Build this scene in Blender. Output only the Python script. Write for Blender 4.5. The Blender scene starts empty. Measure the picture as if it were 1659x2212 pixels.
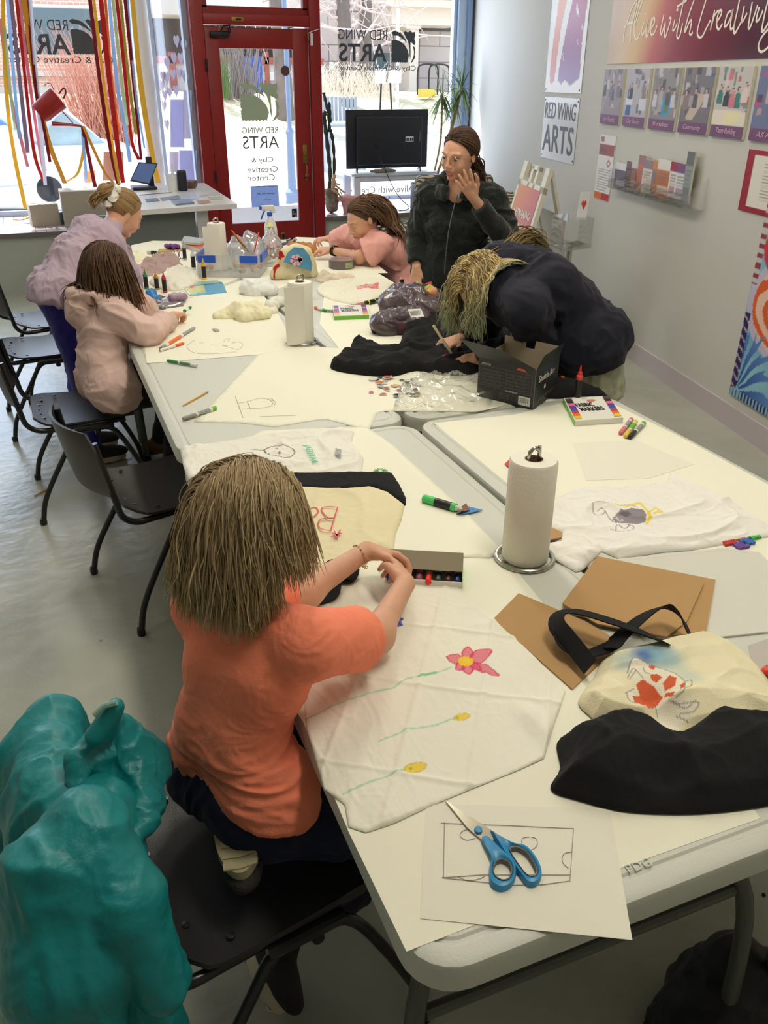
import bpy, bmesh, math, random
import numpy as np
from mathutils import Vector, Matrix
random.seed(7); RNG = np.random.default_rng(7)
SC = bpy.context.scene
COL = SC.collection
PI = math.pi; NA = np.array; LS = np.linspace; NS = np.stack; CL = np.clip; NM = np.linalg.norm; cos = math.cos; sin = math.sin

# ------------------------------------------------------------------ camera
CAM = NA([0.0, 0.0, 1.76]); PITCH, ROLL, YAW, FPX = 0.479185, 0.004816, 0.383961, 1799.55
_f = NA([sin(YAW)*cos(PITCH), cos(YAW)*cos(PITCH), -sin(PITCH)])
_r0 = NA([cos(YAW), -sin(YAW), 0.0]); _u0 = np.cross(_r0, _f)
_r = cos(ROLL)*_r0 + sin(ROLL)*_u0; _u = -sin(ROLL)*_r0 + cos(ROLL)*_u0
cd = bpy.data.cameras.new('camera'); cam = bpy.data.objects.new('camera', cd); COL.objects.link(cam)
cd.sensor_fit = 'HORIZONTAL'; cd.sensor_width = 36.0; cd.lens = 36.0*FPX/1659.0; cd.clip_start = 0.05; cd.clip_end = 400
M = Matrix([[_r[i], _u[i], -_f[i], CAM[i]] for i in range(3)] + [[0, 0, 0, 1]])
cam.matrix_world = M
SC.camera = cam

def ray(px, py):
    return (px-829.5)*_r - (py-1106.0)*_u + FPX*_f
def T(px, py, z=0.742):
    """measured photo point -> world point on the horizontal plane z"""
    d = ray(px, py); t = (z-CAM[2])/d[2]; p = CAM + d*t
    return (float(p[0]), float(p[1]), float(z))
def Yp(px, py, y):
    """measured photo point -> world point on the vertical plane Y = y"""
    d = ray(px, py); t = y/d[1]; p = CAM + d*t
    return (float(p[0]), float(y), float(p[2]))
WA = 0.213197
WN = NA([cos(WA), -sin(WA), 0.0]); WD = NA([sin(WA), cos(WA), 0.0]); W0 = NA([3.852, 4.994, 0.0])
def Wp(px, py, off=0.0):
    """measured photo point -> (along, z) on the right wall, off = distance out of the wall"""
    d = ray(px, py); t = ((W0 - WN*off - CAM) @ WN)/(d @ WN); p = CAM + d*t
    return float((p-W0) @ WD), float(p[2])
def WP(a, z, off=0.0):
    p = W0 + WD*a - WN*off
    return (float(p[0]), float(p[1]), float(z))

# ------------------------------------------------------------------ light
SC.view_settings.view_transform = 'Standard'; SC.view_settings.look = 'None'
SC.view_settings.exposure = 0.22; SC.view_settings.gamma = 1.0; SC.view_settings.use_curve_mapping = False
w = bpy.data.worlds.new('world'); SC.world = w; w.use_nodes = True
nt = w.node_tree; bg = nt.nodes['Background']
bg.inputs[0].default_value = (0.72, 0.86, 1.0, 1); bg.inputs[1].default_value = 1.9
def sun(name, rot, e, col, ang):
    l = bpy.data.lights.new(name, 'SUN'); l.energy = e; l.color = col; l.angle = ang
    o = bpy.data.objects.new(name, l); o.rotation_euler = rot; COL.objects.link(o); return o
sun('sun', (math.radians(-30), 0, math.radians(24)), 8.0, (1.0, 0.95, 0.88), 0.01)
def area(name, loc, rot, sx, sy, e, col):
    l = bpy.data.lights.new(name, 'AREA'); l.shape = 'RECTANGLE'; l.size = sx; l.size_y = sy; l.energy = e; l.color = col
    o = bpy.data.objects.new(name, l); o.location = loc; o.rotation_euler = rot; COL.objects.link(o); return o
WARM = (1.0, 0.935, 0.80)
# fluorescent ceiling fixtures (two rows) over the tables
for i, (lx, ly, e) in enumerate([(1.2, 0.9, 24), (1.2, 3.3, 26), (1.2, 5.7, 18), (-1.2, 2.2, 5), (-1.2, 5.0, 6), (2.9, 2.4, 9), (2.9, 4.9, 9)]):
    area('ceiling_lamp', (lx, ly, 3.28), (0, 0, 0), 0.3, 1.2, e, WARM)
# daylight entering through the shop windows
area('window_daylight_left', (-0.3, 9.55, 2.0), (math.radians(90), 0, math.radians(180)), 3.0, 2.6, 75, (0.62, 0.76, 1.0))
area('window_daylight_right', (3.8, 9.55, 2.0), (math.radians(90), 0, math.radians(180)), 1.6, 2.6, 50, (0.62, 0.76, 1.0))

# ------------------------------------------------------------------ colour and materials
def lin(c):
    return tuple((x/255/12.92 if x/255 <= 0.04045 else ((x/255+0.055)/1.055)**2.4) for x in c[:3])
MATS = {}
def mat(name, rgb, rough=0.6, metal=0.0, noise=None, bump=None, emit=0, alpha=1.0, sheen=0.0, coat=0.0, vcol=False, ior=1.45, spec=0.5, trans=0.0):
    """noise = (scale, strength): colour mottling; bump = (scale, strength, detail)"""
    if name in MATS: return MATS[name]
    m = bpy.data.materials.new(name); m.use_nodes = True; n = m.node_tree; b = n.nodes['Principled BSDF']
    c = lin(rgb); b.inputs['Base Color'].default_value = (*c, 1); b.inputs['Roughness'].default_value = rough
    b.inputs['Metallic'].default_value = metal; b.inputs['IOR'].default_value = ior
    b.inputs['Specular IOR Level'].default_value = spec
    b.inputs['Sheen Weight'].default_value = sheen; b.inputs['Coat Weight'].default_value = coat; b.inputs['Alpha'].default_value = alpha
    b.inputs['Transmission Weight'].default_value = trans
    tc = n.nodes.new('ShaderNodeTexCoord')
    src = None
    if vcol:
        a = n.nodes.new('ShaderNodeVertexColor'); a.layer_name = 'Col'; src = a.outputs['Color']
        n.links.new(src, b.inputs['Base Color'])
    if noise:
        t = n.nodes.new('ShaderNodeTexNoise'); t.inputs['Scale'].default_value = noise[0]; t.inputs['Detail'].default_value = 5
        n.links.new(tc.outputs['Object'], t.inputs['Vector'])
        mx = n.nodes.new('ShaderNodeMix'); mx.data_type = 'RGBA'; mx.blend_type = 'MULTIPLY'
        mr = n.nodes.new('ShaderNodeMapRange'); mr.inputs['From Min'].default_value = 0.3; mr.inputs['From Max'].default_value = 0.7
        mr.inputs['To Min'].default_value = 1-noise[1]; mr.inputs['To Max'].default_value = 1.0
        n.links.new(t.outputs['Fac'], mr.inputs['Value']); mx.inputs['Factor'].default_value = 1.0
        if src: n.links.new(src, mx.inputs['A'])
        else: mx.inputs['A'].default_value = (*c, 1)
        cb = n.nodes.new('ShaderNodeCombineColor')
        for k in range(3): n.links.new(mr.outputs['Result'], cb.inputs[k])
        n.links.new(cb.outputs['Color'], mx.inputs['B']); n.links.new(mx.outputs['Result'], b.inputs['Base Color'])
    if bump:
        t = n.nodes.new('ShaderNodeTexNoise'); t.inputs['Scale'].default_value = bump[0]; t.inputs['Detail'].default_value = bump[2] if len(bump) > 2 else 3
        n.links.new(tc.outputs['Object'], t.inputs['Vector'])
        bp = n.nodes.new('ShaderNodeBump'); bp.inputs['Strength'].default_value = bump[1]; bp.inputs['Distance'].default_value = 0.01
        n.links.new(t.outputs['Fac'], bp.inputs['Height']); n.links.new(bp.outputs['Normal'], b.inputs['Normal'])
    if emit:
        b.inputs['Emission Color'].default_value = (*c, 1); b.inputs['Emission Strength'].default_value = emit
    MATS[name] = m
    return m
def clearmat(name, rgb=(255, 255, 255), gloss=0.08, rough=0.02, dens=0.0):
    """thin clear sheet: mostly transparent, a little mirror, a little body colour"""
    if name in MATS: return MATS[name]
    m = bpy.data.materials.new(name); m.use_nodes = True; n = m.node_tree; n.nodes.clear()
    out = n.nodes.new('ShaderNodeOutputMaterial'); tr = n.nodes.new('ShaderNodeBsdfTransparent'); gl = n.nodes.new('ShaderNodeBsdfGlossy')
    df = n.nodes.new('ShaderNodeBsdfDiffuse'); df.inputs[0].default_value = (*lin(rgb), 1)
    gl.inputs['Roughness'].default_value = rough
    m1 = n.nodes.new('ShaderNodeMixShader'); m1.inputs[0].default_value = dens
    n.links.new(tr.outputs[0], m1.inputs[1]); n.links.new(df.outputs[0], m1.inputs[2])
    fr = n.nodes.new('ShaderNodeLayerWeight'); fr.inputs['Blend'].default_value = 0.25
    ma = n.nodes.new('ShaderNodeMath'); ma.operation = 'MULTIPLY_ADD'; ma.inputs[1].default_value = gloss*3; ma.inputs[2].default_value = gloss*0.5
    ma.use_clamp = True
    n.links.new(fr.outputs['Fresnel'], ma.inputs[0])
    m2 = n.nodes.new('ShaderNodeMixShader'); n.links.new(ma.outputs[0], m2.inputs[0])
    n.links.new(m1.outputs[0], m2.inputs[1]); n.links.new(gl.outputs[0], m2.inputs[2]); n.links.new(m2.outputs[0], out.inputs[0])
    MATS[name] = m
    return m

def trl(name, rgb, f=0.5, rough=0.7):
    """thin paper, leaf or ribbon: light shows through it"""
    if name in MATS: return MATS[name]
    m = mat(name, rgb, rough); n = m.node_tree; b = n.nodes['Principled BSDF']; o = n.nodes['Material Output']; t = n.nodes.new('ShaderNodeBsdfTranslucent'); t.inputs[0].default_value = (*lin(rgb), 1)
    x = n.nodes.new('ShaderNodeMixShader'); x.inputs[0].default_value = f; n.links.new(b.outputs[0], x.inputs[1]); n.links.new(t.outputs[0], x.inputs[2]); n.links.new(x.outputs[0], o.inputs[0]); return m

# ------------------------------------------------------------------ object helpers
def tag(o, label=None, cat=None, group=None, kind=None):
    if label: o['label'] = label
    if cat: o['category'] = cat
    if group: o['group'] = group
    if kind: o['kind'] = kind
    return o
def thing(name, label, cat, loc=(0, 0, 0), rz=0.0, group=None, kind=None):
    o = bpy.data.objects.new(name, None); o.empty_display_size = 0.1; COL.objects.link(o)
    o.location = loc; o.rotation_euler = (0, 0, rz); return tag(o, label, cat, group, kind)
def copy_tree(o, parent=None):
    c = o.copy(); COL.objects.link(c); c.parent = parent
    for ch in list(o.children): copy_tree(ch, c)
    return c
def meshobj(name, V, F, mats, parent=None, mi=None, smooth=True, col=None, world=True, label=None, kind=None):
    """V world coordinates by default; made local to the parent's location"""
    V = np.asarray(V, dtype=np.float32)
    if parent is not None and world:
        L = np.zeros(3); p = parent
        while p is not None: L = L + NA(p.location); p = p.parent
        V = V - L.astype(np.float32)
    origin = np.zeros(3, np.float32)
    if parent is None:
        origin = NA([(V[:, 0].min()+V[:, 0].max())/2, (V[:, 1].min()+V[:, 1].max())/2, V[:, 2].min()], np.float32); V = V-origin
    me = bpy.data.meshes.new(name)
    if isinstance(F, np.ndarray):
        k = F.shape[1]; me.vertices.add(len(V)); me.vertices.foreach_set('co', V.ravel())
        me.loops.add(F.size); me.loops.foreach_set('vertex_index', F.astype(np.int32).ravel())
        me.polygons.add(len(F)); me.polygons.foreach_set('loop_start', np.arange(0, F.size, k, dtype=np.int32))
        me.update(calc_edges=True)
    else:
        me.from_pydata([tuple(v) for v in V.tolist()], [], F); me.update()
    if not isinstance(mats, (list, tuple)): mats = [mats]
    for m in mats: me.materials.append(m)
    if mi is not None: me.polygons.foreach_set('material_index', np.asarray(mi, dtype=np.int32))
    me.polygons.foreach_set('use_smooth', np.full(len(me.polygons), smooth))
    if col is not None:
        a = me.color_attributes.new('Col', 'FLOAT_COLOR', 'POINT'); c4 = np.ones((len(V), 4), np.float32); c4[:, :3] = col
        a.data.foreach_set('color', c4.ravel())
    me.validate(); me.update()
    o = bpy.data.objects.new(name, me); COL.objects.link(o); o.location = origin
    if parent is not None: o.parent = parent
    if label: o['label'] = label
    if kind: o['kind'] = kind
    return o

class MB:
    """collects shapes for one mesh"""
    def __init__(s): s.V = []; s.F = []; s.M = []; s.mats = []
    def _m(s, m):
        if m is None: m = s.mats[0] if s.mats else None
        if m not in s.mats: s.mats.append(m)
        return s.mats.index(m)
    def add(s, V, F, m=None):
        k = len(s.V); i = s._m(m); s.V += [tuple(map(float, v)) for v in V]; s.F += [tuple(k+a for a in f) for f in F]; s.M += [i]*len(F); return s
    def box(s, c, d, m=None, rz=0.0, bev=0.0, R=None):
        """box centred at c with full size d, optionally bevelled"""
        x, y, z = d[0]/2, d[1]/2, d[2]/2
        if bev <= 0:
            V = [(-x, -y, -z), (x, -y, -z), (x, y, -z), (-x, y, -z), (-x, -y, z), (x, -y, z), (x, y, z), (-x, y, z)]
            F = [(0, 3, 2, 1), (4, 5, 6, 7), (0, 1, 5, 4), (1, 2, 6, 5), (2, 3, 7, 6), (3, 0, 4, 7)]
        else:
            b = min(bev, x*0.99, y*0.99, z*0.99); V = []; F = []
            lev = [(-z+b*(1-cos(a)), b*(1-sin(a))) for a in (0, PI/6, PI/3, PI/2)] + [(z-b*(1-cos(a)), b*(1-sin(a))) for a in (PI/2, PI/3, PI/6, 0)]
            n = 0
            for (zz, ins) in lev:
                ring = []
                for (sx, sy, a0) in ((1, 1, 0), (-1, 1, PI/2), (-1, -1, PI), (1, -1, 3*PI/2)):
                    for q in range(4):
                        a = a0+q*PI/6; rr = max(b-ins, 0)
                        ring.append((sx*(x-b)+rr*cos(a), sy*(y-b)+rr*sin(a), zz))
                V += ring; n = len(ring)
            L = len(lev)
            for i in range(L-1):
                for j in range(n): F.append((i*n+j, i*n+(j+1) % n, (i+1)*n+(j+1) % n, (i+1)*n+j))
            F.append(tuple(range(n-1, -1, -1))); F.append(tuple((L-1)*n+j for j in range(n)))
        V = NA(V)
        if R is not None: V = V @ NA(R).T
        elif rz: c_, s_ = cos(rz), sin(rz); V = V @ NA([[c_, -s_, 0], [s_, c_, 0], [0, 0, 1]]).T
        return s.add(V+NA(c), F, m)
    def tube(s, P, r, m=None, n=10, cap=True, closed=False, flat=1.0, up=None):
        P = NA(P, float); N = len(P); r = np.full(N, r) if np.isscalar(r) else NA(r, float)
        V = []; F = []; T_ = np.zeros_like(P)
        for i in range(N):
            a = P[(i-1) % N] if (closed or i > 0) else P[i]; b = P[(i+1) % N] if (closed or i < N-1) else P[i]
            T_[i] = (b-a)/(NM(b-a)+1e-12)
        ref = NA(up, float) if up is not None else (NA([0, 0, 1.0]) if abs(T_[0][2]) < 0.9 else NA([1.0, 0, 0]))
        u = np.cross(T_[0], ref); u /= NM(u)+1e-12
        for i in range(N):
            if up is not None: u = np.cross(T_[i], ref)
            u = u-T_[i]*(u@T_[i]); u /= NM(u)+1e-12; v = np.cross(T_[i], u)
            for j in range(n):
                a = 2*PI*j/n; V.append(P[i]+r[i]*(cos(a)*u+flat*sin(a)*v))
        for i in range(N if closed else N-1):
            k = (i+1) % N
            for j in range(n): F.append((i*n+j, k*n+j, k*n+(j+1) % n, i*n+(j+1) % n))
        if cap and not closed: F.append(tuple(range(n))); F.append(tuple((N-1)*n+j for j in range(n-1, -1, -1)))
        return s.add(V, F, m)
    def lathe(s, prof, c=(0, 0, 0), m=None, n=24, R=None, cap=True):
        """prof = [(r, z)...] turned about the z axis at c"""
        V = []; F = []
        for (r, z) in prof:
            for j in range(n): a = 2*PI*j/n; V.append((r*cos(a), r*sin(a), z))
        for i in range(len(prof)-1):
            for j in range(n): F.append((i*n+j, i*n+(j+1) % n, (i+1)*n+(j+1) % n, (i+1)*n+j))
        if cap:
            F.append(tuple(range(n-1, -1, -1))); F.append(tuple((len(prof)-1)*n+j for j in range(n)))
        V = NA(V)
        if R is not None: V = V @ NA(R).T
        return s.add(V+NA(c), F, m)
    def prism(s, pts, z0, z1, m=None):
        """polygon (x, y) extruded from z0 to z1"""
        n = len(pts); V = [(x, y, z0) for x, y in pts]+[(x, y, z1) for x, y in pts]
        a = sum(pts[i][0]*pts[(i+1) % n][1]-pts[(i+1) % n][0]*pts[i][1] for i in range(n))
        F = [tuple(range(n-1, -1, -1)), tuple(range(n, 2*n))]+[(i, (i+1) % n, n+(i+1) % n, n+i) for i in range(n)]
        if a < 0: F = [f[::-1] for f in F]
        return s.add(V, F, m)
    def slab(s, P, nrm, t, m=None):
        """3-D polygon P given thickness t along nrm"""
        P = NA(P, float); nrm = NA(nrm, float); nrm /= NM(nrm); n = len(P); Q = P+nrm*t
        nn = np.zeros(3)
        for i in range(n): nn += np.cross(P[i], P[(i+1) % n])
        F = [tuple(range(n-1, -1, -1)), tuple(range(n, 2*n))]+[(i, (i+1) % n, n+(i+1) % n, n+i) for i in range(n)]
        if nn @ nrm < 0: F = [f[::-1] for f in F]
        return s.add(list(P)+list(Q), F, m)
    def ribbon(s, P, w, m=None, nrm=(0, 0, 1), t=0.0006):
        """flat stroke of width w along P lying in the plane with normal nrm"""
        P = NA(P, float); N = len(P); nrm = NA(nrm, float); w = np.full(N, w) if np.isscalar(w) else NA(w, float)
        V = []; F = []
        for i in range(N):
            a = P[max(i-1, 0)]; b = P[min(i+1, N-1)]; d = b-a; d /= NM(d)+1e-12
            side = np.cross(nrm, d); side /= NM(side)+1e-12
            V += [P[i]-side*w[i]/2, P[i]+side*w[i]/2, P[i]+side*w[i]/2+nrm*t, P[i]-side*w[i]/2+nrm*t]
        for i in range(N-1):
            k = 4*i
            for j in range(4): F.append((k+j, k+(j+1) % 4, k+4+(j+1) % 4, k+4+j))
        F.append((3, 2, 1, 0)); k = 4*(N-1); F.append((k, k+1, k+2, k+3))
        return s.add(V, F, m)
    def xf(s, R=None, t=(0, 0, 0)):
        V = NA(s.V)
        if R is not None: V = V @ NA(R).T
        s.V = [tuple(v) for v in (V+NA(t)).tolist()]; return s
    def build(s, name, parent=None, mats=None, smooth=None, world=True, label=None, kind=None, ang=35):
        mm = mats if mats is not None else s.mats
        o = meshobj(name, NA(s.V), s.F, mm, parent, s.M, True, None, world, label, kind)
        # smooth by angle
        me = o.data; bm = bmesh.new(); bm.from_mesh(me); bmesh.ops.recalc_face_normals(bm, faces=bm.faces)
        ca = math.radians(ang)
        for e in bm.edges:
            e.smooth = not (len(e.link_faces) == 2 and e.calc_face_angle(0) > ca)
        bm.to_mesh(me); bm.free()
        if smooth is False: me.polygons.foreach_set('use_smooth', np.zeros(len(me.polygons), bool))
        return o
def struct(name, mb, parent=None, **k): return mb.build(name, parent, kind=None if parent else 'structure', **k)
def spline(P, n=8, closed=False):
    """Catmull-Rom through points"""
    P = NA(P, float); N = len(P); out = []
    for i in range(N if closed else N-1):
        p1 = P[i]; p2 = P[(i+1) % N]
        p0 = P[(i-1) % N] if (closed or i > 0) else 2*p1-p2
        p3 = P[(i+2) % N] if (closed or i < N-2) else 2*p2-p1
        for k in range(n):
            t = k/n; out.append(0.5*((2*p1)+(-p0+p2)*t+(2*p0-5*p1+4*p2-p3)*t*t+(-p0+3*p1-3*p2+p3)*t**3))
    if not closed: out.append(P[-1])
    return NA(out)
def rotm(ax, a):
    return NA(Matrix.Rotation(a, 3, ax))
def textmesh(txt, size, ext=0.0006, shear=0.0, bold=0.0):
    """text in the x-y plane; returns V, F"""
    c = bpy.data.curves.new('t', 'FONT'); c.body = txt; c.size = size; c.extrude = ext; c.shear = shear; c.align_x = 'LEFT'; c.resolution_u = 3; c.offset = bold; c.space_line = 0.9
    o = bpy.data.objects.new('t', c); COL.objects.link(o); bpy.context.view_layer.update()
    me = o.to_mesh(); V = NA([v.co[:] for v in me.vertices]); F = [tuple(p.vertices) for p in me.polygons]
    o.to_mesh_clear(); bpy.data.objects.remove(o); bpy.data.curves.remove(c)
    return V, F
def puttext(mb, txt, m, org, ex, ey, width=None, height=None, size=1.0, **k):
    """lay text with its lower left at org, baseline along ex, up ey; fit to width / height in metres"""
    V, F = textmesh(txt, size, **k)
    if len(V) == 0: return
    lo = V.min(0); hi = V.max(0); V = V-NA([lo[0], lo[1], (lo[2])])
    sx = width/(hi[0]-lo[0]) if width else 1; sy = height/(hi[1]-lo[1]) if height else sx
    if not width: sx = sy
    ex = NA(ex, float); ey = NA(ey, float); ez = np.cross(ex, ey)
    W = NA(org)+np.outer(V[:, 0]*sx, ex)+np.outer(V[:, 1]*sy, ey)+np.outer(V[:, 2], ez)
    mb.add(W, F, m)

# ------------------------------------------------------------------ numpy noise
_PT = RNG.random((64, 64, 64)).astype(np.float32)
def vnoise(P, s=1.0):
    P = np.asarray(P, np.float32)*s+1000.0; i = np.floor(P).astype(np.int32); f = P-i; f = f*f*(3-2*f); r = 0
    for a in (0, 1):
        for b in (0, 1):
            for c in (0, 1):
                wgt = (f[..., 0] if a else 1-f[..., 0])*(f[..., 1] if b else 1-f[..., 1])*(f[..., 2] if c else 1-f[..., 2])
                r = r+wgt*_PT[(i[..., 0]+a) & 63, (i[..., 1]+b) & 63, (i[..., 2]+c) & 63]
    return r*2-1
def folds(P, s=6.0, sharp=1.5):
    """ridged warped noise: cloth creases in [-1, 1]"""
    P = np.asarray(P, np.float32)
    q = P+0.12*NS([vnoise(P+3.1, s*0.6), vnoise(P+7.7, s*0.6), vnoise(P+11.3, s*0.6)], -1)
    a = 1-np.abs(vnoise(q, s))*2; b = 1-np.abs(vnoise(q+5.5, s*2.1))*2
    a = np.sign(a)*np.abs(a)**sharp
    return 0.7*a+0.3*b

# ------------------------------------------------------------------ implicit surfaces
def surfnets(f, org, h):
    nx, ny, nz = f.shape; s = f < 0
    c = [s[a:nx-1+a, b:ny-1+b, d:nz-1+d] for a in (0, 1) for b in (0, 1) for d in (0, 1)]
    cnt = sum(x.astype(np.int8) for x in c); act = (cnt > 0) & (cnt < 8)
    I = np.argwhere(act); idx = -np.ones(act.shape, np.int64); idx[act] = np.arange(len(I))
    acc = np.zeros((len(I), 3)); num = np.zeros(len(I))
    fv = {}
    for a in (0, 1):
        for b in (0, 1):
            for d in (0, 1): fv[(a, b, d)] = f[I[:, 0]+a, I[:, 1]+b, I[:, 2]+d]
    for ax in range(3):
        for u in (0, 1):
            for v in (0, 1):
                k0 = [u, v]; k0.insert(ax, 0); k1 = [u, v]; k1.insert(ax, 1)
                A = fv[tuple(k0)]; B = fv[tuple(k1)]; m = (A < 0) != (B < 0); t = np.where(m, A/np.where(m, A-B, 1), 0)
                p = np.tile(NA(k0, float), (len(I), 1)); p[:, ax] += t
                acc[m] += p[m]; num[m] += 1
    V = (I+acc/num[:, None])*h+org
    Q = []
    for ax in range(3):
        o1, o2 = [(1, 2), (2, 0), (0, 1)][ax]
        sl0 = [slice(None)]*3; sl1 = [slice(None)]*3; sl0[ax] = slice(0, -1); sl1[ax] = slice(1, None)
        ch = s[tuple(sl0)] != s[tuple(sl1)]; E = np.argwhere(ch)
        E = E[(E[:, o1] > 0) & (E[:, o2] > 0) & (E[:, o1] < f.shape[o1]-1) & (E[:, o2] < f.shape[o2]-1)]
        def cell(d1, d2):
            e = E.copy(); e[:, o1] -= d1; e[:, o2] -= d2; return idx[e[:, 0], e[:, 1], e[:, 2]]
        q = NS([cell(1, 1), cell(0, 1), cell(0, 0), cell(1, 0)], 1)
        fl = ~s[E[:, 0], E[:, 1], E[:, 2]]; q[fl] = q[fl][:, ::-1]; Q.append(q)
    return V, np.concatenate(Q)
class SDF:
    """smooth union of cones and ellipsoids; each carries a material tag"""
    def __init__(s): s.P = []
    def cone(s, a, b, ra, rb, tagi=0, k=0.02, cap=False): s.P.append(('c', NA(a, float), NA(b, float), ra, rb, tagi, k, cap)); return s
    def chain(s, pts, rad, tagi=0, k=0.02, cap=False):
        for i in range(len(pts)-1): s.cone(pts[i], pts[i+1], rad[i], rad[i+1], tagi, k, cap and i == len(pts)-2)
        return s
    def ell(s, c, r, R=None, tagi=0, k=0.02, sub=False):
        s.P.append(('e', NA(c, float), NA(r, float), np.eye(3) if R is None else NA(R, float), None, tagi, k, sub)); return s
    def dist(s, q, X):
        if q[0] == 'c':
            a, b, ra, rb = q[1:5]; d = b-a; L2 = d@d+1e-12; t = ((X-a)@d)/L2; tc = CL(t, 0, 1)
            D = np.sqrt(((X-a-tc[..., None]*d)**2).sum(-1))-(ra+(rb-ra)*tc)
            if q[7]: D = np.maximum(D, (t-1)*math.sqrt(L2))
            return D
        c, r, R = q[1:4]; l = (X-c)@R; k0 = np.sqrt(((l/r)**2).sum(-1)); k1 = np.sqrt(((l/(r*r))**2).sum(-1))
        return k0*(k0-1)/(k1+1e-9)
    def bb(s, q):
        if q[0] == 'c': r = max(q[3], q[4]); return np.minimum(q[1], q[2])-r, np.maximum(q[1], q[2])+r
        e = np.abs(q[3])@q[2]; return q[1]-e, q[1]+e
    def mesh(s, name, h, mats, parent=None, disp=None, cuts=(), label=None, colfn=None, smooth=1, kind=None, below=None):
        B = [s.bb(q) for q in s.P]; lo = np.min([b[0] for b in B], 0)-3*h-0.01; hi = np.max([b[1] for b in B], 0)+3*h+0.01
        n = np.ceil((hi-lo)/h).astype(int)+1; f = np.full(n, 0.05, np.float32)
        ax = [lo[i]+h*np.arange(n[i]) for i in range(3)]
        for q, (b0, b1) in zip(s.P, B):
            mg = q[6]+2.5*h; i0 = np.maximum(np.floor((b0-mg-lo)/h).astype(int), 0); i1 = np.minimum(np.ceil((b1+mg-lo)/h).astype(int)+1, n)
            sl = tuple(slice(i0[i], i1[i]) for i in range(3))
            X = NS(np.meshgrid(*[ax[i][sl[i]] for i in range(3)], indexing='ij'), -1)
            D = s.dist(q, X).astype(np.float32); g = f[sl]; k = q[6]
            if q[0] == 'e' and q[7]: D = -D; hh = CL(0.5-0.5*(g-D)/k, 0, 1); f[sl] = g*(1-hh)+D*hh+k*hh*(1-hh)
            else: hh = CL(0.5+0.5*(D-g)/k, 0, 1); f[sl] = D*(1-hh)+g*hh-k*hh*(1-hh)
        if len(cuts):
            X = NS(np.meshgrid(*ax, indexing='ij'), -1)
            for (pt, nn) in cuts: f = np.maximum(f, ((X-NA(pt))@NA(nn)).astype(np.float32))
        V, F = surfnets(f, lo, h)
        F = F[(F >= 0).all(1)]
        def nrmls(V):
            fn = np.cross(V[F[:, 2]]-V[F[:, 0]], V[F[:, 3]]-V[F[:, 1]]); N = np.zeros_like(V)
            for j in range(4): np.add.at(N, F[:, j], fn)
            return N/(NM(N, axis=1)[:, None]+1e-12)
        for _ in range(smooth):
            S = np.zeros_like(V); c = np.zeros(len(V))
            for j in range(4):
                np.add.at(S, F[:, j], V[F[:, (j+1) % 4]]); np.add.at(c, F[:, j], 1)
            V = V*0.5+0.5*S/c[:, None]
        if disp is not None: N = nrmls(V); V = V+N*disp(V, N)[:, None]
        mi = None
        tags = sorted(set(q[5] for q in s.P))
        if len(tags) > 1:
            C = V[F].mean(1); best = np.full(len(C), 1e9); mi = np.zeros(len(C), int)
            for q, (b0, b1) in zip(s.P, B):
                if q[0] == 'e' and q[7]: continue
                m = ((C > b0-0.02) & (C < b1+0.02)).all(1)
                if m.any():
                    D = s.dist(q, C[m]); w_ = np.where(m)[0]; bt = D < best[w_]; best[w_[bt]] = D[bt]; mi[w_[bt]] = q[5]
        return meshobj(name, V, F, mats, parent, mi, True, colfn(V) if colfn else None, True, label, kind)

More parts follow.
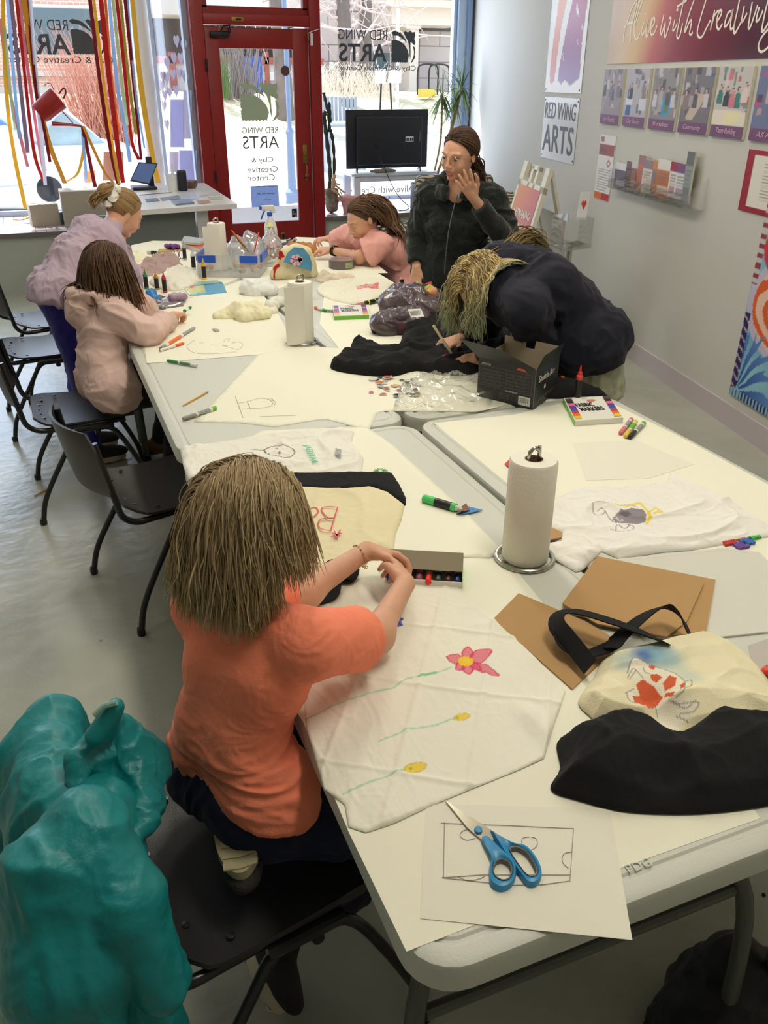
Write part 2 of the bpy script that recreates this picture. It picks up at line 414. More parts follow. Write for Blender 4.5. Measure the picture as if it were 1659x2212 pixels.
# ------------------------------------------------------------------ flat cloth, paper, painted panels
def inpoly(P, poly):
    x, y = P[:, 0], P[:, 1]; r = np.zeros(len(P), bool); n = len(poly); j = n-1
    for i in range(n):
        xi, yi = poly[i]; xj, yj = poly[j]
        c = ((yi > y) != (yj > y)) & (x < (xj-xi)*(y-yi)/(yj-yi+1e-15)+xi); r ^= c; j = i
    return r
def nearpoly(P, poly):
    best = np.full(len(P), 1e9); Q = P.copy(); n = len(poly)
    for i in range(n):
        a = NA(poly[i]); b = NA(poly[(i+1) % n]); d = b-a; t = CL(((P-a)@d)/(d@d+1e-12), 0, 1); c = a+t[:, None]*d
        D = np.sqrt(((P-c)**2).sum(1)); m = D < best; best[m] = D[m]; Q[m] = c[m]
    return Q, best
def drape(name, poly, z, hfun, mats, h=0.006, parent=None, thick=0.004, colfn=None, edge=0.012, label=None, mi=None, sag=None):
    """cloth lying on z with outline poly (x, y): top height = thick*edge roll-off + hfun(x, y, d)"""
    poly = [tuple(p[:2]) for p in poly]; A = NA(poly); lo = A.min(0)-h; hi = A.max(0)+h
    nx, ny = (np.ceil((hi-lo)/h).astype(int)+1); gx, gy = np.meshgrid(lo[0]+h*np.arange(nx), lo[1]+h*np.arange(ny), indexing='ij')
    P = NS([gx.ravel(), gy.ravel()], 1); ins = inpoly(P, poly); I = ins.reshape(nx, ny)
    cell = I[:-1, :-1] & I[1:, :-1] & I[1:, 1:] & I[:-1, 1:]
    any_ = (I[:-1, :-1].astype(int)+I[1:, :-1]+I[1:, 1:]+I[:-1, 1:]) >= 2
    id_ = np.arange(nx*ny).reshape(nx, ny); c = np.argwhere(any_)
    F = NS([id_[c[:, 0], c[:, 1]], id_[c[:, 0]+1, c[:, 1]], id_[c[:, 0]+1, c[:, 1]+1], id_[c[:, 0], c[:, 1]+1]], 1)
    used = np.unique(F); rm = -np.ones(nx*ny, int); rm[used] = np.arange(len(used)); F = rm[F]; P = P[used]; ins = ins[used]
    Q, d = nearpoly(P, poly); P2 = P.copy(); P2[~ins] = Q[~ins]; d[~ins] = 0
    # boundary verts snap outward too
    E = {}
    for f in F:
        for k in range(4):
            a, b = int(f[k]), int(f[(k+1) % 4]); key = (min(a, b), max(a, b)); E[key] = E.get(key, []); E[key].append((a, b))
    bd = [e[0] for e in E.values() if len(e) == 1]; bi = np.unique(NA(bd)); m = d[bi] < h*1.2; P2[bi[m]] = Q[bi[m]]; d[bi[m]] = 0
    roll = np.sqrt(CL(1-(1-CL(d/edge, 0, 1))**2, 0, 1))
    Z = thick*roll+hfun(P2[:, 0], P2[:, 1], d)*CL(d/(edge*1.5)+0.15, 0, 1)
    base = z if sag is None else z+sag(P2[:, 0], P2[:, 1])
    V = np.concatenate([P2, (base+np.maximum(Z, 0.0006))[:, None]], 1)
    n = len(V); vb = np.unique(NA(bd)); rb = {int(v): n+i for i, v in enumerate(vb)}
    zb = base if sag is None else base[vb]
    VB = np.concatenate([P2[vb], np.full((len(vb), 1), z) if sag is None else zb[:, None]], 1); V = np.concatenate([V, VB])
    S = NA([(b, a, rb[a], rb[b]) for a, b in bd]); F = np.concatenate([F, S])
    cc = None
    if colfn:
        cc = colfn(V[:, 0], V[:, 1])
    m_ = None
    if mi is not None: C = V[F].mean(1); m_ = mi(C[:, 0], C[:, 1])
    return meshobj(name, V, F, mats, parent, m_, True, cc, True, label)
def wr(s=5.0, a=0.004, seed=0.0, b=None, ridge=1.0):
    """wrinkle height function"""
    def f(x, y, d):
        P = NS([x+seed, y-seed, 0*x+seed*1.7], -1); v = CL(folds(P, s*1.5, 1.8)-0.15, 0, None)*a*0.9*ridge+CL(folds(P+3, s*4, 1.5)-0.2, 0, None)*a*0.22
        v = v+(vnoise(P, s*0.5)*0.5+0.5)*a*0.35
        if b is not None: v = v+b(x, y)
        return CL(v, 0, None)
    return f
def paint(ops, base):
    """colour function from a list of (kind, colour, data) in x-y metres"""
    base = NA(lin(base))
    def seg(x, y, a, b):
        d = NA(b)-NA(a); t = CL(((x-a[0])*d[0]+(y-a[1])*d[1])/(d@d+1e-12), 0, 1); return np.hypot(x-a[0]-t*d[0], y-a[1]-t*d[1])
    def f(x, y):
        C = np.tile(base, (len(x), 1))
        for op in ops:
            k, c = op[0], NA(lin(op[1])); al = op[4] if len(op) > 4 else 1.0
            if k == 'line':
                P, wd = op[2], op[3]; D = np.full(len(x), 1e9)
                for i in range(len(P)-1): D = np.minimum(D, seg(x, y, P[i], P[i+1]))
                m = CL((wd/2-D)/(wd*0.3)+0.5, 0, 1)*al
            elif k == 'poly':
                m = inpoly(NS([x, y], 1), [tuple(p[:2]) for p in op[2]]).astype(float)*al
            elif k == 'blob':
                (cx, cy), r = op[2], op[3]; m = CL(1.4-1.4*np.hypot(x-cx, y-cy)/r, 0, 1)*al
            if op[0] != 'blob' and len(op) > 5: m = m*(0.6+0.4*(vnoise(NS([x, y, 0*x], -1), op[5]) > -0.1))
            C = C*(1-m[:, None])+c*m[:, None]
        return C
    return f
def sheet(name, poly, z, m, label, cat, group=None, t=0.0004, parent=None, curl=None):
    """a sheet of paper"""
    P = [tuple(p[:2]) for p in poly]
    if curl is None:
        mb = MB(); mb.prism(P, z, z+t, m); o = mb.build(name, parent)
    else:
        o = drape(name, P, z, curl, m, 0.02, parent, thick=t, edge=0.001)
    return tag(o, label, cat, group) if label else o
def strokes(name, polylines, z, wd, m, parent, world=True):
    mb = MB()
    for P in polylines:
        Q = [(p[0], p[1], z if len(p) < 3 else p[2]) for p in P]; mb.ribbon(Q, wd, m, t=0.0003)
    return mb.build(name, parent)
# ================================================================== the room
YD, YG, ZS = 8.3, 9.4, 0.541       # door and sill front plane, glass plane, sill height
M_wall = mat('wall_paint', (203, 200, 190), 0.75, bump=(60, 0.04))
M_ceil = mat('ceiling_paint', (225, 224, 215), 0.9)
M_base = mat('baseboard_paint', (196, 184, 186), 0.5)
M_white = mat('white_trim', (225, 226, 226), 0.4)
M_gpanel = mat('grey_green_panel', (172, 176, 166), 0.6)
M_red = mat('red_door_paint', (142, 24, 24), 0.35, noise=(9, 0.12))
M_steel = mat('window_metal', (176, 192, 214), 0.35, metal=0.3)
M_dark = mat('dark_metal', (40, 38, 38), 0.4, metal=0.5)
M_brass = mat('aged_brass', (150, 120, 62), 0.35, metal=0.9)
M_glass = clearmat('window_glass', gloss=0.05)
M_let = mat('dark_lettering', (62, 66, 70), 0.5)
M_letg = trl('sage_lettering', (180, 192, 168), 0.25)
M_letgrey = trl('grey_lettering', (100, 106, 106), 0.08)

def floor_mat():
    m = bpy.data.materials.new('painted_concrete'); m.use_nodes = True; n = m.node_tree; b = n.nodes['Principled BSDF']
    tc = n.nodes.new('ShaderNodeTexCoord')
    t = n.nodes.new('ShaderNodeTexNoise'); t.inputs['Scale'].default_value = 1.4; t.inputs['Detail'].default_value = 6; n.links.new(tc.outputs['Object'], t.inputs['Vector'])
    r = n.nodes.new('ShaderNodeValToRGB'); r.color_ramp.elements[0].position = 0.3; r.color_ramp.elements[0].color = (*lin((158, 158, 145)), 1)
    r.color_ramp.elements[1].position = 0.75; r.color_ramp.elements[1].color = (*lin((190, 190, 174)), 1)
    n.links.new(t.outputs['Fac'], r.inputs[0])
    sp = n.nodes.new('ShaderNodeTexVoronoi'); sp.inputs['Scale'].default_value = 5.0; n.links.new(tc.outputs['Object'], sp.inputs['Vector'])
    mr = n.nodes.new('ShaderNodeMapRange'); mr.inputs['From Min'].default_value = 0.02; mr.inputs['From Max'].default_value = 0.05; mr.inputs['To Min'].default_value = 0.55
    n.links.new(sp.outputs['Distance'], mr.inputs['Value'])
    mx = n.nodes.new('ShaderNodeMix'); mx.data_type = 'RGBA'; mx.blend_type = 'MULTIPLY'; mx.inputs['Factor'].default_value = 1
    cb = n.nodes.new('ShaderNodeCombineColor')
    for k in range(3): n.links.new(mr.outputs['Result'], cb.inputs[k])
    n.links.new(r.outputs['Color'], mx.inputs['A']); n.links.new(cb.outputs['Color'], mx.inputs['B']); n.links.new(mx.outputs['Result'], b.inputs['Base Color'])
    b.inputs['Roughness'].default_value = 0.27
    t2 = n.nodes.new('ShaderNodeTexNoise'); t2.inputs['Scale'].default_value = 14; t2.inputs['Detail'].default_value = 4; n.links.new(tc.outputs['Object'], t2.inputs['Vector'])
    bp = n.nodes.new('ShaderNodeBump'); bp.inputs['Strength'].default_value = 0.35; bp.inputs['Distance'].default_value = 0.01
    n.links.new(t2.outputs['Fac'], bp.inputs['Height']); n.links.new(bp.outputs['Normal'], b.inputs['Normal'])
    return m
M_floor = floor_mat()
struct('floor', MB().prism([(-2.6, -2.5), (5.4, -2.5), (5.4, YD+0.05), (-2.6, YD+0.05)], -0.15, 0, M_floor))
struct('ceiling', MB().prism([(-2.7, -2.6), (5.6, -2.6), (5.6, 9.6), (-2.7, 9.6)], 3.3, 3.4, M_ceil))
struct('wall_left', MB().box((-2.65, 3.5, 1.65), (0.1, 12.2, 3.3), M_wall))
struct('wall_back', MB().box((1.4, -2.55, 1.65), (8.2, 0.1, 3.3), M_wall))
A0, A1 = -7.6, 4.72
q = [WP(A0, 0), WP(A1, 0), WP(A1, 0, -0.12), WP(A0, 0, -0.12)]
struct('wall_right', MB().prism([(a[0], a[1]) for a in q], -0.1, 3.3, M_wall))
q = [WP(A0, 0), WP(3.5, 0), WP(3.5, 0, 0.014), WP(A0, 0, 0.014)]
struct('baseboard_right', MB().prism([(a[0], a[1]) for a in q], 0.0, 0.125, M_base))
# front: panels under the display shelves, header above
struct('wall_front', MB().box((-0.5, YD+0.06, (ZS-0.03)/2), (4.06, 0.06, ZS-0.03), M_gpanel).box((3.65, YD+0.06, (ZS-0.03)/2), (1.86, 0.06, ZS-0.03), M_gpanel)
       .box((1.4, YG+0.1, 3.05), (8.2, 0.2, 0.6), M_wall).box((1.4, YG+0.06, 0.2), (8.2, 0.12, 0.64), M_white))
def shelf_mat():
    m = mat('plank_shelf', (186, 176, 178), 0.25, noise=(3, 0.15)); n = m.node_tree
    tc = n.nodes.new('ShaderNodeTexCoord'); wv = n.nodes.new('ShaderNodeTexBrick'); wv.inputs['Scale'].default_value = 1.0
    wv.inputs['Brick Width'].default_value = 0.9; wv.inputs['Row Height'].default_value = 0.09; wv.inputs['Mortar Size'].default_value = 0.003
    wv.inputs['Color1'].default_value = (*lin((198, 188, 190)), 1); wv.inputs['Color2'].default_value = (*lin((168, 156, 160)), 1); wv.inputs['Mortar'].default_value = (*lin((110, 100, 104)), 1)
    mp = n.nodes.new('ShaderNodeMapping'); mp.inputs['Rotation'].default_value = (0, 0, PI/2); n.links.new(tc.outputs['Object'], mp.inputs['Vector']); n.links.new(mp.outputs['Vector'], wv.inputs['Vector'])
    n.links.new(wv.outputs['Color'], n.nodes['Principled BSDF'].inputs['Base Color']); return m
M_shelf = shelf_mat(); M_shelfedge = mat('shelf_edge', (112, 100, 96), 0.5)
struct('trim_1', MB().box((-0.53, (YD+YG)/2, ZS-0.015), (4.1, YG-YD, 0.03), M_shelf).box((-0.53, YD-0.004, ZS-0.017), (4.1, 0.01, 0.034), M_shelfedge))
struct('trim_2', MB().box((3.78, (YD+YG)/2, ZS-0.015), (2.18, YG-YD, 0.03), M_shelf).box((3.78, YD-0.004, ZS-0.017), (2.18, 0.01, 0.034), M_shelfedge))

# ---- door
JL, JR = 1.528, 2.69; DL, DR, DT = 1.64, 2.588, 2.17
door = thing('door_1', 'red wooden glazed entrance door in a red frame between the shop windows', 'door', (JL, YD, 0), kind='structure')
b = MB()
b.box(((JL+DL)/2, YD+0.02, 1.6), (DL-JL, 0.16, 3.2), M_red, bev=0.008).box(((JR+DR)/2, YD+0.02, 1.6), (JR-DR, 0.16, 3.2), M_red, bev=0.008)
b.box(((DL+DR)/2, YD+0.01, 2.215), (DR-DL, 0.13, 0.085), M_red, bev=0.006).box(((DL+DR)/2, YD+0.02, 2.285), (DR-DL, 0.06, 0.06), M_red)
b.box((DL+0.025, YD+0.02, 2.75), (0.05, 0.06, 0.9), M_red).box((DR-0.02, YD+0.02, 2.75), (0.04, 0.06, 0.9), M_red)
b.build('door_frame', door)
GL, GR, GB, GT = 1.772, 2.434, 0.53, 1.99
b = MB(); yy = YD+0.0
b.box(((DL+GL)/2+0.003, yy, DT/2), (GL-DL-0.01, 0.045, DT-0.02), M_red, bev=0.004).box(((DR+GR)/2-0.003, yy, DT/2), (DR-GR-0.01, 0.045, DT-0.02), M_red, bev=0.004)
b.box(((GL+GR)/2, yy, (GT+DT)/2-0.005), (GR-GL+0.02, 0.044, DT-GT-0.02), M_red, bev=0.004).box(((GL+GR)/2, yy, GB/2+0.005), (GR-GL+0.02, 0.044, GB-0.02), M_red, bev=0.004)
leaf = b.build('door_leaf', door)
MB().box(((GL+GR)/2, YD+0.005, (GB+GT)/2), (GR-GL+0.01, 0.006, GT-GB+0.01), M_glass).build('door_glass', door)
MB().box(((DL+DR)/2, YD+0.02, 2.75), (DR-DL-0.08, 0.006, 0.88), M_glass).build('transom_glass', door)
MB().box((1.772, YD-0.05, 2.10), (0.17, 0.05, 0.045), M_dark, bev=0.012).box((1.86, YD-0.06, 2.14), (0.012, 0.05, 0.06), M_dark).tube([(1.86, YD-0.08, 2.165), (1.80, YD-0.1, 2.16), (1.78, YD-0.07, 2.12)], 0.006, M_dark).build('door_closer', door, label='dark door closer')
MB().box((1.94, YD-0.062, 2.215), (0.11, 0.006, 0.035), M_brass, bev=0.003).box((1.945, YD-0.068, 2.215), (0.045, 0.01, 0.014), M_dark).build('brass_plate', door, label='small brass latch plate')
for hz in (1.86, 0.95):
    MB().box((DL-0.004, YD-0.075, hz), (0.018, 0.02, 0.1), M_dark, bev=0.004).build('hinge', door, label='black hinge')
hb = MB(); hx = Yp(657, 330, YD)[0]
z1 = Yp(657, 312, YD)[2]; z2 = Yp(659, 352, YD)[2]; z3 = Yp(661, 383, YD)[2]
hb.box((hx, YD-0.028, (z1+z2)/2), (0.046, 0.012, z1-z2), M_brass, bev=0.006)
hb.lathe([(0.017, 0), (0.017, 0.02), (0.008, 0.03)], (hx, YD-0.03, (z1+z2)/2), M_brass, R=rotm('X', PI/2))
hb.tube(spline([(hx, YD-0.03, z2+0.01), (hx, YD-0.07, z2-0.03), (hx, YD-0.07, z3+0.03), (hx, YD-0.03, z3)]), 0.007, M_brass)
hb.lathe([(0.006, 0), (0.018, 0.03), (0.02, 0.045), (0.012, 0.055)], (hx, YD-0.03, z3+0.025), M_brass, R=rotm('X', PI/2))
hb.box((hx+0.005, YD-0.027, z3-0.01), (0.022, 0.008, 0.05), M_brass, bev=0.005)
hb.build('door_handle', door, label='aged brass handle and lock')
sl = Yp(610, 508, YD); MB().box((sl[0], YD-0.026, sl[2]-0.01), (0.045, 0.012, 0.08), M_brass, bev=0.004).box((sl[0], YD-0.034, sl[2]-0.01), (0.022, 0.012, 0.05), M_dark).build('lock_plate', door)
s2 = Yp(665, 80, YD); MB().tube([(s2[0]-0.01, YD-0.07, s2[2]+0.03), (s2[0]+0.03, YD-0.075, s2[2]+0.045), (s2[0]+0.08, YD-0.075, s2[2]+0.06)], 0.003, M_white).box((s2[0]+0.012, YD-0.07, s2[2]-0.02), (0.022, 0.02, 0.1), M_white, bev=0.005).box((s2[0]-0.02, YD-0.07, s2[2]+0.0), (0.014, 0.02, 0.06), M_brass, bev=0.004).build('door_sensor', door, label='small white door contact')
dk = Yp(616, 153, YD-0.012); MB().lathe([(0.041, 0), (0.041, 0.006)], dk, mat('brown_disc', (92, 62, 54), 0.7), n=32, R=rotm('X', PI/2)).build('brown_disc', door, label='round brown disc stuck to the glass')
def logo(mb, org, w_, h_, m, y):
    """painted brush-stroke square with two leaf shapes left clear; mirrored as seen from inside (org = lower left)"""
    def P(u, v): return (org[0]+u*w_, y, org[1]+v*h_)
    rnd = random.Random(3)
    left = [(0.02+0.03*rnd.random()*(k % 2), 0.04+0.58*k/14) for k in range(15)]
    # large leaf
    a = [(0.05, 0.05)]+[(0.05+0.62*k/14, 0.02+0.03*(k % 2)) for k in range(15)]+[(0.74, 0.25), (0.68, 0.42), (0.55, 0.58), (0.38, 0.68), (0.2, 0.72), (0.03, 0.7)]+left[::-1]
    mb.slab([P(*q_) for q_ in a], (0, 1, 0), 0.001, m)
    c_ = [(0.0, 0.93), (0.1, 0.99), (0.2, 0.95), (0.3, 1.0), (0.42, 0.93), (0.58, 0.74), (0.73, 0.5), (0.78, 0.25), (0.82, 0.1), (0.86, 0.3), (0.84, 0.45), (0.7, 0.68), (0.5, 0.86), (0.47, 0.93)]
    mb.slab([P(*q_) for q_ in [(0.02, 0.93), (0.12, 0.99), (0.25, 0.97), (0.38, 0.93), (0.5, 0.84), (0.62, 0.7), (0.66, 0.62), (0.5, 0.74), (0.3, 0.84), (0.1, 0.85)]], (0, 1, 0), 0.001, m)
    d_ = [(0.5, 0.95), (0.58, 0.99), (0.68, 0.95), (0.78, 1.0), (0.88, 0.95), (0.97, 0.98), (0.99, 0.86), (0.95, 0.76), (1.0, 0.66), (0.96, 0.56), (0.88, 0.62), (0.8, 0.66), (0.8, 0.5), (0.81, 0.3), (0.8, 0.1), (0.77, 0.25), (0.76, 0.45), (0.7, 0.66), (0.6, 0.8)]
    mb.slab([P(*q_) for q_ in d_], (0, 1, 0), 0.001, m)
    e_ = [(0.9, 0.55), (0.98, 0.5), (1.0, 0.36), (0.97, 0.28), (1.0, 0.2), (0.9, 0.06), (0.8, 0.0), (0.84, 0.06), (0.93, 0.22), (0.95, 0.36)]
    mb.slab([P(*q_) for q_ in e_], (0, 1, 0), 0.001, m)
def mirr(mb, txt, px0, px1, py0, py1, y, m, bold=0.0):
    """text read from the street: runs right to left from inside; px0 < px1 bounds"""
    R0 = Yp(px1, py1, y); L0 = Yp(px0, py1, y); Tp = Yp(px1, py0, y)
    puttext(mb, txt, m, R0, (-1, 0, 0), (0, 0, 1), width=R0[0]-L0[0], height=Tp[2]-R0[2], ext=0.001, bold=bold)
yl = YD-0.004
b = MB(); mirr(b, 'RED WING', 524, 601, 274, 287, yl, M_letgrey); mirr(b, 'ARTS', 525, 603, 293, 320, yl, M_letgrey)
mirr(b, 'Clay &', 543, 591, 339, 353, yl, M_letgrey); mirr(b, 'Creative', 536, 600, 358, 371, yl, M_letgrey); mirr(b, 'Center', 536, 594, 376, 389, yl, M_letgrey)
b.build('door_lettering', door, label='mirrored grey lettering on the door glass')
o0 = Yp(520, 264, yl); o1 = Yp(600, 178, yl); b = MB(); logo(b, (o0[0], o0[2]), o1[0]-o0[0], o1[2]-o0[2], M_letg, yl); b.build('door_logo', door, label='sage green brush-stroke leaf logo on the door glass')
o0 = Yp(544, 448, yl); o1 = Yp(601, 400, yl); M_bluepaper = trl('bluish_notice', (186, 204, 240), 0.5); M_ink = mat('ink', (70, 78, 110), 0.8)
b = MB().box(((o0[0]+o1[0])/2, yl, (o0[2]+o1[2])/2), (o1[0]-o0[0], 0.002, o1[2]-o0[2]), M_bluepaper)
for (u0, u1, v, hh) in ((555, 596, 404, 4), (562, 590, 413, 2), (556, 594, 420, 5), (570, 586, 432, 2)):
    mirr(b, 'open to all', u0, u1, v-hh, v, yl-0.002, M_ink)
b.build('door_notice', door, label='bluish paper notice taped to the door glass')
o0 = Yp(631, 471, yl); b = MB().box((o0[0]+0.026, yl, o0[2]+0.045), (0.052, 0.003, 0.08), M_dark)
for i in range(2):
    for j in range(3): b.box((o0[0]+0.015+i*0.023, yl-0.002, o0[2]+0.018+j*0.02), (0.015, 0.002, 0.01), M_white if (i+j) % 3 else M_red)
b.build('payment_sticker', door, label='small black sticker of card symbols')

# ---- windows
def win(name, x0, x1, y, z0, z1, ps, fw=0.05):
    wdw = thing(name, 'clear shop window pane in a pale metal frame', 'window', ((x0+x1)/2, y, z0), kind='structure')
    b = MB().box(((x0+x1)/2, y, z0+fw/2), (x1-x0, 0.06, fw), M_steel).box(((x0+x1)/2, y, z1-fw/2), (x1-x0, 0.06, fw), M_steel)
    for x in (x0, x1): b.box((x, y, (z0+z1)/2), (fw*0.9, 0.07, z1-z0), M_steel)
    b.build('window_frame', wdw); MB().box(((x0+x1)/2, y, (z0+z1)/2), (x1-x0, 0.008, z1-z0), M_glass).build('window_pane', wdw)
    return wdw
w1 = win('window_1', -2.55, 1.33, YG, ZS, 2.8, 0)
xr = Yp(975, 200, YG)[0]; w3 = win('window_3', 2.95, xr, YG, ZS, 2.8, 0, 0.04)
struct('trim_3', MB().box((xr+0.075, YG-0.02, 1.5), (0.11, 0.12, 3.0), M_steel).box((xr+0.14, YG-0.05, 1.5), (0.05, 0.12, 3.0), mat('trim_blue', (140, 165, 205), 0.5)).prism([(xr+0.15, YG-0.02), (xr+0.4, YG-0.02), (xr+0.4, YG+0.2), (xr+0.15, YG+0.2)], 0, 3.2, M_wall))
# glazed returns beside the recessed door
w2 = thing('window_2', 'narrow side pane of paper hearts beside the red door', 'window', (1.43, 8.85, ZS), kind='structure')
def ret(pa, pb, par):
    d = NA(pb)-NA(pa); L = np.hypot(*d); a = math.atan2(d[1], d[0]); c = (NA(pa)+NA(pb))/2
    MB().box((c[0], c[1], 1.67), (L, 0.008, 2.26), M_glass, rz=a).build('window_pane', par)
    b = MB()
    for P in (pa, pb): b.box((P[0], P[1], 1.67), (0.05, 0.05, 2.26), M_steel, rz=a)
    for z in (ZS+0.02, 2.79): b.box((c[0], c[1], z), (L, 0.05, 0.04), M_steel, rz=a)
    b.build('window_frame', par); return a, L
pa, pb = (1.50, YD+0.09), (1.345, YG-0.03); ra, rl = ret(pa, pb, w2)
w4 = thing('window_4', 'narrow side pane right of the red door', 'window', (2.8, 8.85, ZS), kind='structure')
ret((2.71, YD+0.09), (2.95, YG-0.03), w4)
tag(w2, kind='structure')
# paper hearts on the side pane
M_heart = trl('paper_heart', (196, 188, 212), 0.3); M_hp = trl('paper_sheet_lilac', (176, 176, 222), 0.3)
def onret(px, py):
    """photo point on the plane of the side pane"""
    d = ray(px, py); a = NA([pa[0], pa[1], 0]); dd = NA([pb[0]-pa[0], pb[1]-pa[1], 0]); nn = np.cross(dd, (0, 0, 1)); nn = nn/NM(nn)
    a = a+nn*(-0.015 if nn[0] > 0 else 0.015); t = ((a-CAM)@nn)/(d@nn); return CAM+d*t, nn, dd/NM(dd)
hp = [(381, 88), (361, 136), (375, 125), (390, 125), (352, 165), (360, 168), (374, 160), (387, 158), (397, 162), (350, 183), (366, 198), (380, 195), (397, 98), (354, 228), (360, 268), (402, 170), (356, 205)]
for (x, y) in hp:
    c, nn, dd = onret(x, y); s_ = 0.055; pts = []
    for k in range(20):
        t = 2*PI*k/20; hx = 16*sin(t)**3/17; hy = (13*cos(t)-5*cos(2*t)-2*cos(3*t)-cos(4*t))/17
        pts.append(c+dd*hx*s_*1.6+NA([0, 0, hy*s_*1.1]))
    tag(MB().slab(pts, nn, 0.001, M_heart).build('paper_heart'), 'pale lilac paper heart taped to the narrow side pane', 'paper heart', 'paper hearts on the side pane')
for i, (x0, y0, x1, y1, lb) in enumerate(((368, 215, 398, 318, 'upper left of the lilac sheets on the side pane, below the hearts'), (396, 195, 414, 300, 'pale narrow sheet beside the hearts, next to the red frame'), (366, 328, 386, 372, 'lower left pale sheet on the side pane, near the counter'), (387, 325, 425, 395, 'large lower sheet on the side pane beside the red frame'))):
    P = [onret(*q_)[0] for q_ in ((x0, y0), (x1, y0), (x1, y1), (x0, y1))]; nn = onret(x0, y0)[1]
    tag(MB().slab(P, nn, 0.001, M_hp if i in (0, 3) else M_heart).build('paper_sheet'), lb, 'paper')
# lettering on the display windows
b = MB(); ym = YG-0.01
mirr(b, 'RED WING', 22, 148, 43, 66, ym, M_let); mirr(b, 'ARTS', 20, 154, 74, 119, ym, M_let, 0.02); mirr(b, 'Clay & Creative Center', 18, 246, 123, 141, ym, M_let)
b.build('window_lettering', w1, label='mirrored dark lettering on the left display window')
o0 = Yp(158, 119, ym); o1 = Yp(205, 41, ym); b = MB(); logo(b, (o0[0], o0[2]), o1[0]-o0[0]+0.06, o1[2]-o0[2], M_let, ym); b.build('window_logo', w1, label='dark brush-stroke leaf logo')
b = MB(); mirr(b, 'RED WING', 731, 836, 65, 87, ym, M_let); mirr(b, 'ARTS', 732, 835, 95, 134, ym, M_let, 0.02); mirr(b, 'Clay & Creative Center', 732, 898, 142, 156, ym, M_let)
mirr(b, 'Alive with Creativity', 733, 894, 399, 419, ym, M_letgrey)
b.build('window_lettering', w3, label='mirrored dark lettering on the right display window')
o0 = Yp(844, 137, ym); o1 = Yp(898, 67, ym); b = MB(); logo(b, (o0[0], o0[2]), o1[0]-o0[0], o1[2]-o0[2], M_let, ym); b.build('window_logo', w3, label='dark brush-stroke leaf logo')
# round white column at the corner of the left display
cx = Yp(318, 200, 9.15)[0]
struct('trim_4', MB().lathe([(0.085, ZS), (0.085, 3.2)], (cx, 9.15, 0), M_white, n=32))

# ================================================================== outside
GZ = -0.2
M_side = mat('sidewalk', (205, 200, 192), 0.9, noise=(2, 0.1)); M_road = mat('road', (150, 150, 152), 0.9); M_grass = mat('dry_grass', (216, 206, 176), 1.0, noise=(1.2, 0.4))
struct('trim_5', MB().add([(-30, 9.6, GZ), (40, 9.6, GZ), (40, 14.6, GZ), (-30, 14.6, GZ), (40, 21, 0.675), (-30, 21, 0.675)], [(0, 1, 2, 3), (3, 2, 4, 5)], M_side), label='bright concrete sidewalk outside the shop')
struct('trim_6', MB().add([(-30, 21, 0.675), (40, 21, 0.675), (40, 24.5, 1.4), (-30, 24.5, 1.4), (40, 60, 1.4), (-30, 60, 1.4)], [(0, 1, 2, 3), (3, 2, 4, 5)], M_grass), label='dry lawn across the way')
# brick building, left
M_brick = bpy.data.materials.new('pink_brick'); M_brick.use_nodes = True; n = M_brick.node_tree; tb = n.nodes.new('ShaderNodeTexBrick'); tc = n.nodes.new('ShaderNodeTexCoord'); mp = n.nodes.new('ShaderNodeMapping'); mp.inputs['Rotation'].default_value = (PI/2, 0, 0)
tb.inputs['Scale'].default_value = 3.2; tb.inputs['Color1'].default_value = (*lin((224, 180, 164)), 1); tb.inputs['Color2'].default_value = (*lin((212, 162, 146)), 1); tb.inputs['Mortar'].default_value = (*lin((240, 230, 222)), 1)
n.links.new(tc.outputs['Object'], mp.inputs['Vector']); n.links.new(mp.outputs['Vector'], tb.inputs['Vector']); n.links.new(tb.outputs['Color'], n.nodes['Principled BSDF'].inputs['Base Color']); n.nodes['Principled BSDF'].inputs['Roughness'].default_value = 0.9
M_stone = bpy.data.materials.new('pale_stone'); M_stone.use_nodes = True; n = M_stone.node_tree; tb = n.nodes.new('ShaderNodeTexBrick'); tc = n.nodes.new('ShaderNodeTexCoord'); mp = n.nodes.new('ShaderNodeMapping'); mp.inputs['Rotation'].default_value = (PI/2, 0, 0)
tb.inputs['Scale'].default_value = 1.0; tb.inputs['Brick Width'].default_value = 1.6; tb.inputs['Row Height'].default_value = 0.5; tb.inputs['Mortar Size'].default_value = 0.02; tb.inputs['Color1'].default_value = (*lin((196, 184, 182)), 1); tb.inputs['Color2'].default_value = (*lin((186, 174, 176)), 1); tb.inputs['Mortar'].default_value = (*lin((130, 120, 124)), 1)
n.links.new(tc.outputs['Object'], mp.inputs['Vector']); n.links.new(mp.outputs['Vector'], tb.inputs['Vector']); n.links.new(tb.outputs['Color'], n.nodes['Principled BSDF'].inputs['Base Color']); n.nodes['Principled BSDF'].inputs['Roughness'].default_value = 0.9
M_glassdk = mat('dark_window_glass', (96, 112, 122), 0.2); M_stonew = mat('stone_trim', (214, 204, 196), 0.9)
YB = 26.0
def bx(mb, px0, py0, px1, py1, y, dep, m):
    a = Yp(px0, py1, y); c = Yp(px1, py0, y); mb.box(((a[0]+c[0])/2, y+dep/2, (a[2]+c[2])/2), (c[0]-a[0], dep, c[2]-a[2]), m); return mb
t = thing('brick_building', 'pink brick building with a wide pale window across the street at far left', 'building', (Yp(50, 200, YB)[0], YB, GZ))
bx(MB(), -160, -60, 290, 245, YB, 4, M_brick).build('wall', t)
f = bx(MB(), 72, 12, 204, 122, YB-0.12, 0.12, M_stonew).build('window', t); bx(MB(), 78, 20, 200, 117, YB-0.15, 0.04, M_glassdk).build('pane', f)
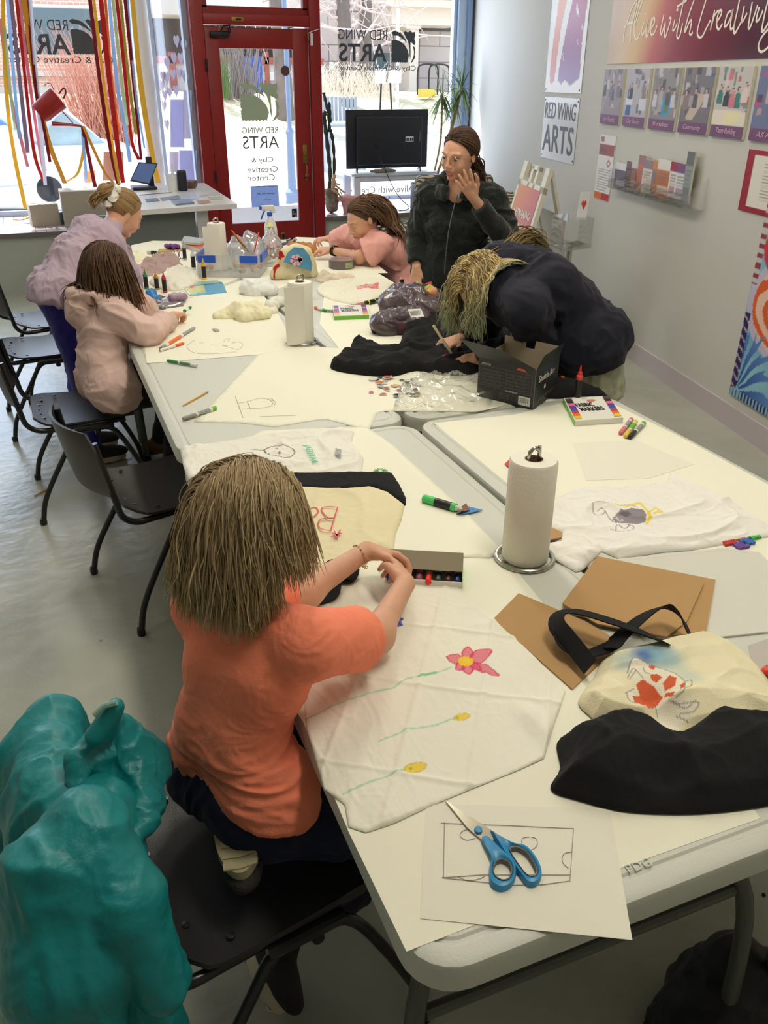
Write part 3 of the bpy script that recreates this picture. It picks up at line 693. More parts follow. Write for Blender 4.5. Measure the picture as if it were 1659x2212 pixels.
bx(bx(MB(), -160, 155, 290, 163, YB-0.1, 0.1, M_stonew), -160, 188, 290, 204, YB-0.1, 0.1, M_stonew).build('stone_band', t)
f = bx(MB(), 140, 210, 185, 240, YB-0.1, 0.1, mat('red_trim', (150, 60, 60), 0.7)).build('window', t); bx(MB(), 145, 216, 165, 240, YB-0.13, 0.04, M_stonew).build('pane', f)
# porch building seen through the door
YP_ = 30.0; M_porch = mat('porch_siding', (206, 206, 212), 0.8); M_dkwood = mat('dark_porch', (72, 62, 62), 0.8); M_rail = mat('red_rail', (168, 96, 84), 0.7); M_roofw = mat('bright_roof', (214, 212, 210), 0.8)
t = thing('porch_building', 'white house with a shaded porch and red railing seen through the door glass', 'building', (Yp(500, 150, YP_)[0], YP_, GZ))
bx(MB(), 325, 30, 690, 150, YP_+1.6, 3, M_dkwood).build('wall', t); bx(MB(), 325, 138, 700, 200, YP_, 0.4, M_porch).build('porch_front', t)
bx(MB(), 320, -60, 560, 30, YP_-0.4, 2, M_roofw).build('roof', t)
b = MB(); bx(b, 325, 126, 700, 129, YP_-0.1, 0.1, M_rail); bx(b, 325, 133, 700, 136, YP_-0.1, 0.1, M_rail)
for x in (372, 470, 560, 575, 612, 640): bx(b, x, 112, x+5, 200 if x != 560 else 40, YP_-0.1, 0.12, M_rail)
b.build('railing', t)
for x0 in (499, 525): bx(MB(), x0, 114, x0+12, 130, YP_+1.5, 0.1, M_stonew).build('window', t)
bx(bx(MB(), 530, 156, 564, 172, YP_-0.06, 0.06, M_white), 572, 156, 608, 174, YP_-0.06, 0.06, M_white).build('panel', t)
bx(MB(), 555, 182, 615, 192, YP_-0.2, 0.2, M_rail).build('step', t)
# stone building, right
YS = 31.0
t = thing('stone_building', 'pale stone bank-like building with a corner pillar behind the right window', 'building', (Yp(850, 100, YS)[0], YS, GZ))
bx(MB(), 650, -80, 880, 205, YS, 5, M_stone).build('wall', t)
bx(MB(), 905, 45, 1010, 212, YS-0.4, 4, M_stone).build('side_wing', t)
bx(bx(bx(MB(), 846, -60, 1010, 52, YS-2.2, 3, M_stonew), 838, 2, 1010, 12, YS-2.5, 3.4, M_stonew), 846, -60, 1010, -10, YS-2.6, 3.4, M_stonew).build('cornice', t)
bx(bx(bx(MB(), 884, 60, 905, 200, YS-2.0, 1.0, M_stonew), 878, 50, 910, 62, YS-2.1, 1.3, M_stonew), 880, 192, 909, 205, YS-2.1, 1.3, M_stonew).build('pillar', t)
bx(MB(), 912, 58, 1010, 66, YS-0.6, 0.3, M_dkwood).build('canopy', t)
for (x0, y0, x1, y1) in ((730, -40, 752, 45), (796, 12, 816, 48), (838, 10, 858, 48), (733, 112, 748, 155), (800, 112, 845, 150)):
    f = bx(MB(), x0, y0, x1, y1, YS-0.1, 0.1, M_stonew).build('window', t); bx(MB(), x0+3, y0+2, x1-3, y1-2, YS-0.13, 0.04, M_glassdk).build('pane', f)
bx(MB(), 712, 134, 721, 150, YS-0.15, 0.05, M_white).build('notice', t)
# trees
M_bark = mat('bark', (128, 116, 112), 0.9, noise=(3, 0.4), bump=(8, 0.5)); M_twig = mat('pale_twig', (206, 192, 190), 0.9)
def tree(px, pyb, y, r, hgt, label, seed, lean=0.0, n=40, pytop=-200):
    rd = random.Random(seed); c = Yp(px, pyb, y); g = GZ; t = thing('bare_tree', label, 'tree', (c[0], y, g))
    MB().tube([(c[0], y, g), (c[0]+lean*0.2, y, g+hgt*0.3), (c[0]+lean*0.6, y, g+hgt*0.6), (c[0]+lean, y, g+hgt)], [r*1.25, r, r*0.85, r*0.4], M_bark, 10).build('trunk', t)
    b = MB()
    for i in range(n):
        z0 = g+hgt*rd.uniform(0.3, 0.98); P = [NA([c[0]+lean*(z0-g)/hgt, y, z0])]; d = NA([rd.uniform(-1, 1), rd.uniform(-0.5, 0.5), rd.uniform(-0.1, 0.7)])
        for k in range(6):
            P.append(P[-1]+d*rd.uniform(0.25, 0.5)); d = d+NA([rd.uniform(-0.5, 0.5), rd.uniform(-0.3, 0.3), rd.uniform(-0.5, 0.35)])
        b.tube(P, [0.05, 0.04, 0.03, 0.022, 0.016, 0.012, 0.006], M_twig, 5, cap=False)
        for _ in range(3):
            k = rd.randrange(1, 6); Q = [P[k]]; dd = NA([rd.uniform(-1, 1), rd.uniform(-0.4, 0.4), rd.uniform(-0.9, 0.4)])
            for j in range(4): Q.append(Q[-1]+dd*0.28); dd = dd+NA([rd.uniform(-0.4, 0.4), 0, rd.uniform(-0.5, 0.2)])
            b.tube(Q, [0.018, 0.015, 0.012, 0.008, 0.005], M_twig, 4, cap=False)
    b.build('branches', t)
    return t
tree(753, 185, 23.2, 0.19, 8, 'left of the two tree trunks behind the right window lettering', 1, -0.3)
tree(790, 185, 25, 0.20, 8, 'right of the two tree trunks behind the right window lettering', 2, 0.0)
tree(617, 220, 22, 0.2, 8, 'tree trunk seen through the right edge of the door glass', 3, -0.25, 26)
# shrubs and ornamental grass
def tuft(name, px, pyb, y, wd, hgt, n, m, label, cat, seed, spread=0.5, group=None):
    rd = random.Random(seed); c = Yp(px, pyb, y); b = MB()
    for i in range(n):
        x = c[0]+rd.uniform(-wd, wd)/2; z = c[2]; yy_ = y+rd.uniform(-0.4, 0.4); a = rd.uniform(-spread, spread); h_ = hgt*rd.uniform(0.5, 1)
        P = [(x, yy_, z), (x+a*h_*0.4, yy_, z+h_*0.5), (x+a*h_, yy_+rd.uniform(-0.2, 0.2), z+h_)]
        b.tube(P, [0.010, 0.007, 0.003], m, 4, cap=False)
    return tag(b.build(name), label, cat, group)
M_straw = mat('straw', (226, 214, 196), 0.9); M_pinkb = mat('pinkish_twigs', (196, 138, 120), 0.9); M_gtwig = mat('grey_twigs', (150, 140, 140), 0.9)
tuft('ornamental_grass', 765, 212, 20, 1.9, 0.75, 260, M_straw, 'dry pale ornamental grass behind the right window', 'grass', 5, 0.8)
tuft('bare_shrub', 236, 384, 18.5, 0.8, 2.7, 420, M_pinkb, 'reddish twiggy shrub beside the parked car', 'shrub', 6, 0.35)
tuft('bare_shrub', 505, 215, 24, 1.2, 1.7, 240, M_gtwig, 'grey bare shrub seen through the door glass', 'shrub', 8, 0.35)
tuft('evergreen_shrub', 482, 212, 23, 0.25, 1.0, 90, mat('evergreen', (96, 120, 70), 0.9), 'narrow green shrub at the left of the door glass', 'shrub', 9, 0.1)
# blue bin, lamp post, bench, bike rack
c = Yp(545, 205, 26); t = thing('recycling_bin', 'dark bin with a blue front seen through the door glass', 'bin', (c[0], 26, 1.4)); z_ = 1.4
MB().box((c[0], 26, z_+0.45), (0.55, 0.5, 0.9), mat('bin_blue', (44, 84, 176), 0.5), bev=0.03).build('body', t); MB().box((c[0]-0.28, 26.05, z_+0.5), (0.45, 0.5, 0.95), M_dark, bev=0.03).box((c[0]-0.28, 26.0, z_+1.0), (0.5, 0.6, 0.08), M_dark).build('lid', t)
c = Yp(634, 470, 12.0); t = thing('lamp_post', 'fluted blue-grey lamp post base beyond the door glass', 'street lamp', (c[0], 12, GZ)); M_post = mat('post_blue', (118, 140, 176), 0.5)
zt = Yp(636, 275, 12)[2]; zb = Yp(634, 474, 12)[2]; zm = Yp(634, 415, 12)[2]
MB().lathe([(0.13, GZ), (0.13, zb), (0.12, zb+0.1), (0.09, zm-0.08), (0.1, zm), (0.06, zm+0.05), (0.045, zt-0.15), (0.05, zt-0.1)], (c[0], 12, 0), M_post, 20).build('base', t)
MB().lathe([(0.05, zt-0.1), (0.06, zt-0.05), (0.03, zt), (0.03, zt+3)], (c[0], 12, 0), M_post, 16).build('pole', t)
c = Yp(735, 262, 17); t = thing('park_bench', 'grey slatted bench outside behind the tall cactus', 'bench', (c[0], 17, GZ)); M_bench = mat('bench_grey', (140, 150, 162), 0.6)
b = MB()
for i in range(9): b.box((c[0]-0.32+i*0.08, 17, c[2]+0.22), (0.05, 0.03, 0.42), M_bench)
b.build('backrest', t); MB().box((c[0], 16.8, c[2]-0.06), (0.8, 0.4, 0.05), M_bench).build('seat', t)
for s_ in (-0.35, 0.35): MB().box((c[0]+s_, 16.8, (c[2]-0.06+GZ)/2), (0.05, 0.4, c[2]-0.06-GZ), M_bench).build('leg', t)
c = Yp(926, 205, 24); b = MB()
for s_ in (-0.35, 0.0): b.tube(spline([(c[0]+s_, 24, c[2]), (c[0]+s_, 24, c[2]+0.6), (c[0]+s_+0.12, 24, c[2]+0.75), (c[0]+s_+0.5, 24, c[2]+0.75), (c[0]+s_+0.62, 24, c[2]+0.6), (c[0]+s_+0.62, 24, c[2])]), 0.025, M_dark)
b.box((c[0]-0.15, 23.8, c[2]+0.05), (0.45, 0.2, 0.2), mat('yellow_base', (214, 190, 80), 0.7)); tag(b.build('bike_rack'), 'dark hoop rack with a yellow base behind the right window', 'bike rack')
c = Yp(858, 200, 19); b = MB(); b.tube([(c[0], 19, GZ), (c[0], 19, c[2]+1.6)], 0.035, M_white); tag(b.build('sign_pole'), 'white pole standing behind the right window', 'pole')
c = Yp(835, 165, 19.5); t = thing('cafe_parasol', 'small white double signboard standing on the far walk', 'sign', (c[0], 19.5, GZ)); t.name = 'signboard'
MB().box((c[0]-0.15, 19.5, c[2]), (0.28, 0.04, 0.28), M_white, rz=0.3).build('board', t); MB().box((c[0]+0.2, 19.5, c[2]), (0.28, 0.04, 0.26), M_white, rz=-0.3).build('board', t)
MB().tube([(c[0]-0.1, 19.55, c[2]), (c[0]-0.2, 19.55, GZ)], 0.02, M_dark).tube([(c[0]+0.1, 19.55, c[2]), (c[0]+0.25, 19.55, GZ)], 0.02, M_dark).build('stand', t)
# parked white car
yc = 13.6; M_car = mat('white_car_paint', (222, 228, 238), 0.2, coat=0.6); M_tire = mat('tire', (30, 34, 44), 0.8); M_cg = mat('car_glass', (168, 192, 206), 0.08, noise=(2.2, 0.5))
t = thing('parked_car', 'white car parked outside the left display window', 'car', (Yp(60, 300, yc)[0], yc, GZ))
def yq(pts, y): return [Yp(a, b_, y) for a, b_ in pts]
body = [(-260, 455), (-260, 300), (-60, 300), (10, 268), (78, 316), (232, 312), (292, 322), (335, 350), (346, 385), (346, 445), (330, 458)]
P = yq(body, yc); b = MB(); V = [(x, y, z) for x, y, z in P]; b.slab(V, (0, 1, 0), 1.75, M_car); o = b.build('body', t)
bv = o.modifiers.new('bevel', 'BEVEL'); bv.width = 0.10; bv.segments = 4; bv.limit_method = 'ANGLE'; bv.angle_limit = 0.5
roofp = [(-260, 300), (-200, 210), (-60, 205), (60, 215), (135, 228), (232, 312), (78, 318)]
A_ = yq(roofp, yc+0.22); b = MB(); b.slab(A_, (0, 1, 0), 1.3, M_car); o = b.build('cabin', t); bv = o.modifiers.new('bevel', 'BEVEL'); bv.width = 0.08; bv.segments = 3; bv.limit_method = 'ANGLE'; bv.angle_limit = 0.5
ws = yq([(132, 236), (228, 309), (118, 316), (86, 306)], yc+0.1); b = MB(); b.slab([ws[0], ws[1], ws[2], ws[3]], (0, -1, 0), 0.02, M_cg); b.build('windshield', t)
sw = yq([(-150, 240), (-20, 242), (74, 314), (-150, 306)], yc+0.21); MB().slab(sw, (0, -1, 0), 0.02, mat('car_side_glass', (120, 156, 206), 0.15)).build('side_window', t)
c = Yp(24, 308, yc-0.15); SDF().ell((c[0], yc-0.12, c[2]), (0.15, 0.1, 0.13)).mesh('side_mirror', 0.012, M_car, t)
for (x, y) in ((107, 409), (-210, 420)):
    c = Yp(x, y, yc); MB().lathe([(0.02, -0.02), (0.10, -0.04), (0.15, -0.02), (0.18, 0.03), (0.18, 0.2)], (c[0], yc-0.02, c[2]), M_tire, 28, R=rotm('X', -PI/2)).build('wheel', t)
MB().slab(yq([(180, 372), (205, 368), (206, 392), (184, 395)], yc), (0, -1, 0), 0.02, mat('amber_lamp', (230, 140, 90), 0.3)).build('signal_lamp', t)
MB().slab(yq([(-80, 452), (70, 452), (70, 462), (-80, 462)], yc), (0, -1, 0), 0.02, M_tire).build('sill_panel', t)
MB().slab(yq([(-80, 408), (60, 398), (60, 400), (-80, 410)], yc), (0, -1, 0), 0.01, M_steel).build('door_line', t)

# ================================================================== tables
M_plast = mat('table_plastic', (208, 209, 198), 0.45, bump=(220, 0.08)); M_tleg = mat('table_leg_grey', (92, 94, 88), 0.4, metal=0.3); M_white2 = mat('paper_white', (240, 238, 226), 0.85)
TX = (0.295, 1.078); TY = (0.595, 2.407, 4.213)
def rrect(x0, x1, y0, y1, r, n=6):
    P = []
    for (cx_, cy_, a0) in ((x1-r, y1-r, 0), (x0+r, y1-r, PI/2), (x0+r, y0+r, PI), (x1-r, y0+r, 3*PI/2)):
        for k in range(n+1): a = a0+k*PI/2/n; P.append((cx_+r*cos(a), cy_+r*sin(a)))
    return P
def make_table(w_=0.765, l_=1.80):
    t = bpy.data.objects.new('folding_table', None); COL.objects.link(t)
    b = MB(); V = []; F = []; x, y = w_/2, l_/2
    lev = [(0.0, -0.05, 0.0), (0.0, -0.012, 0.0), (0.003, -0.004, 0), (0.012, 0.0, 0), (0.03, 0.0, 0), (0.034, -0.003, 0), (0.04, -0.003, 0), (0.044, 0.0, 0)]
    rings = []
    for ins, z, _ in lev:
        rings.append([(px, py, 0.74+z) for px, py in rrect(-x+ins, x-ins, -y+ins, y-ins, max(0.075-ins, 0.03))])
    n = len(rings[0]); V = [p for r_ in rings for p in r_]
    for i in range(len(rings)-1):
        for j in range(n): F.append((i*n+j, i*n+(j+1) % n, (i+1)*n+(j+1) % n, (i+1)*n+j))
    F.append(tuple((len(rings)-1)*n+j for j in range(n)))
    k = len(V); V += [(px, py, 0.70) for px, py in rrect(-x+0.012, x-0.012, -y+0.012, y-0.012, 0.063)]
    for j in range(n): F.append((j, k+j, k+(j+1) % n, (j+1) % n))
    F.append(tuple(k+j for j in range(n-1, -1, -1)))
    b.add(V, F, M_plast); b.build('tabletop', t, world=False)
    for s_ in (-1, 1):
        y0 = s_*(y-0.22); fr = t
        for sx in (-1, 1):
            P = spline([(sx*0.24, y0, 0.70), (sx*0.24, y0+s_*0.0, 0.60), (sx*0.335, y0+s_*0.10, 0.42), (sx*0.335, y0+s_*0.14, 0.02)], 6)
            L_ = MB().tube(P, 0.0165, M_tleg, 12).lathe([(0.02, 0), (0.02, 0.03)], (sx*0.335, y0+s_*0.14, 0), M_dark, 12)
            L_.build('leg', t, world=False)
        MB().tube([(-0.31, y0+s_*0.09, 0.44), (0.31, y0+s_*0.09, 0.44)], 0.012, M_tleg, 10).tube([(-0.26, y0, 0.685), (0.26, y0, 0.685)], 0.014, M_tleg, 8).build('crossbar', t, world=False)
        MB().tube([(0, y0+s_*0.09, 0.44), (0, s_*0.12, 0.69)], 0.009, M_tleg, 8).build('brace', t, world=False)
    return t
tlabels = [['near left folding table with the scissors and bandana on it', 'middle left folding table with the pencil and sketched sheets', 'far left folding table with the craft bin by the door'],
           ['near right folding table with the cardboard and elephant shirt', 'middle right folding table with the black box and navy hoodie person', 'far right folding table where the pink shirt girl sits']]
t0 = make_table(); first = True
for i in range(2):
    for j in range(3):
        t = t0 if first else copy_tree(t0); first = False
        t.location = (TX[i]+0.3825, TY[j]+0.9, 0); tag(t, tlabels[i][j], 'table', 'folding tables pushed together')
# moulded letters on the near table rim
# ================================================================== chairs
M_seat = mat('black_chair_plastic', (46, 44, 42), 0.42, bump=(300, 0.1)); M_tube = mat('black_tube', (30, 29, 29), 0.28, spec=0.6)
def panelmesh(fn, nu, nv, t):
    """curved slab: fn(u, v) -> point, thickness t along the local normal"""
    P = NA([[fn(i/nu, j/nv) for j in range(nv+1)] for i in range(nu+1)]); du = np.gradient(P, axis=0); dv = np.gradient(P, axis=1); N = np.cross(du, dv); N /= NM(N, axis=2)[..., None]+1e-12
    A = (P+N*t/2).reshape(-1, 3); B = (P-N*t/2).reshape(-1, 3); k = len(A); w = nv+1; F = []
    for i in range(nu):
        for j in range(nv):
            a = i*w+j; F.append((a, a+w, a+w+1, a+1)); F.append((k+a, k+a+1, k+a+w+1, k+a+w))
    bd = [i*w for i in range(nu+1)]+[nu*w+j for j in range(1, nv+1)]+[i*w+nv for i in range(nu-1, -1, -1)]+[j for j in range(nv-1, 0, -1)]
    for q in range(len(bd)): a, b = bd[q], bd[(q+1) % len(bd)]; F.append((a, b, k+b, k+a))
    return np.concatenate([A, B]), F
def make_chair():
    t = bpy.data.objects.new('stacking_chair', None); COL.objects.link(t)
    def seat(u, v):
        # u back..front, v right..left ; superellipse-ish outline
        x = -0.205+0.415*u; wmax = 0.225-0.02*u; e = 1-max(0, (0.18-u)/0.18)**2.2*0.34-max(0, (u-0.9)/0.1)**2*0.08
        y = (v*2-1)*wmax*e; z = 0.445-0.012*sin(PI*u)-0.018*(1-(2*v-1)**2)*(0.5+0.5*sin(PI*min(1, u*1.2)))-0.03*max(0, u-0.8)**2*25*0.4+0.012*max(0, 0.15-u)/0.15
        return (x, y, z)
    V, F = panelmesh(seat, 16, 18, 0.009); MB().add(V, F, M_seat).build('seat', t, world=False)
    def back(u, v):
        z = 0.52+0.235*u; e = 1-max(0, (u-0.7)/0.3)**2*0.22-max(0, (0.2-u)/0.2)**2*0.22; y = (v*2-1)*0.225*e
        return (-0.252-0.048*u-0.045*(1-(2*v-1)**2), y, z)
    V, F = panelmesh(back, 12, 16, 0.009); MB().add(V, F, M_seat).build('backrest', t, world=False)
    for s in (-1, 1):
        y = 0.205*s
        P = spline([(-0.285, y*0.96, 0.725), (-0.268, y, 0.62), (-0.25, y*1.04, 0.52), (-0.235, y*1.04, 0.455), (-0.19, y*1.02, 0.42), (-0.12, y, 0.415), (0.05, y*0.98, 0.418), (0.17, y*0.95, 0.42)], 6)
        MB().tube(P, 0.0115, M_tube, 12).build('side_frame', t, world=False)
        hub = (0.03, y*1.07, 0.402)
        MB().tube([(-0.05, y*1.07, 0.405), (0.1, y*1.07, 0.405)], 0.014, M_tube, 10).lathe([(0.011, -0.01), (0.014, 0), (0.011, 0.01)], (0.045, y*1.07, 0.385), M_tube, 12, R=rotm('X', PI/2)).build('bracket', t, world=False)
        for d in (-1, 1):
            P = spline([(hub[0]+0.03*d, y*1.07, 0.405), (hub[0]+0.075*d, y*1.08, 0.392), (hub[0]+0.12*d, y*1.12, 0.33), (hub[0]+(0.21 if d > 0 else 0.24)*d, y*1.2, 0.13), (hub[0]+(0.235 if d > 0 else 0.275)*d, y*1.24, 0.012)], 6)
            f = MB().tube(P, 0.0115, M_tube, 12).build('leg', t, world=False)
            e = P[-1]; MB().lathe([(0.014, 0.0), (0.016, 0.012), (0.0135, 0.03)], (e[0], e[1], 0), M_tube, 12).build('rubber_foot', f, world=False)
    MB().tube([(0.0, -0.21, 0.41), (0.0, 0.21, 0.41)], 0.01, M_tube, 8).tube([(0.13, -0.2, 0.415), (0.13, 0.2, 0.415)], 0.009, M_tube, 8).build('cross_tube', t, world=False)
    for (x, y) in ((-0.16, -0.12), (-0.175, -0.06), (-0.18, 0.0), (-0.175, 0.06), (-0.16, 0.12), (-0.1, 0.18), (-0.1, -0.18)):
        MB().lathe([(0.008, 0), (0.0075, 0.003), (0.003, 0.004)], (x, y, 0.441-0.0), M_tube, 12).build('rivet', t, world=False)
    return t
ch0 = make_chair(); first = True
for (x, y, rz, lb) in ((0.180, 1.165, 0.16, 'black plastic chair under the kneeling child, a teal jacket over its back'),
                       (0.29, 2.88, 0.24, 'empty black plastic chair at the near left table, turned slightly'),
                       (0.06, 3.84, 0.02, 'black plastic chair the child in the pink hoodie sits on'),
                       (-0.06, 4.92, 0.06, 'black chair behind the pink hoodie child, left of the blue leggings'),
                       (-0.02, 5.55, 0.25, 'black chair farthest back on the left side, turned to the tables'),
                       (2.12, 5.02, PI+0.1, 'dark chair the girl in the pink t-shirt sits on at the far right')):
    c = ch0 if first else copy_tree(ch0); first = False; c.location = (x, y, 0); c.rotation_euler = (0, 0, rz); tag(c, lb, 'chair', 'black plastic chairs')

# ================================================================== people
M_skin = mat('skin', (222, 168, 138), 0.5, noise=(60, 0.06)); M_lips = mat('lips', (176, 96, 88), 0.45); M_mouth = mat('mouth_dark', (90, 40, 38), 0.6)
M_eyew = mat('eye_white', (186, 178, 170), 0.25); M_iris = mat('iris', (70, 72, 66), 0.2); M_lash = mat('lash', (70, 50, 42), 0.7)
def frame(fwd, up):
    f = NA(fwd, float); f /= NM(f); u = NA(up, float); u = u-f*(u@f); u /= NM(u); return NS([f, np.cross(u, f), u], 1)   # columns: forward, left, up
def U(a): a = NA(a, float); return a/NM(a)
def head(S, C, A, s, mouth_open=False, lid=True):
    C = NA(C, float)
    def p(x, y, z): return C+A@(NA([x, y, z])*s)
    E = lambda c, r, t=0, k=0.012, sub=False: S.ell(p(*c), NA(r)*s, A, t, k*s if k > 0.004 else k, sub)
    E((-0.014, 0, 0.022), (0.092, 0.074, 0.084), 0, 0.03); E((0.028, 0, -0.01), (0.062, 0.060, 0.078), 0, 0.03); E((0.032, 0, -0.062), (0.048, 0.047, 0.044), 0, 0.03); E((0.07, 0, -0.096), (0.018, 0.021, 0.015), 0, 0.02)
    for y in (-1, 1):
        E((0.060, y*0.036, -0.036), (0.025, 0.023, 0.026), 0, 0.02)
        S.cone(p(0.086, y*0.014, 0.020), p(0.074, y*0.046, 0.021), 0.008*s, 0.007*s, 0, 0.012*s)
        E((0.100, y*0.031, 0.002), (0.013, 0.017, 0.010), 0, 0.008, True)
        if lid: E((0.0765, y*0.031, 0.001), (0.0145, 0.016, 0.012), 0, 0.003)
        E((-0.010, y*0.076, -0.008), (0.017, 0.007, 0.029), 0, 0.005); E((-0.004, y*0.083, -0.006), (0.009, 0.005, 0.017), 0, 0.004, True)
    S.cone(p(0.090, 0, 0.006), p(0.106, 0, -0.030), 0.008*s, 0.0105*s, 0, 0.010*s)
    for y in (-1, 1): E((0.099, y*0.011, -0.035), (0.010, 0.008, 0.007), 0, 0.005)
    E((0.088, 0, -0.056), (0.014, 0.024, 0.018), 0, 0.012)
    if mouth_open:
        E((0.098, 0, -0.066), (0.010, 0.0135, 0.0075), 2, 0.003, True); E((0.0965, 0, -0.0565), (0.008, 0.019, 0.0042), 1, 0.003); E((0.0935, 0, -0.077), (0.009, 0.016, 0.0055), 1, 0.003); E((0.088, 0, -0.067), (0.006, 0.012, 0.008), 2, 0.001)
    else: E((0.0965, 0, -0.060), (0.008, 0.020, 0.0042), 1, 0.003); E((0.0945, 0, -0.069), (0.008, 0.017, 0.0050), 1, 0.003)
def eyes(par, C, A, s, openness=True, brow=(110, 84, 64)):
    C = NA(C, float); p = lambda x, y, z: C+A@(NA([x, y, z])*s)
    for y in (-1, 1):
        if openness:
            e = SDF().ell(p(0.0785, y*0.031, 0.001), NA((0.0125, 0.0130, 0.0062))*s, A, 0, 0.001).mesh('eye', 0.0015, M_eyew, par)
            b = MB(); b.lathe([(0.0056*s, 0), (0.0050*s, 0.002*s)], (0, 0, 0), M_iris, 14).xf(A@rotm('Y', PI/2), p(0.0905, y*0.031+0.0025, 0.001)).build('iris', e)
        P = [p(0.086-0.012*abs(a)**2, y*(0.031+0.0155*a), (0.0085 if openness else -0.004)-0.0045*a*a*(1 if openness else -1)) for a in LS(-1, 1, 9)]
        MB().tube(P, [0.0006*s+0.0011*s*(1-abs(a)) for a in LS(-1, 1, 9)], M_lash, 6).build('eyelash', par)
        P = [p(0.0945-0.017*abs(a+0.2)**2*0.9, y*(0.031+0.019*a), 0.0265-0.004*(a-0.1)**2) for a in LS(-1, 1, 8)]
        MB().tube(P, [0.0016*s*(1-0.5*abs(a)) for a in LS(-1, 1, 8)], mat('brow_%d' % brow[0], brow, 0.9), 6, flat=0.6).build('eyebrow', par)
def hand(S, W, d, n, side, s=0.9, curl=(0.35, 0.35, 0.4, 0.45), thumb=0.3, tagi=0, spread=0.06, tips=None):
    """wrist W, direction d, back-of-hand normal n, side=+1 thumb to the left of d seen from n"""
    W = NA(W, float); x = U(d); z = U(NA(n)-x*(NA(n)@x)); y = np.cross(z, x)*side
    S.cone(W, W+x*0.03*s, 0.021*s, 0.022*s, tagi, 0.012)
    ks = [0.030, 0.010, -0.010, -0.028]; L = [0.066, 0.073, 0.068, 0.053]
    for i in range(4):
        K = W+x*(0.083-0.004*abs(i-1))*s+y*ks[i]*s+z*0.002
        S.cone(W+x*0.02*s+y*ks[i]*0.55*s, K, 0.0135*s, 0.0105*s, tagi, 0.010)
        a = 0; dirr = x+y*spread*(1.5-i); p = K; rr = [0.0092, 0.0085, 0.0076, 0.0066]
        for q, fr in enumerate((0.45, 0.3, 0.25)):
            a += curl[i]*(1.0 if q else 0.8); dv = U(dirr*cos(a)-z*sin(a)); e = p+dv*L[i]*fr*s; S.cone(p, e, rr[q]*s, rr[q+1]*s, tagi, 0.002); p = e
    b = W+x*0.022*s+y*0.020*s-z*0.004; m = W+x*0.052*s+y*(0.047)*s-z*0.012*s; m2 = m+U(x*1.0+y*(0.35-thumb)-z*thumb)*0.032*s; e = m2+U(x*1.0-y*thumb*0.9-z*thumb)*0.025*s
    S.cone(b, m, 0.015*s, 0.0115*s, tagi, 0.008).cone(m, m2, 0.0105*s, 0.0092*s, tagi, 0.003).cone(m2, e, 0.009*s, 0.0075*s, tagi, 0.002)
def torso(S, J, s, inf, tagi=0, k=0.05, wide=1.0):
    hl, hr = NA(J['hipL']), NA(J['hipR']); sl, sr = NA(J['shL']), NA(J['shR']); hc = (hl+hr)/2; sc = (sl+sr)/2; nk = NA(J.get('neck', sc))
    side = U(sl-sr); S.cone(hl, hr, 0.092*s+inf, 0.092*s+inf, tagi, k)
    wa = NA(J.get('waist', hc*0.55+sc*0.45)); che = NA(J.get('chest', hc*0.22+sc*0.78)); hs = U(hl-hr)
    for sg, h, sh in ((1, hl, sl), (-1, hr, sr)):
        S.chain([h, wa+(hs*0.5+side*0.5)*sg*0.048*s*wide, che+side*sg*0.052*s*wide, sc+(sh-sc)*0.62], [0.088*s+inf, 0.078*s+inf, 0.088*s+inf, 0.062*s+inf], tagi, k)
    S.cone(sl, sr, 0.052*s+inf, 0.052*s+inf, tagi, k); S.cone(sc, nk, 0.07*s+inf, 0.045*s+inf, tagi, k)
def arm(S, J, sd, s, inf, tagi=0, k=0.03, upto=1.0, r=(0.050, 0.040, 0.036, 0.024), cap=False):
    sh, el, wr = (NA(J[q+sd]) for q in ('sh', 'el', 'wr'))
    if upto <= 0.5: S.cone(sh, sh+(el-sh)*upto*2, r[0]*s+inf, r[1]*s+inf*1.7, tagi, k, cap); return
    S.cone(sh, el, r[0]*s+inf, r[1]*s+inf, tagi, k); t = (upto-0.5)*2; S.cone(el, el+(wr-el)*t, r[2]*s+inf, (r[2]+(r[3]-r[2])*t)*s+inf, tagi, k, cap)
def leg(S, J, sd, s, inf, tagi=0, k=0.04, upto=1.0, r=(0.086, 0.058, 0.056, 0.034)):
    h, kn, an = (NA(J[q+sd]) for q in ('hip', 'knee', 'ank')); S.cone(h, kn, r[0]*s+inf, r[1]*s+inf, tagi, k); m = kn+(an-kn)*0.3
    S.cone(kn, m, r[1]*s*0.95+inf, r[2]*s+inf, tagi, k); S.cone(m, kn+(an-kn)*upto, r[2]*s+inf, r[3]*s+inf, tagi, k)
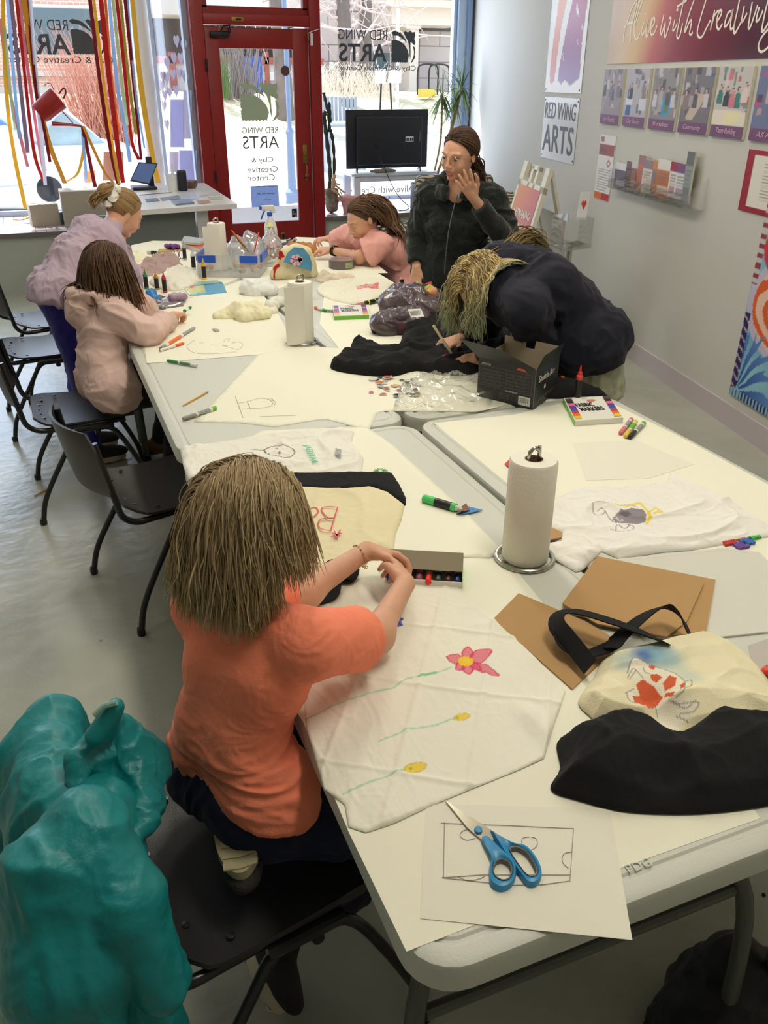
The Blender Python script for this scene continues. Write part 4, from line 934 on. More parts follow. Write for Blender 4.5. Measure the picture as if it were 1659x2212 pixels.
def shoe(par, an, toe, s, m_up, m_sole, up=(0, 0, 1), name='shoe'):
    an = NA(an, float); toe = NA(toe, float); d = U(toe-an); A = frame(d, up); L = NM(toe-an)
    S = SDF(); p = lambda x, y, z: an+A@NA([x, y, z])
    S.ell(p(L*0.25, 0, -0.035*s), (L*0.62, 0.038*s, 0.036*s), A, 0, 0.02); S.ell(p(0, 0, -0.005*s), (0.045*s, 0.036*s, 0.05*s), A, 0, 0.02); S.ell(p(L*0.7, 0, -0.045*s), (0.06*s, 0.04*s, 0.026*s), A, 0, 0.02)
    o = S.mesh(name, 0.004, m_up, par, cuts=[(p(0, 0, -0.06*s), -A[:, 2])])
    b = MB(); V = []
    for (x, y) in [(L*0.32+(L*0.66)*cos(a)*1.0, (0.043 if cos(a) > 0 else 0.036)*s*sin(a)) for a in LS(0, 2*PI, 28, endpoint=False)]: V.append(p(x, y, -0.082*s))
    b.slab(V, A[:, 2], 0.026*s, m_sole)
    for i in range(7):
        x = L*(-0.22+0.17*i); b.slab([p(x, -0.032*s, -0.085*s), p(x+L*0.10, -0.032*s, -0.085*s), p(x+L*0.13, 0.0, -0.085*s), p(x+L*0.10, 0.032*s, -0.085*s), p(x, 0.032*s, -0.085*s), p(x+0.03*L, 0, -0.085*s)], A[:, 2], 0.004, m_sole)
    b.build('sole', o); return o
def cloth_disp(amp, sc=7.0, seed=0.0, stretch=(1, 1, 1)):
    def f(V, N): return CL(folds(V*NA(stretch)+seed, sc*1.4), -0.4, 1)*amp*1.2+vnoise(V+seed, 30)*amp*0.15
    return f
def M_cloth(name, rgb, rough=0.85, bump=(260, 0.09), noise=None, sheen=0.05): return mat(name, rgb, rough, bump=bump, noise=noise, sheen=sheen)

def strandmesh(name, P, w, cols, m, par, tipw=0.25, gradient=None):
    """P (N, S, 3) strands -> three-sided tapered locks"""
    N, S, _ = P.shape; T_ = np.gradient(P, axis=1); T_ /= NM(T_, axis=2)[..., None]+1e-9
    ref = RNG.normal(size=(N, 1, 3)); u = np.cross(T_, ref); u /= NM(u, axis=2)[..., None]+1e-9; v = np.cross(T_, u)
    tt = LS(0, 1, S); rad = (NA(w).reshape(-1, 1) if np.ndim(w) else np.full((N, 1), w))*(0.55+0.9*np.sin(PI*CL(tt*0.8+0.12, 0, 1)))[None]*(1-(1-tipw)*tt**4)[None]
    K = 4; V = NS([P+rad[..., None]*(cos(2*PI*k/K)*u+0.7*sin(2*PI*k/K)*v) for k in range(K)], 2).reshape(-1, 3)
    i = np.arange(N)[:, None, None]; s_ = np.arange(S-1)[None, :, None]; k = np.arange(K)[None, None, :]; a = (i*S+s_)*K+k; b = (i*S+s_)*K+(k+1) % K
    F = NS([a, b, b+K, a+K], -1).reshape(-1, 4); C = np.repeat(np.repeat(cols[:, None, None], S, 1), K, 2)
    if gradient is not None: C = C*(1-(tt**1.5)[None, :, None, None])+NA(lin(gradient))*(tt**1.5)[None, :, None, None]
    return meshobj(name, V, F, m, par, None, True, C.reshape(-1, 3))
M_hair = mat('hair', (120, 100, 80), 0.55, vcol=True, spec=0.35)
HC = (-0.014, 0, 0.024); HR = NA((0.101, 0.083, 0.093))
def haircols(N, c1, c2, rnd=0.12):
    t = RNG.random((N, 1)); C = NA(lin(c1))*(1-t)+NA(lin(c2))*t; return C*(1+RNG.uniform(-rnd, rnd, (N, 1)))
def scalp_roots(n, front=0.30, top=0.66, nape=-0.45):
    u = RNG.normal(size=(n*4, 3)); u /= NM(u, axis=1)[:, None]
    ok = ((u[:, 0] < front) | (u[:, 2] > top)) & (u[:, 2] > nape) & ((u[:, 2] > -0.1) | (u[:, 0] < 0.0)); return u[ok][:n]
def loose_hair(par, C, A, s, n, length, c1, c2, part=0.0, wave=0.006, seg=16, width=0.0028, coll=(), grav=(0, 0, -1), side=0.9, backp=0.35, vol=1.05, ease=0.22, grad=None, front=0.30, name='hair', rnd=0.25, pull=None, nape=-0.45, top=0.66):
    C = NA(C, float); u = scalp_roots(n, front, top, nape); N = len(u); cc = C+A@(NA(HC)*s); R = HR*s
    lay = 1.0+RNG.random(N)*0.06*vol; P = np.zeros((N, seg+1, 3)); X = cc+(u*R)@A.T; P[:, 0] = X
    sg = np.sign(u[:, 1]-part); dl = NS([-backp+0*sg, sg*side*(0.3+0.7*CL(u[:, 2], 0, 1)), 0.05-0.5*(1-CL(u[:, 2], 0, 1))], 1); D = dl@A.T; D /= NM(D, axis=1)[:, None]
    g = U(grav); L = length*(0.82+0.18*RNG.random(N)); ph = RNG.random(N)*6.28; st = L/seg; Wv = RNG.normal(size=(N, 3)); Wv /= NM(Wv, axis=1)[:, None]; jit = RNG.normal(size=(N, 3))*0.10
    for k in range(1, seg+1):
        e = ease*(0.4+1.2*k/seg); D = D*(1-e)+(g+jit)*e
        if pull is not None: D = D+NA(pull)*0.08
        D /= NM(D, axis=1)[:, None]; X = X+D*st[:, None]+Wv*(wave*math.sqrt(k/seg))*(np.sin(ph+k*0.6)[:, None])
        l = (X-cc)@A; q = np.sqrt(((l/(R*lay[:, None]))**2).sum(1)); m = q < 1
        if m.any():
            l2 = l/np.where(m, q, 1)[:, None]; X = np.where(m[:, None], cc+l2@A.T, X); nn = (l2/(R*R))@A.T; nn /= NM(nn, axis=1)[:, None]; dn = (D*nn).sum(1); D = np.where((m & (dn < 0))[:, None], D-nn*dn[:, None], D)
        for (a, b, r) in coll:
            a = NA(a); b = NA(b); d = b-a; t = CL(((X-a)@d)/(d@d+1e-9), 0, 1); q = X-a-t[:, None]*d; ql = NM(q, axis=1); m = ql < r*lay
            X = np.where(m[:, None], a+t[:, None]*d+q/(ql[:, None]+1e-9)*(r*lay)[:, None], X)
        P[:, k] = X
    return strandmesh(name, P, width*(0.7+0.6*RNG.random(N)), haircols(N, c1, c2, rnd), M_hair, par, gradient=grad)
def tied_hair(par, C, A, s, n, tie, c1, c2, name='hair', width=0.0026, front=0.30, rnd=0.2, top=0.66):
    C = NA(C, float); u = scalp_roots(n, front, top); N = len(u); cc = C+A@(NA(HC)*s); R = HR*s; tu = U(((NA(tie)-cc)@A)/R); seg = 12; P = np.zeros((N, seg+1, 3))
    om = np.arccos(CL(u@tu, -0.98, 0.999))
    for k in range(seg+1):
        t = (k/seg); w_ = (np.sin((1-t)*om)/np.sin(om))[:, None]*u+(np.sin(t*om)/np.sin(om))[:, None]*tu; w_ /= NM(w_, axis=1)[:, None]; P[:, k] = cc+(w_*R*(1.0+0.05*np.sin(PI*t)+0.015*RNG.random((N, 1))))@A.T
    return strandmesh(name, P, width, haircols(N, c1, c2, rnd), M_hair, par, tipw=0.8)
def tail_hair(par, tie, path, n, spread, c1, c2, name='ponytail', width=0.0026, wave=0.006, rnd=0.25, grad=None):
    Q = spline([tie]+list(path), 5); S = len(Q); off = RNG.normal(size=(n, 1, 3)); tt = LS(0, 1, S); prof = (0.35+1.1*np.sin(PI*CL(tt*0.85+0.05, 0, 1)))[None, :, None]*spread
    ph = RNG.random((n, 1, 1))*6.28; P = Q[None]+off*0.5*prof+np.sin(ph+tt[None, :, None]*9)*RNG.normal(size=(n, 1, 3))*wave
    return strandmesh(name, P, width, haircols(n, c1, c2, rnd), M_hair, par, gradient=grad)
def hair_cap(par, C, A, s, rgb, k=1.0, front=(0.030, 0, -0.02), fz=0.0):
    """dense under-layer of hair hugging the scalp"""
    C = NA(C, float); p = lambda x, y, z: C+A@(NA([x, y, z])*s); S = SDF(); S.ell(p(*HC), HR*s*0.985*k, A, 0, 0.01)
    n = A@U((1.0, 0, -0.62)); n2 = p(0.045+fz, 0, 0.055)
    m = mat('hair_under_%d_%d' % (rgb[0], rgb[1]), rgb, 0.7, bump=(120, 0.4))
    return S.mesh('hair_underlayer', 0.005, m, par, cuts=[(n2, n), (p(0, 0, -0.055), A@NA((0, 0, -1.0)))])

# ---- kneeling child in the orange t-shirt, foreground
pr = thing('person', 'child with bobbed light brown hair in an orange t-shirt kneeling on the nearest chair', 'person', (0.2, 1.2, 0.44))
J = dict(hipL=(0.155, 1.25, 0.57), hipR=(0.215, 1.115, 0.57), shL=(0.175, 1.315, 0.895), shR=(0.315, 1.125, 0.90), neck=(0.245, 1.225, 0.955), waist=(0.18, 1.19, 0.70), chest=(0.225, 1.205, 0.83),
         elL=(0.40, 1.435, 0.80), wrL=(0.565, 1.50, 0.83), elR=(0.482, 1.235, 0.80), wrR=(0.600, 1.365, 0.815))
hc = NA((0.258, 1.245, 1.085)); HA = frame((0.93, 0.20, -0.38), (0.35, 0.1, 1)); hs = 0.95
S = SDF(); torso(S, J, 0.86, -0.012); head(S, hc, HA, hs); S.cone(J['neck'], hc+HA@NA((-0.02, 0, -0.05)), 0.043, 0.045, 0, 0.03)
for sd in 'LR': arm(S, J, sd, 0.86, 0.0)
hand(S, J['wrL'], (0.9, -0.25, -0.25), (0.1, 0.5, 0.85), -1, 0.82, (0.55, 0.55, 0.6, 0.65), 0.5)
hand(S, J['wrR'], (0.25, 0.85, -0.1), (0.75, -0.1, 0.6), 1, 0.82, (0.7, 0.75, 0.8, 0.8), 0.5)
S.mesh('body', 0.0035, [M_skin, M_lips], pr)
M_orange = M_cloth('orange_jersey', (255, 142, 108), 0.85)
S = SDF(); J2 = dict(J); J2['hipL'] = (0.16, 1.265, 0.60); J2['hipR'] = (0.225, 1.095, 0.60); torso(S, J2, 0.86, -0.004, k=0.04)
for sd in 'LR': arm(S, J, sd, 0.9, 0.014, upto=0.36, cap=True)
bz = NA((0.205, 1.19, 0.585))
S.cone((0.16, 1.26, 0.62), (0.165, 1.265, 0.5), 0.080, 0.088).cone((0.225, 1.10, 0.62), (0.225, 1.095, 0.5), 0.080, 0.088)
def odisp(V, N):
    k = CL((0.86-V[:, 2])/0.25, 0.15, 1); return CL(folds(V*NA((0.6, 0.6, 1.5))+2.2, 12), -0.4, 1)*0.012*k+folds(V*NA((1, 1, 1.6))+9, 22)*0.002
S.mesh('t_shirt', 0.004, M_orange, pr, disp=odisp, cuts=[(bz, (-0.20, -0.12, -1.0)), ((0.262, 1.24, 0.955), U((0.25, 0.15, 1.0)))])
M_navy = M_cloth('navy_denim', (22, 26, 52), 0.9)
S = SDF(); S.cone((0.155, 1.25, 0.565), (0.215, 1.115, 0.565), 0.088, 0.088, 0, 0.04)
S.chain([(0.155, 1.26, 0.55), (0.30, 1.30, 0.525), (0.40, 1.29, 0.50)], [0.088, 0.075, 0.058], 0, 0.03).chain([(0.40, 1.29, 0.495), (0.28, 1.22, 0.488), (0.17, 1.155, 0.487)], [0.052, 0.045, 0.038], 0, 0.02)
S.chain([(0.215, 1.12, 0.55), (0.33, 1.10, 0.52), (0.435, 1.075, 0.46)], [0.088, 0.075, 0.06], 0, 0.03).chain([(0.435, 1.075, 0.45), (0.37, 1.12, 0.28), (0.275, 1.165, 0.16)], [0.058, 0.052, 0.042], 0, 0.02)
S.mesh('trousers', 0.005, M_navy, pr, disp=cloth_disp(0.006, 9, 4))
M_shoe = mat('dark_mesh_shoe', (48, 44, 40), 0.8, bump=(200, 0.5)); M_sole = mat('worn_sole', (200, 188, 150), 0.8, noise=(20, 0.3)); M_wsole = mat('white_sole', (206, 190, 164), 0.7)
shoe(pr, (0.165, 1.135, 0.485), (0.148, 1.000, 0.478), 0.92, M_shoe, M_sole, up=(0.12, 0.62, -0.75))
shoe(pr, (0.240, 1.170, 0.10), (0.262, 1.060, 0.085), 1.0, M_shoe, M_wsole, up=(0.75, 0.1, 0.62))
hair_cap(pr, hc, HA, hs, (130, 112, 84), 1.02)
nkc = [(J['neck'], (0.24, 1.22, 0.88), 0.055), (J['shL'], J['shR'], 0.062)]
loose_hair(pr, hc, HA, hs, 9500, 0.185, (176, 152, 114), (136, 114, 84), front=0.12, top=0.55, part=0.15, wave=0.0014, seg=18, width=0.0012, coll=nkc, backp=0.35, side=0.5, ease=0.50, vol=1.6, grad=(184, 160, 118), rnd=0.3)
loose_hair(pr, hc, HA, hs*1.03, 500, 0.19, (204, 182, 140), (160, 138, 104), part=0.15, wave=0.006, seg=18, width=0.0010, coll=nkc, backp=0.3, side=0.5, ease=0.42, vol=1.6, grad=(206, 182, 138), rnd=0.2, name='hair_wisps')
b = MB(); W = NA(J['wrL'])-U(NA(J['wrL'])-NA(J['elL']))*0.02; Aw = frame(NA(J['wrL'])-NA(J['elL']), (0, 0, 1))
for k in range(16):
    a = 2*PI*k/16; c = W+Aw@NA((0.006*cos(a*1.0), 0.026*cos(a), 0.026*sin(a)))-NA((0, 0, 0.003)); b.tube([c+Aw@NA((0, 0.005*cos(q+a), 0.0032*sin(q))) for q in LS(0, 2*PI, 7)[:-1]], 0.0008, mat('gold', (206, 160, 90), 0.3, metal=1), 5, closed=True)
tag(b.build('bracelet', pr), 'thin gold chain bracelet')
# ---- teenager bending over the table in the lilac sweatshirt
def yv(px, py, y): return NA(Yp(px, py, y))
pr = thing('person', 'girl with a white scrunchie in a lilac sweatshirt and blue leggings, leaning over the table', 'person', (0.05, 4.3, 0))
J = dict(hipL=(0.035, 4.33, 0.865), hipR=(0.045, 4.17, 0.865), waist=(0.14, 4.36, 0.99), chest=(0.26, 4.52, 1.05), shL=(0.30, 4.76, 1.03), shR=(0.335, 4.50, 1.02), neck=(0.375, 4.70, 1.075),
         elL=tuple(T(272, 590, 0.775)), wrL=tuple(yv(262, 530, 4.86)), elR=(0.42, 4.62, 0.80), wrR=tuple(T(280, 573, 0.785)), kneeL=(0.09, 4.36, 0.46), kneeR=(0.10, 4.18, 0.46), ankL=(0.07, 4.38, 0.09), ankR=(0.09, 4.18, 0.09))
hc = yv(268, 459, 4.80); HA = frame((0.86, 0.30, -0.62), (0.55, 0.1, 0.9)); hs = 0.96
S = SDF(); torso(S, J, 0.95, -0.01); head(S, hc, HA, hs); S.cone(J['neck'], hc+HA@NA((-0.02, 0, -0.05)), 0.05, 0.05, 0, 0.03)
for sd in 'LR': arm(S, J, sd, 0.95, 0.0); leg(S, J, sd, 0.9, -0.008)
hand(S, J['wrL'], hc+HA@NA((0.02, 0.02, -0.11))-NA(J['wrL'])+NA((0.02, 0, 0.02)), (0.2, -1, 0), 1, 0.86, (0.9, 1.0, 1.1, 1.2), 0.5); hand(S, J['wrR'], (0.8, 0.4, -0.2), (0, -0.1, 1), 1, 0.86, (0.6, 0.8, 0.9, 0.9), 0.6)
S.mesh('body', 0.004, [M_skin, M_lips], pr); eyes(pr, hc, HA, hs, False, (150, 120, 84))
S = SDF(); torso(S, J, 0.94, 0.006, wide=1.1, k=0.04); S.cone(J['shL'], J['shR'], 0.062, 0.062, 0, 0.04)
for sd in 'LR': arm(S, J, sd, 1.0, 0.020, upto=0.97, cap=True)
S.cone((0.03, 4.33, 0.85), (0.035, 4.18, 0.85), 0.105, 0.105, 0, 0.04)
def ldisp(V, N): return CL(folds(V*NA((1.4, 0.7, 0.9))+1.3, 10), -0.4, 1)*0.015+folds(V*NA((2.2, 1.2, 1.2))+6, 15)*0.004
S.mesh('sweatshirt', 0.0055, M_cloth('lilac_fleece', (184, 162, 178)), pr, disp=ldisp, cuts=[((0.03, 4.25, 0.805), U((-0.35, -0.2, -1))), ((0.40, 4.72, 1.09), U((0.7, 0.45, 0.75)))])
S = SDF(); S.cone(J['hipL'], J['hipR'], 0.090, 0.090, 0, 0.04)
for sd in 'LR': leg(S, J, sd, 0.9, 0.004)
S.mesh('leggings', 0.006, M_cloth('blue_leggings', (34, 30, 128), 0.6), pr, disp=cloth_disp(0.003, 10, 3))
for sd in 'LR': a = NA(J['ank'+sd]); shoe(pr, a+NA((0, 0, -0.0)), a+NA((0.16, 0.03, -0.0)), 1.0, M_shoe, M_wsole)
hair_cap(pr, hc, HA, hs, (150, 122, 84), 1.0); tie = hc+HA@(NA((-0.115, 0.0, 0.035))*hs)
tied_hair(pr, hc, HA, hs, 1300, tie, (178, 148, 104), (142, 112, 76), width=0.0022)
S = SDF(); bc = tie+HA@NA((-0.028, 0, 0.012)); S.ell(bc, (0.036, 0.034, 0.036), HA, 0); bn = S.mesh('hair_bun', 0.004, mat('hair_under_b', (160, 128, 88), 0.7), pr, disp=lambda V, N: folds(V, 40)*0.004)
th = LS(0, 2*PI, 14); n = 260; P = NS([bc[None]+(HA@NS([0.034*np.cos(th+q)*(0.6), 0.035*np.sin(th+q), 0.035*np.cos(th+q)*0.9+0.01*np.sin(q*3)*np.ones(14)]) ).T+RNG.normal(size=3)*0.006 for q in RNG.random(n)*6.28]); strandmesh('hair_bun_strands', P, 0.0022, haircols(n, (182, 150, 104), (136, 104, 68)), M_hair, pr)
tail_hair(pr, bc, [bc+NA((-0.05, -0.02, -0.03)), bc+NA((-0.075, -0.02, -0.075))], 70, 0.016, (178, 148, 104), (140, 110, 74), 'hair_ends')
b = MB(); Pq = []
for k in range(60):
    a = 2*PI*k/60; rr = 0.046+0.012*sin(a*7); Pq.append(tie+HA@NA((0.004+0.008*sin(a*9), rr*sin(a), rr*cos(a))))
b.tube(Pq, [0.017+0.008*sin(k*1.9) for k in range(60)], M_cloth('white_satin', (232, 228, 216), 0.5), 8, closed=True); b.build('scrunchie', pr, label='white satin scrunchie')
c = hc+HA@(NA((0.0, -0.084, -0.034))*hs); b = MB().tube([c+HA@NA((0.006*cos(a), 0, 0.006*sin(a)-0.006)) for a in LS(0, 2*PI, 12)[:-1]], 0.001, mat('gold', (206, 160, 90), 0.3, metal=1), 5, closed=True); b.build('earring', pr)

# ---- small child in the pale pink hoodie
pr = thing('person', 'child with long brown hair in a pale pink hoodie, seated and drawing at the table', 'person', (0.2, 3.75, 0.44))
J = dict(hipL=(0.175, 3.84, 0.54), hipR=(0.205, 3.66, 0.54), waist=(0.185, 3.77, 0.68), chest=(0.215, 3.83, 0.80), shL=(0.205, 4.00, 0.875), shR=(0.265, 3.73, 0.865), neck=(0.245, 3.87, 0.925),
         elL=(0.42, 4.08, 0.79), wrL=(0.40, 4.0, 0.86), elR=tuple(T(318, 722, 0.785)), wrR=tuple(T(374, 682, 0.79)), kneeL=(0.50, 3.90, 0.50), kneeR=(0.50, 3.70, 0.50), ankL=(0.42, 4.16, 0.10), ankR=(0.44, 3.92, 0.10))
hc = yv(229, 580, 3.86)+NA((0.006, 0, 0)); HA = frame((0.88, 0.25, -0.42), (0.35, 0.1, 1)); hs = 0.93
S = SDF(); torso(S, J, 0.82, -0.01); head(S, hc, HA, hs); S.cone(J['neck'], hc+HA@NA((-0.02, 0, -0.05)), 0.042, 0.042, 0, 0.03)
for sd in 'LR': arm(S, J, sd, 0.8, 0.0); leg(S, J, sd, 0.75, 0.0)
hand(S, J['wrR'], (0.62, 0.78, -0.1), (0, 0, 1), 1, 0.78, (0.7, 0.8, 0.9, 0.9), 0.5); hand(S, J['wrL'], (0.0, -0.4, 0.9), (0.9, 0.2, 0.1), -1, 0.75, (0.6, 0.7, 0.8, 0.9), 0.4)
S.mesh('body', 0.004, [M_skin, M_lips], pr); eyes(pr, hc, HA, hs, False, (90, 66, 50))
S = SDF(); torso(S, J, 0.86, 0.012, wide=1.1, k=0.04); S.cone((0.175, 3.85, 0.56), (0.21, 3.65, 0.56), 0.105, 0.105, 0, 0.04)
for sd in 'LR': arm(S, J, sd, 0.92, 0.016, upto=0.86, cap=True)
S.ell((0.135, 3.85, 0.855), (0.062, 0.105, 0.085), None, 0, 0.015)
for k in range(9):
    a0, a1 = -2.0+4.0*k/9, -2.0+4.0*(k+1)/9; q = lambda a: (0.225-0.115*cos(a), 3.86+0.105*sin(a), 0.925+0.012*cos(a)); S.cone(q(a0), q(a1), 0.024, 0.024, 0, 0.012)
def pdisp(V, N): return CL(folds(V*NA((1.0, 0.8, 1.2))+4.3, 10), -0.4, 1)*0.014+folds(V+6, 18)*0.003
S.mesh('hoodie', 0.005, M_cloth('pale_pink_fleece', (222, 190, 180)), pr, disp=pdisp, cuts=[((0.2, 3.75, 0.475), (0, 0, -1))])
S = SDF(); S.cone(J['hipL'], J['hipR'], 0.10, 0.10, 0, 0.04)
for sd in 'LR': leg(S, J, sd, 0.86, 0.008)
S.mesh('trousers', 0.006, M_cloth('black_cotton', (20, 19, 22)), pr, disp=cloth_disp(0.004, 9, 3))
for sd in 'LR': a = NA(J['ank'+sd]); shoe(pr, a+NA((0, 0, 0.0)), a+NA((-0.10 if sd == 'L' else 0.12, 0.03, -0.01)), 0.9, mat('brown_suede', (116, 84, 52), 0.9), mat('brown_sole', (90, 66, 44), 0.9))
hair_cap(pr, hc, HA, hs, (70, 50, 36), 1.0)
loose_hair(pr, hc, HA, hs, 3000, 0.30, (100, 72, 50), (62, 44, 32), part=0.0, wave=0.003, seg=16, width=0.0026, coll=[((0.12, 3.80, 0.875), (0.20, 3.90, 0.875), 0.105)], backp=0.2, side=0.45, ease=0.5, vol=1.2, rnd=0.3, grad=(100, 72, 50), front=0.22, pull=(0.25, 0.05, 0))

# ---- girl in the pink t-shirt at the far right
pr = thing('person', 'girl with long wavy hair in a pink t-shirt, seated at the far right table', 'person', (2.1, 5.0, 0.44))
J = dict(hipL=(2.13, 4.92, 0.55), hipR=(2.12, 5.12, 0.55), waist=(2.10, 5.02, 0.69), chest=(2.05, 5.0, 0.80), shL=tuple(yv(826, 528, 4.86)), shR=tuple(yv(752, 507, 5.2)), neck=tuple(yv(802, 503, 5.0)),
         elL=tuple(T(775, 556, 0.79)), wrL=tuple(T(716, 540, 0.80)), elR=tuple(T(722, 518, 0.80)), wrR=tuple(T(708, 520, 0.81)))
hc = yv(783, 473, 4.99); HA = frame((-0.88, -0.10, -0.48), (-0.35, 0, 1)); hs = 1.0
S = SDF(); torso(S, J, 0.92, -0.01); head(S, hc, HA, hs); S.cone(J['neck'], hc+HA@NA((-0.02, 0, -0.05)), 0.045, 0.045, 0, 0.03)
arm(S, J, 'L', 0.95, 0.0)
J['elR'] = (1.80, 5.30, 0.80); J['wrR'] = (1.83, 5.52, 0.81); arm(S, J, 'R', 0.95, 0.0)
S.cone(J['shR'], J['elR'], 0.045, 0.04)
hand(S, J['wrL'], (-0.85, 0.5, 0.0), (-0.1, -0.2, 1), 1, 0.9, (0.5, 0.6, 0.7, 0.8), 0.4); hand(S, J['wrR'], (-0.9, -0.1, 0.0), (0, 0, 1), -1, 0.9, (0.6, 0.7, 0.8, 0.9), 0.4)
for sd, y in (('L', 4.92), ('R', 5.12)): S.chain([(2.12, y, 0.55), (1.70, y, 0.52), (1.66, y, 0.28), (1.66, y, 0.08)], [0.085, 0.058, 0.05, 0.035], 0, 0.03)
S.mesh('body', 0.0045, [M_skin, M_lips], pr); eyes(pr, hc, HA, hs, False, (96, 70, 52))
S = SDF(); torso(S, J, 0.94, 0.004, wide=1.1, k=0.04); S.cone(J['shL'], NA(J['shL'])*0.35+NA(J['elL'])*0.65, 0.062, 0.088, 0, 0.03, True); S.cone(J['shR'], NA(J['shR'])*0.35+NA(J['elR'])*0.65, 0.062, 0.085, 0, 0.03, True); S.cone((2.13, 4.9, 0.54), (2.12, 5.14, 0.54), 0.10, 0.10, 0, 0.05)
S.mesh('t_shirt', 0.006, M_cloth('pink_jersey', (240, 176, 166)), pr, disp=cloth_disp(0.009, 7, 8), cuts=[((2.1, 5, 0.48), (0, 0, -1))])
S = SDF(); S.cone(J['hipL'], J['hipR'], 0.10, 0.10, 0, 0.04)
for y in (4.92, 5.12): S.chain([(2.12, y, 0.55), (1.70, y, 0.52), (1.66, y, 0.28), (1.66, y, 0.1)], [0.095, 0.068, 0.058, 0.045], 0, 0.03)
S.mesh('trousers', 0.007, M_cloth('grey_leggings', (96, 92, 96)), pr)
for y in (4.92, 5.12): shoe(pr, (1.66, y, 0.09), (1.50, y, 0.09), 1.0, M_shoe, M_wsole)
W = NA(J['wrL']); d = U(NA(J['elL'])-W); Aw = frame(d, (0, 0, 1))
for k in range(2): MB().tube([W+d*(0.022+0.016*k)+Aw@NA((0, 0.029*cos(a), 0.029*sin(a))) for a in LS(0, 2*PI, 20)[:-1]], 0.005, M_tube, 6, closed=True).build('wristband', pr, label='black wristband')
hair_cap(pr, hc, HA, hs, (84, 62, 46), 1.0); tie = hc+HA@(NA((-0.10, 0.0, 0.06))*hs)
tied_hair(pr, hc, HA, hs, 900, tie, (112, 84, 60), (74, 54, 40), width=0.003)
cl = [((2.0, 4.9, 0.86), (2.0, 5.15, 0.86), 0.10), ((2.07, 4.92, 0.7), (2.07, 5.1, 0.7), 0.15)]
loose_hair(pr, hc, HA, hs, 900, 0.48, (130, 98, 70), (84, 60, 44), part=0.0, wave=0.012, seg=22, width=0.0036, coll=cl, backp=0.9, side=0.15, ease=0.28, vol=1.3, front=-0.25, name='hair_length', top=2)
loose_hair(pr, hc, HA, hs, 300, 0.16, (130, 98, 70), (84, 60, 44), wave=0.004, seg=12, width=0.002, backp=0.75, side=0.6, ease=0.12, front=0.33, name='hair_front_locks', nape=0.2)
P = [tie+HA@NA((-0.0+0.006*sin(a*5), 0.024*cos(a), 0.024*sin(a))) for a in LS(0, 2*PI, 30)[:-1]]; MB().tube(P, [0.009+0.004*sin(k*2.1) for k in range(29)], M_cloth('cream_satin', (206, 182, 136), 0.5), 8, closed=True).build('scrunchie', pr, label='cream scrunchie')

# ---- girl standing in the dark green fleece
pr = thing('person', 'girl with round glasses in a dark green fleece, standing with one hand raised', 'person', (2.0, 3.98, 0))
J = dict(hipL=(2.09, 3.90, 0.86), hipR=(1.91, 4.02, 0.86), waist=(2.0, 3.97, 1.0), chest=(1.99, 3.95, 1.12), shL=(2.125, 3.86, 1.235), shR=(1.875, 4.03, 1.235), neck=(1.975, 3.93, 1.30),
         elL=(2.215, 3.74, 0.99), wrL=tuple(yv(1023, 428, 3.70)), elR=tuple(yv(902, 505, 4.10)), wrR=tuple(yv(900, 578, 4.0)), kneeL=(2.09, 3.92, 0.46), kneeR=(1.93, 4.03, 0.46), ankL=(2.10, 3.96, 0.09), ankR=(1.94, 4.06, 0.09))
hc = yv(992, 332, 3.88); HA = frame((-0.86, -0.52, -0.22), (0.06, -0.08, 1)); hs = 0.97
S = SDF(); torso(S, J, 0.95, -0.01); head(S, hc, HA, hs, True, False); S.cone(J['neck'], hc+HA@NA((-0.02, 0, -0.05)), 0.046, 0.046, 0, 0.03); S.cone((1.96, 3.91, 1.27), (1.975, 3.93, 1.34), 0.055, 0.046, 0, 0.03)
for sd in 'LR': arm(S, J, sd, 0.95, 0.0); leg(S, J, sd, 0.9, -0.008)
hd = yv(1000, 380, 3.70)-NA(J['wrL']); hand(S, J['wrL'], hd+NA((-0.01, -0.02, 0)), (-0.55, -0.8, 0.1), -1, 0.92, (0.10, 0.15, 0.12, 0.1), 0.0, spread=0.16)
hand(S, J['wrR'], (-0.15, -0.2, -1), (-0.7, -0.5, 0.2), 1, 0.9, (0.5, 0.6, 0.7, 0.7), 0.3)
S.mesh('body', 0.0035, [M_skin, M_lips, M_mouth], pr); eyes(pr, hc, HA, hs, True, (84, 60, 46))
S = SDF(); torso(S, J, 0.96, 0.014, wide=1.1, k=0.04); S.cone((2.10, 3.89, 0.86), (1.90, 4.03, 0.86), 0.105, 0.105, 0, 0.04)
for sd in 'LR': arm(S, J, sd, 1.0, 0.018, upto=0.93, cap=True)
A_ = frame((-0.6, -0.8, 0), (0, 0, 1)); nk = NA((1.965, 3.92, 1.305))
for k in range(14):
    a0, a1 = -2.55+5.1*k/14, -2.55+5.1*(k+1)/14; q = lambda a: nk+A_@NA((-0.082*cos(a), 0.085*sin(a), 0.03*cos(a)-0.002-0.02*(abs(a) > 2))); S.cone(q(a0), q(a1), 0.021, 0.021, 0, 0.008); S.cone(q(a0)+NA((0, 0, 0.022)), q(a1)+NA((0, 0, 0.022)), 0.015, 0.015, 0, 0.008)
M_fle = M_cloth('green_fleece', (25, 33, 29), 0.95, noise=(9, 0.5), sheen=0.2, bump=(90, 0.6))
S.mesh('fleece_jacket', 0.0055, M_fle, pr, disp=lambda V, N: CL(folds(V*NA((1, 1, 0.8)), 10), -0.4, 1)*0.014+vnoise(V, 45)*0.002)
zc = [yv(x, y, 3.77+0.05*k/6) for k, (x, y) in enumerate(((987, 418), (980, 440), (973, 470), (967, 500), (963, 530), (960, 560), (958, 590)))]
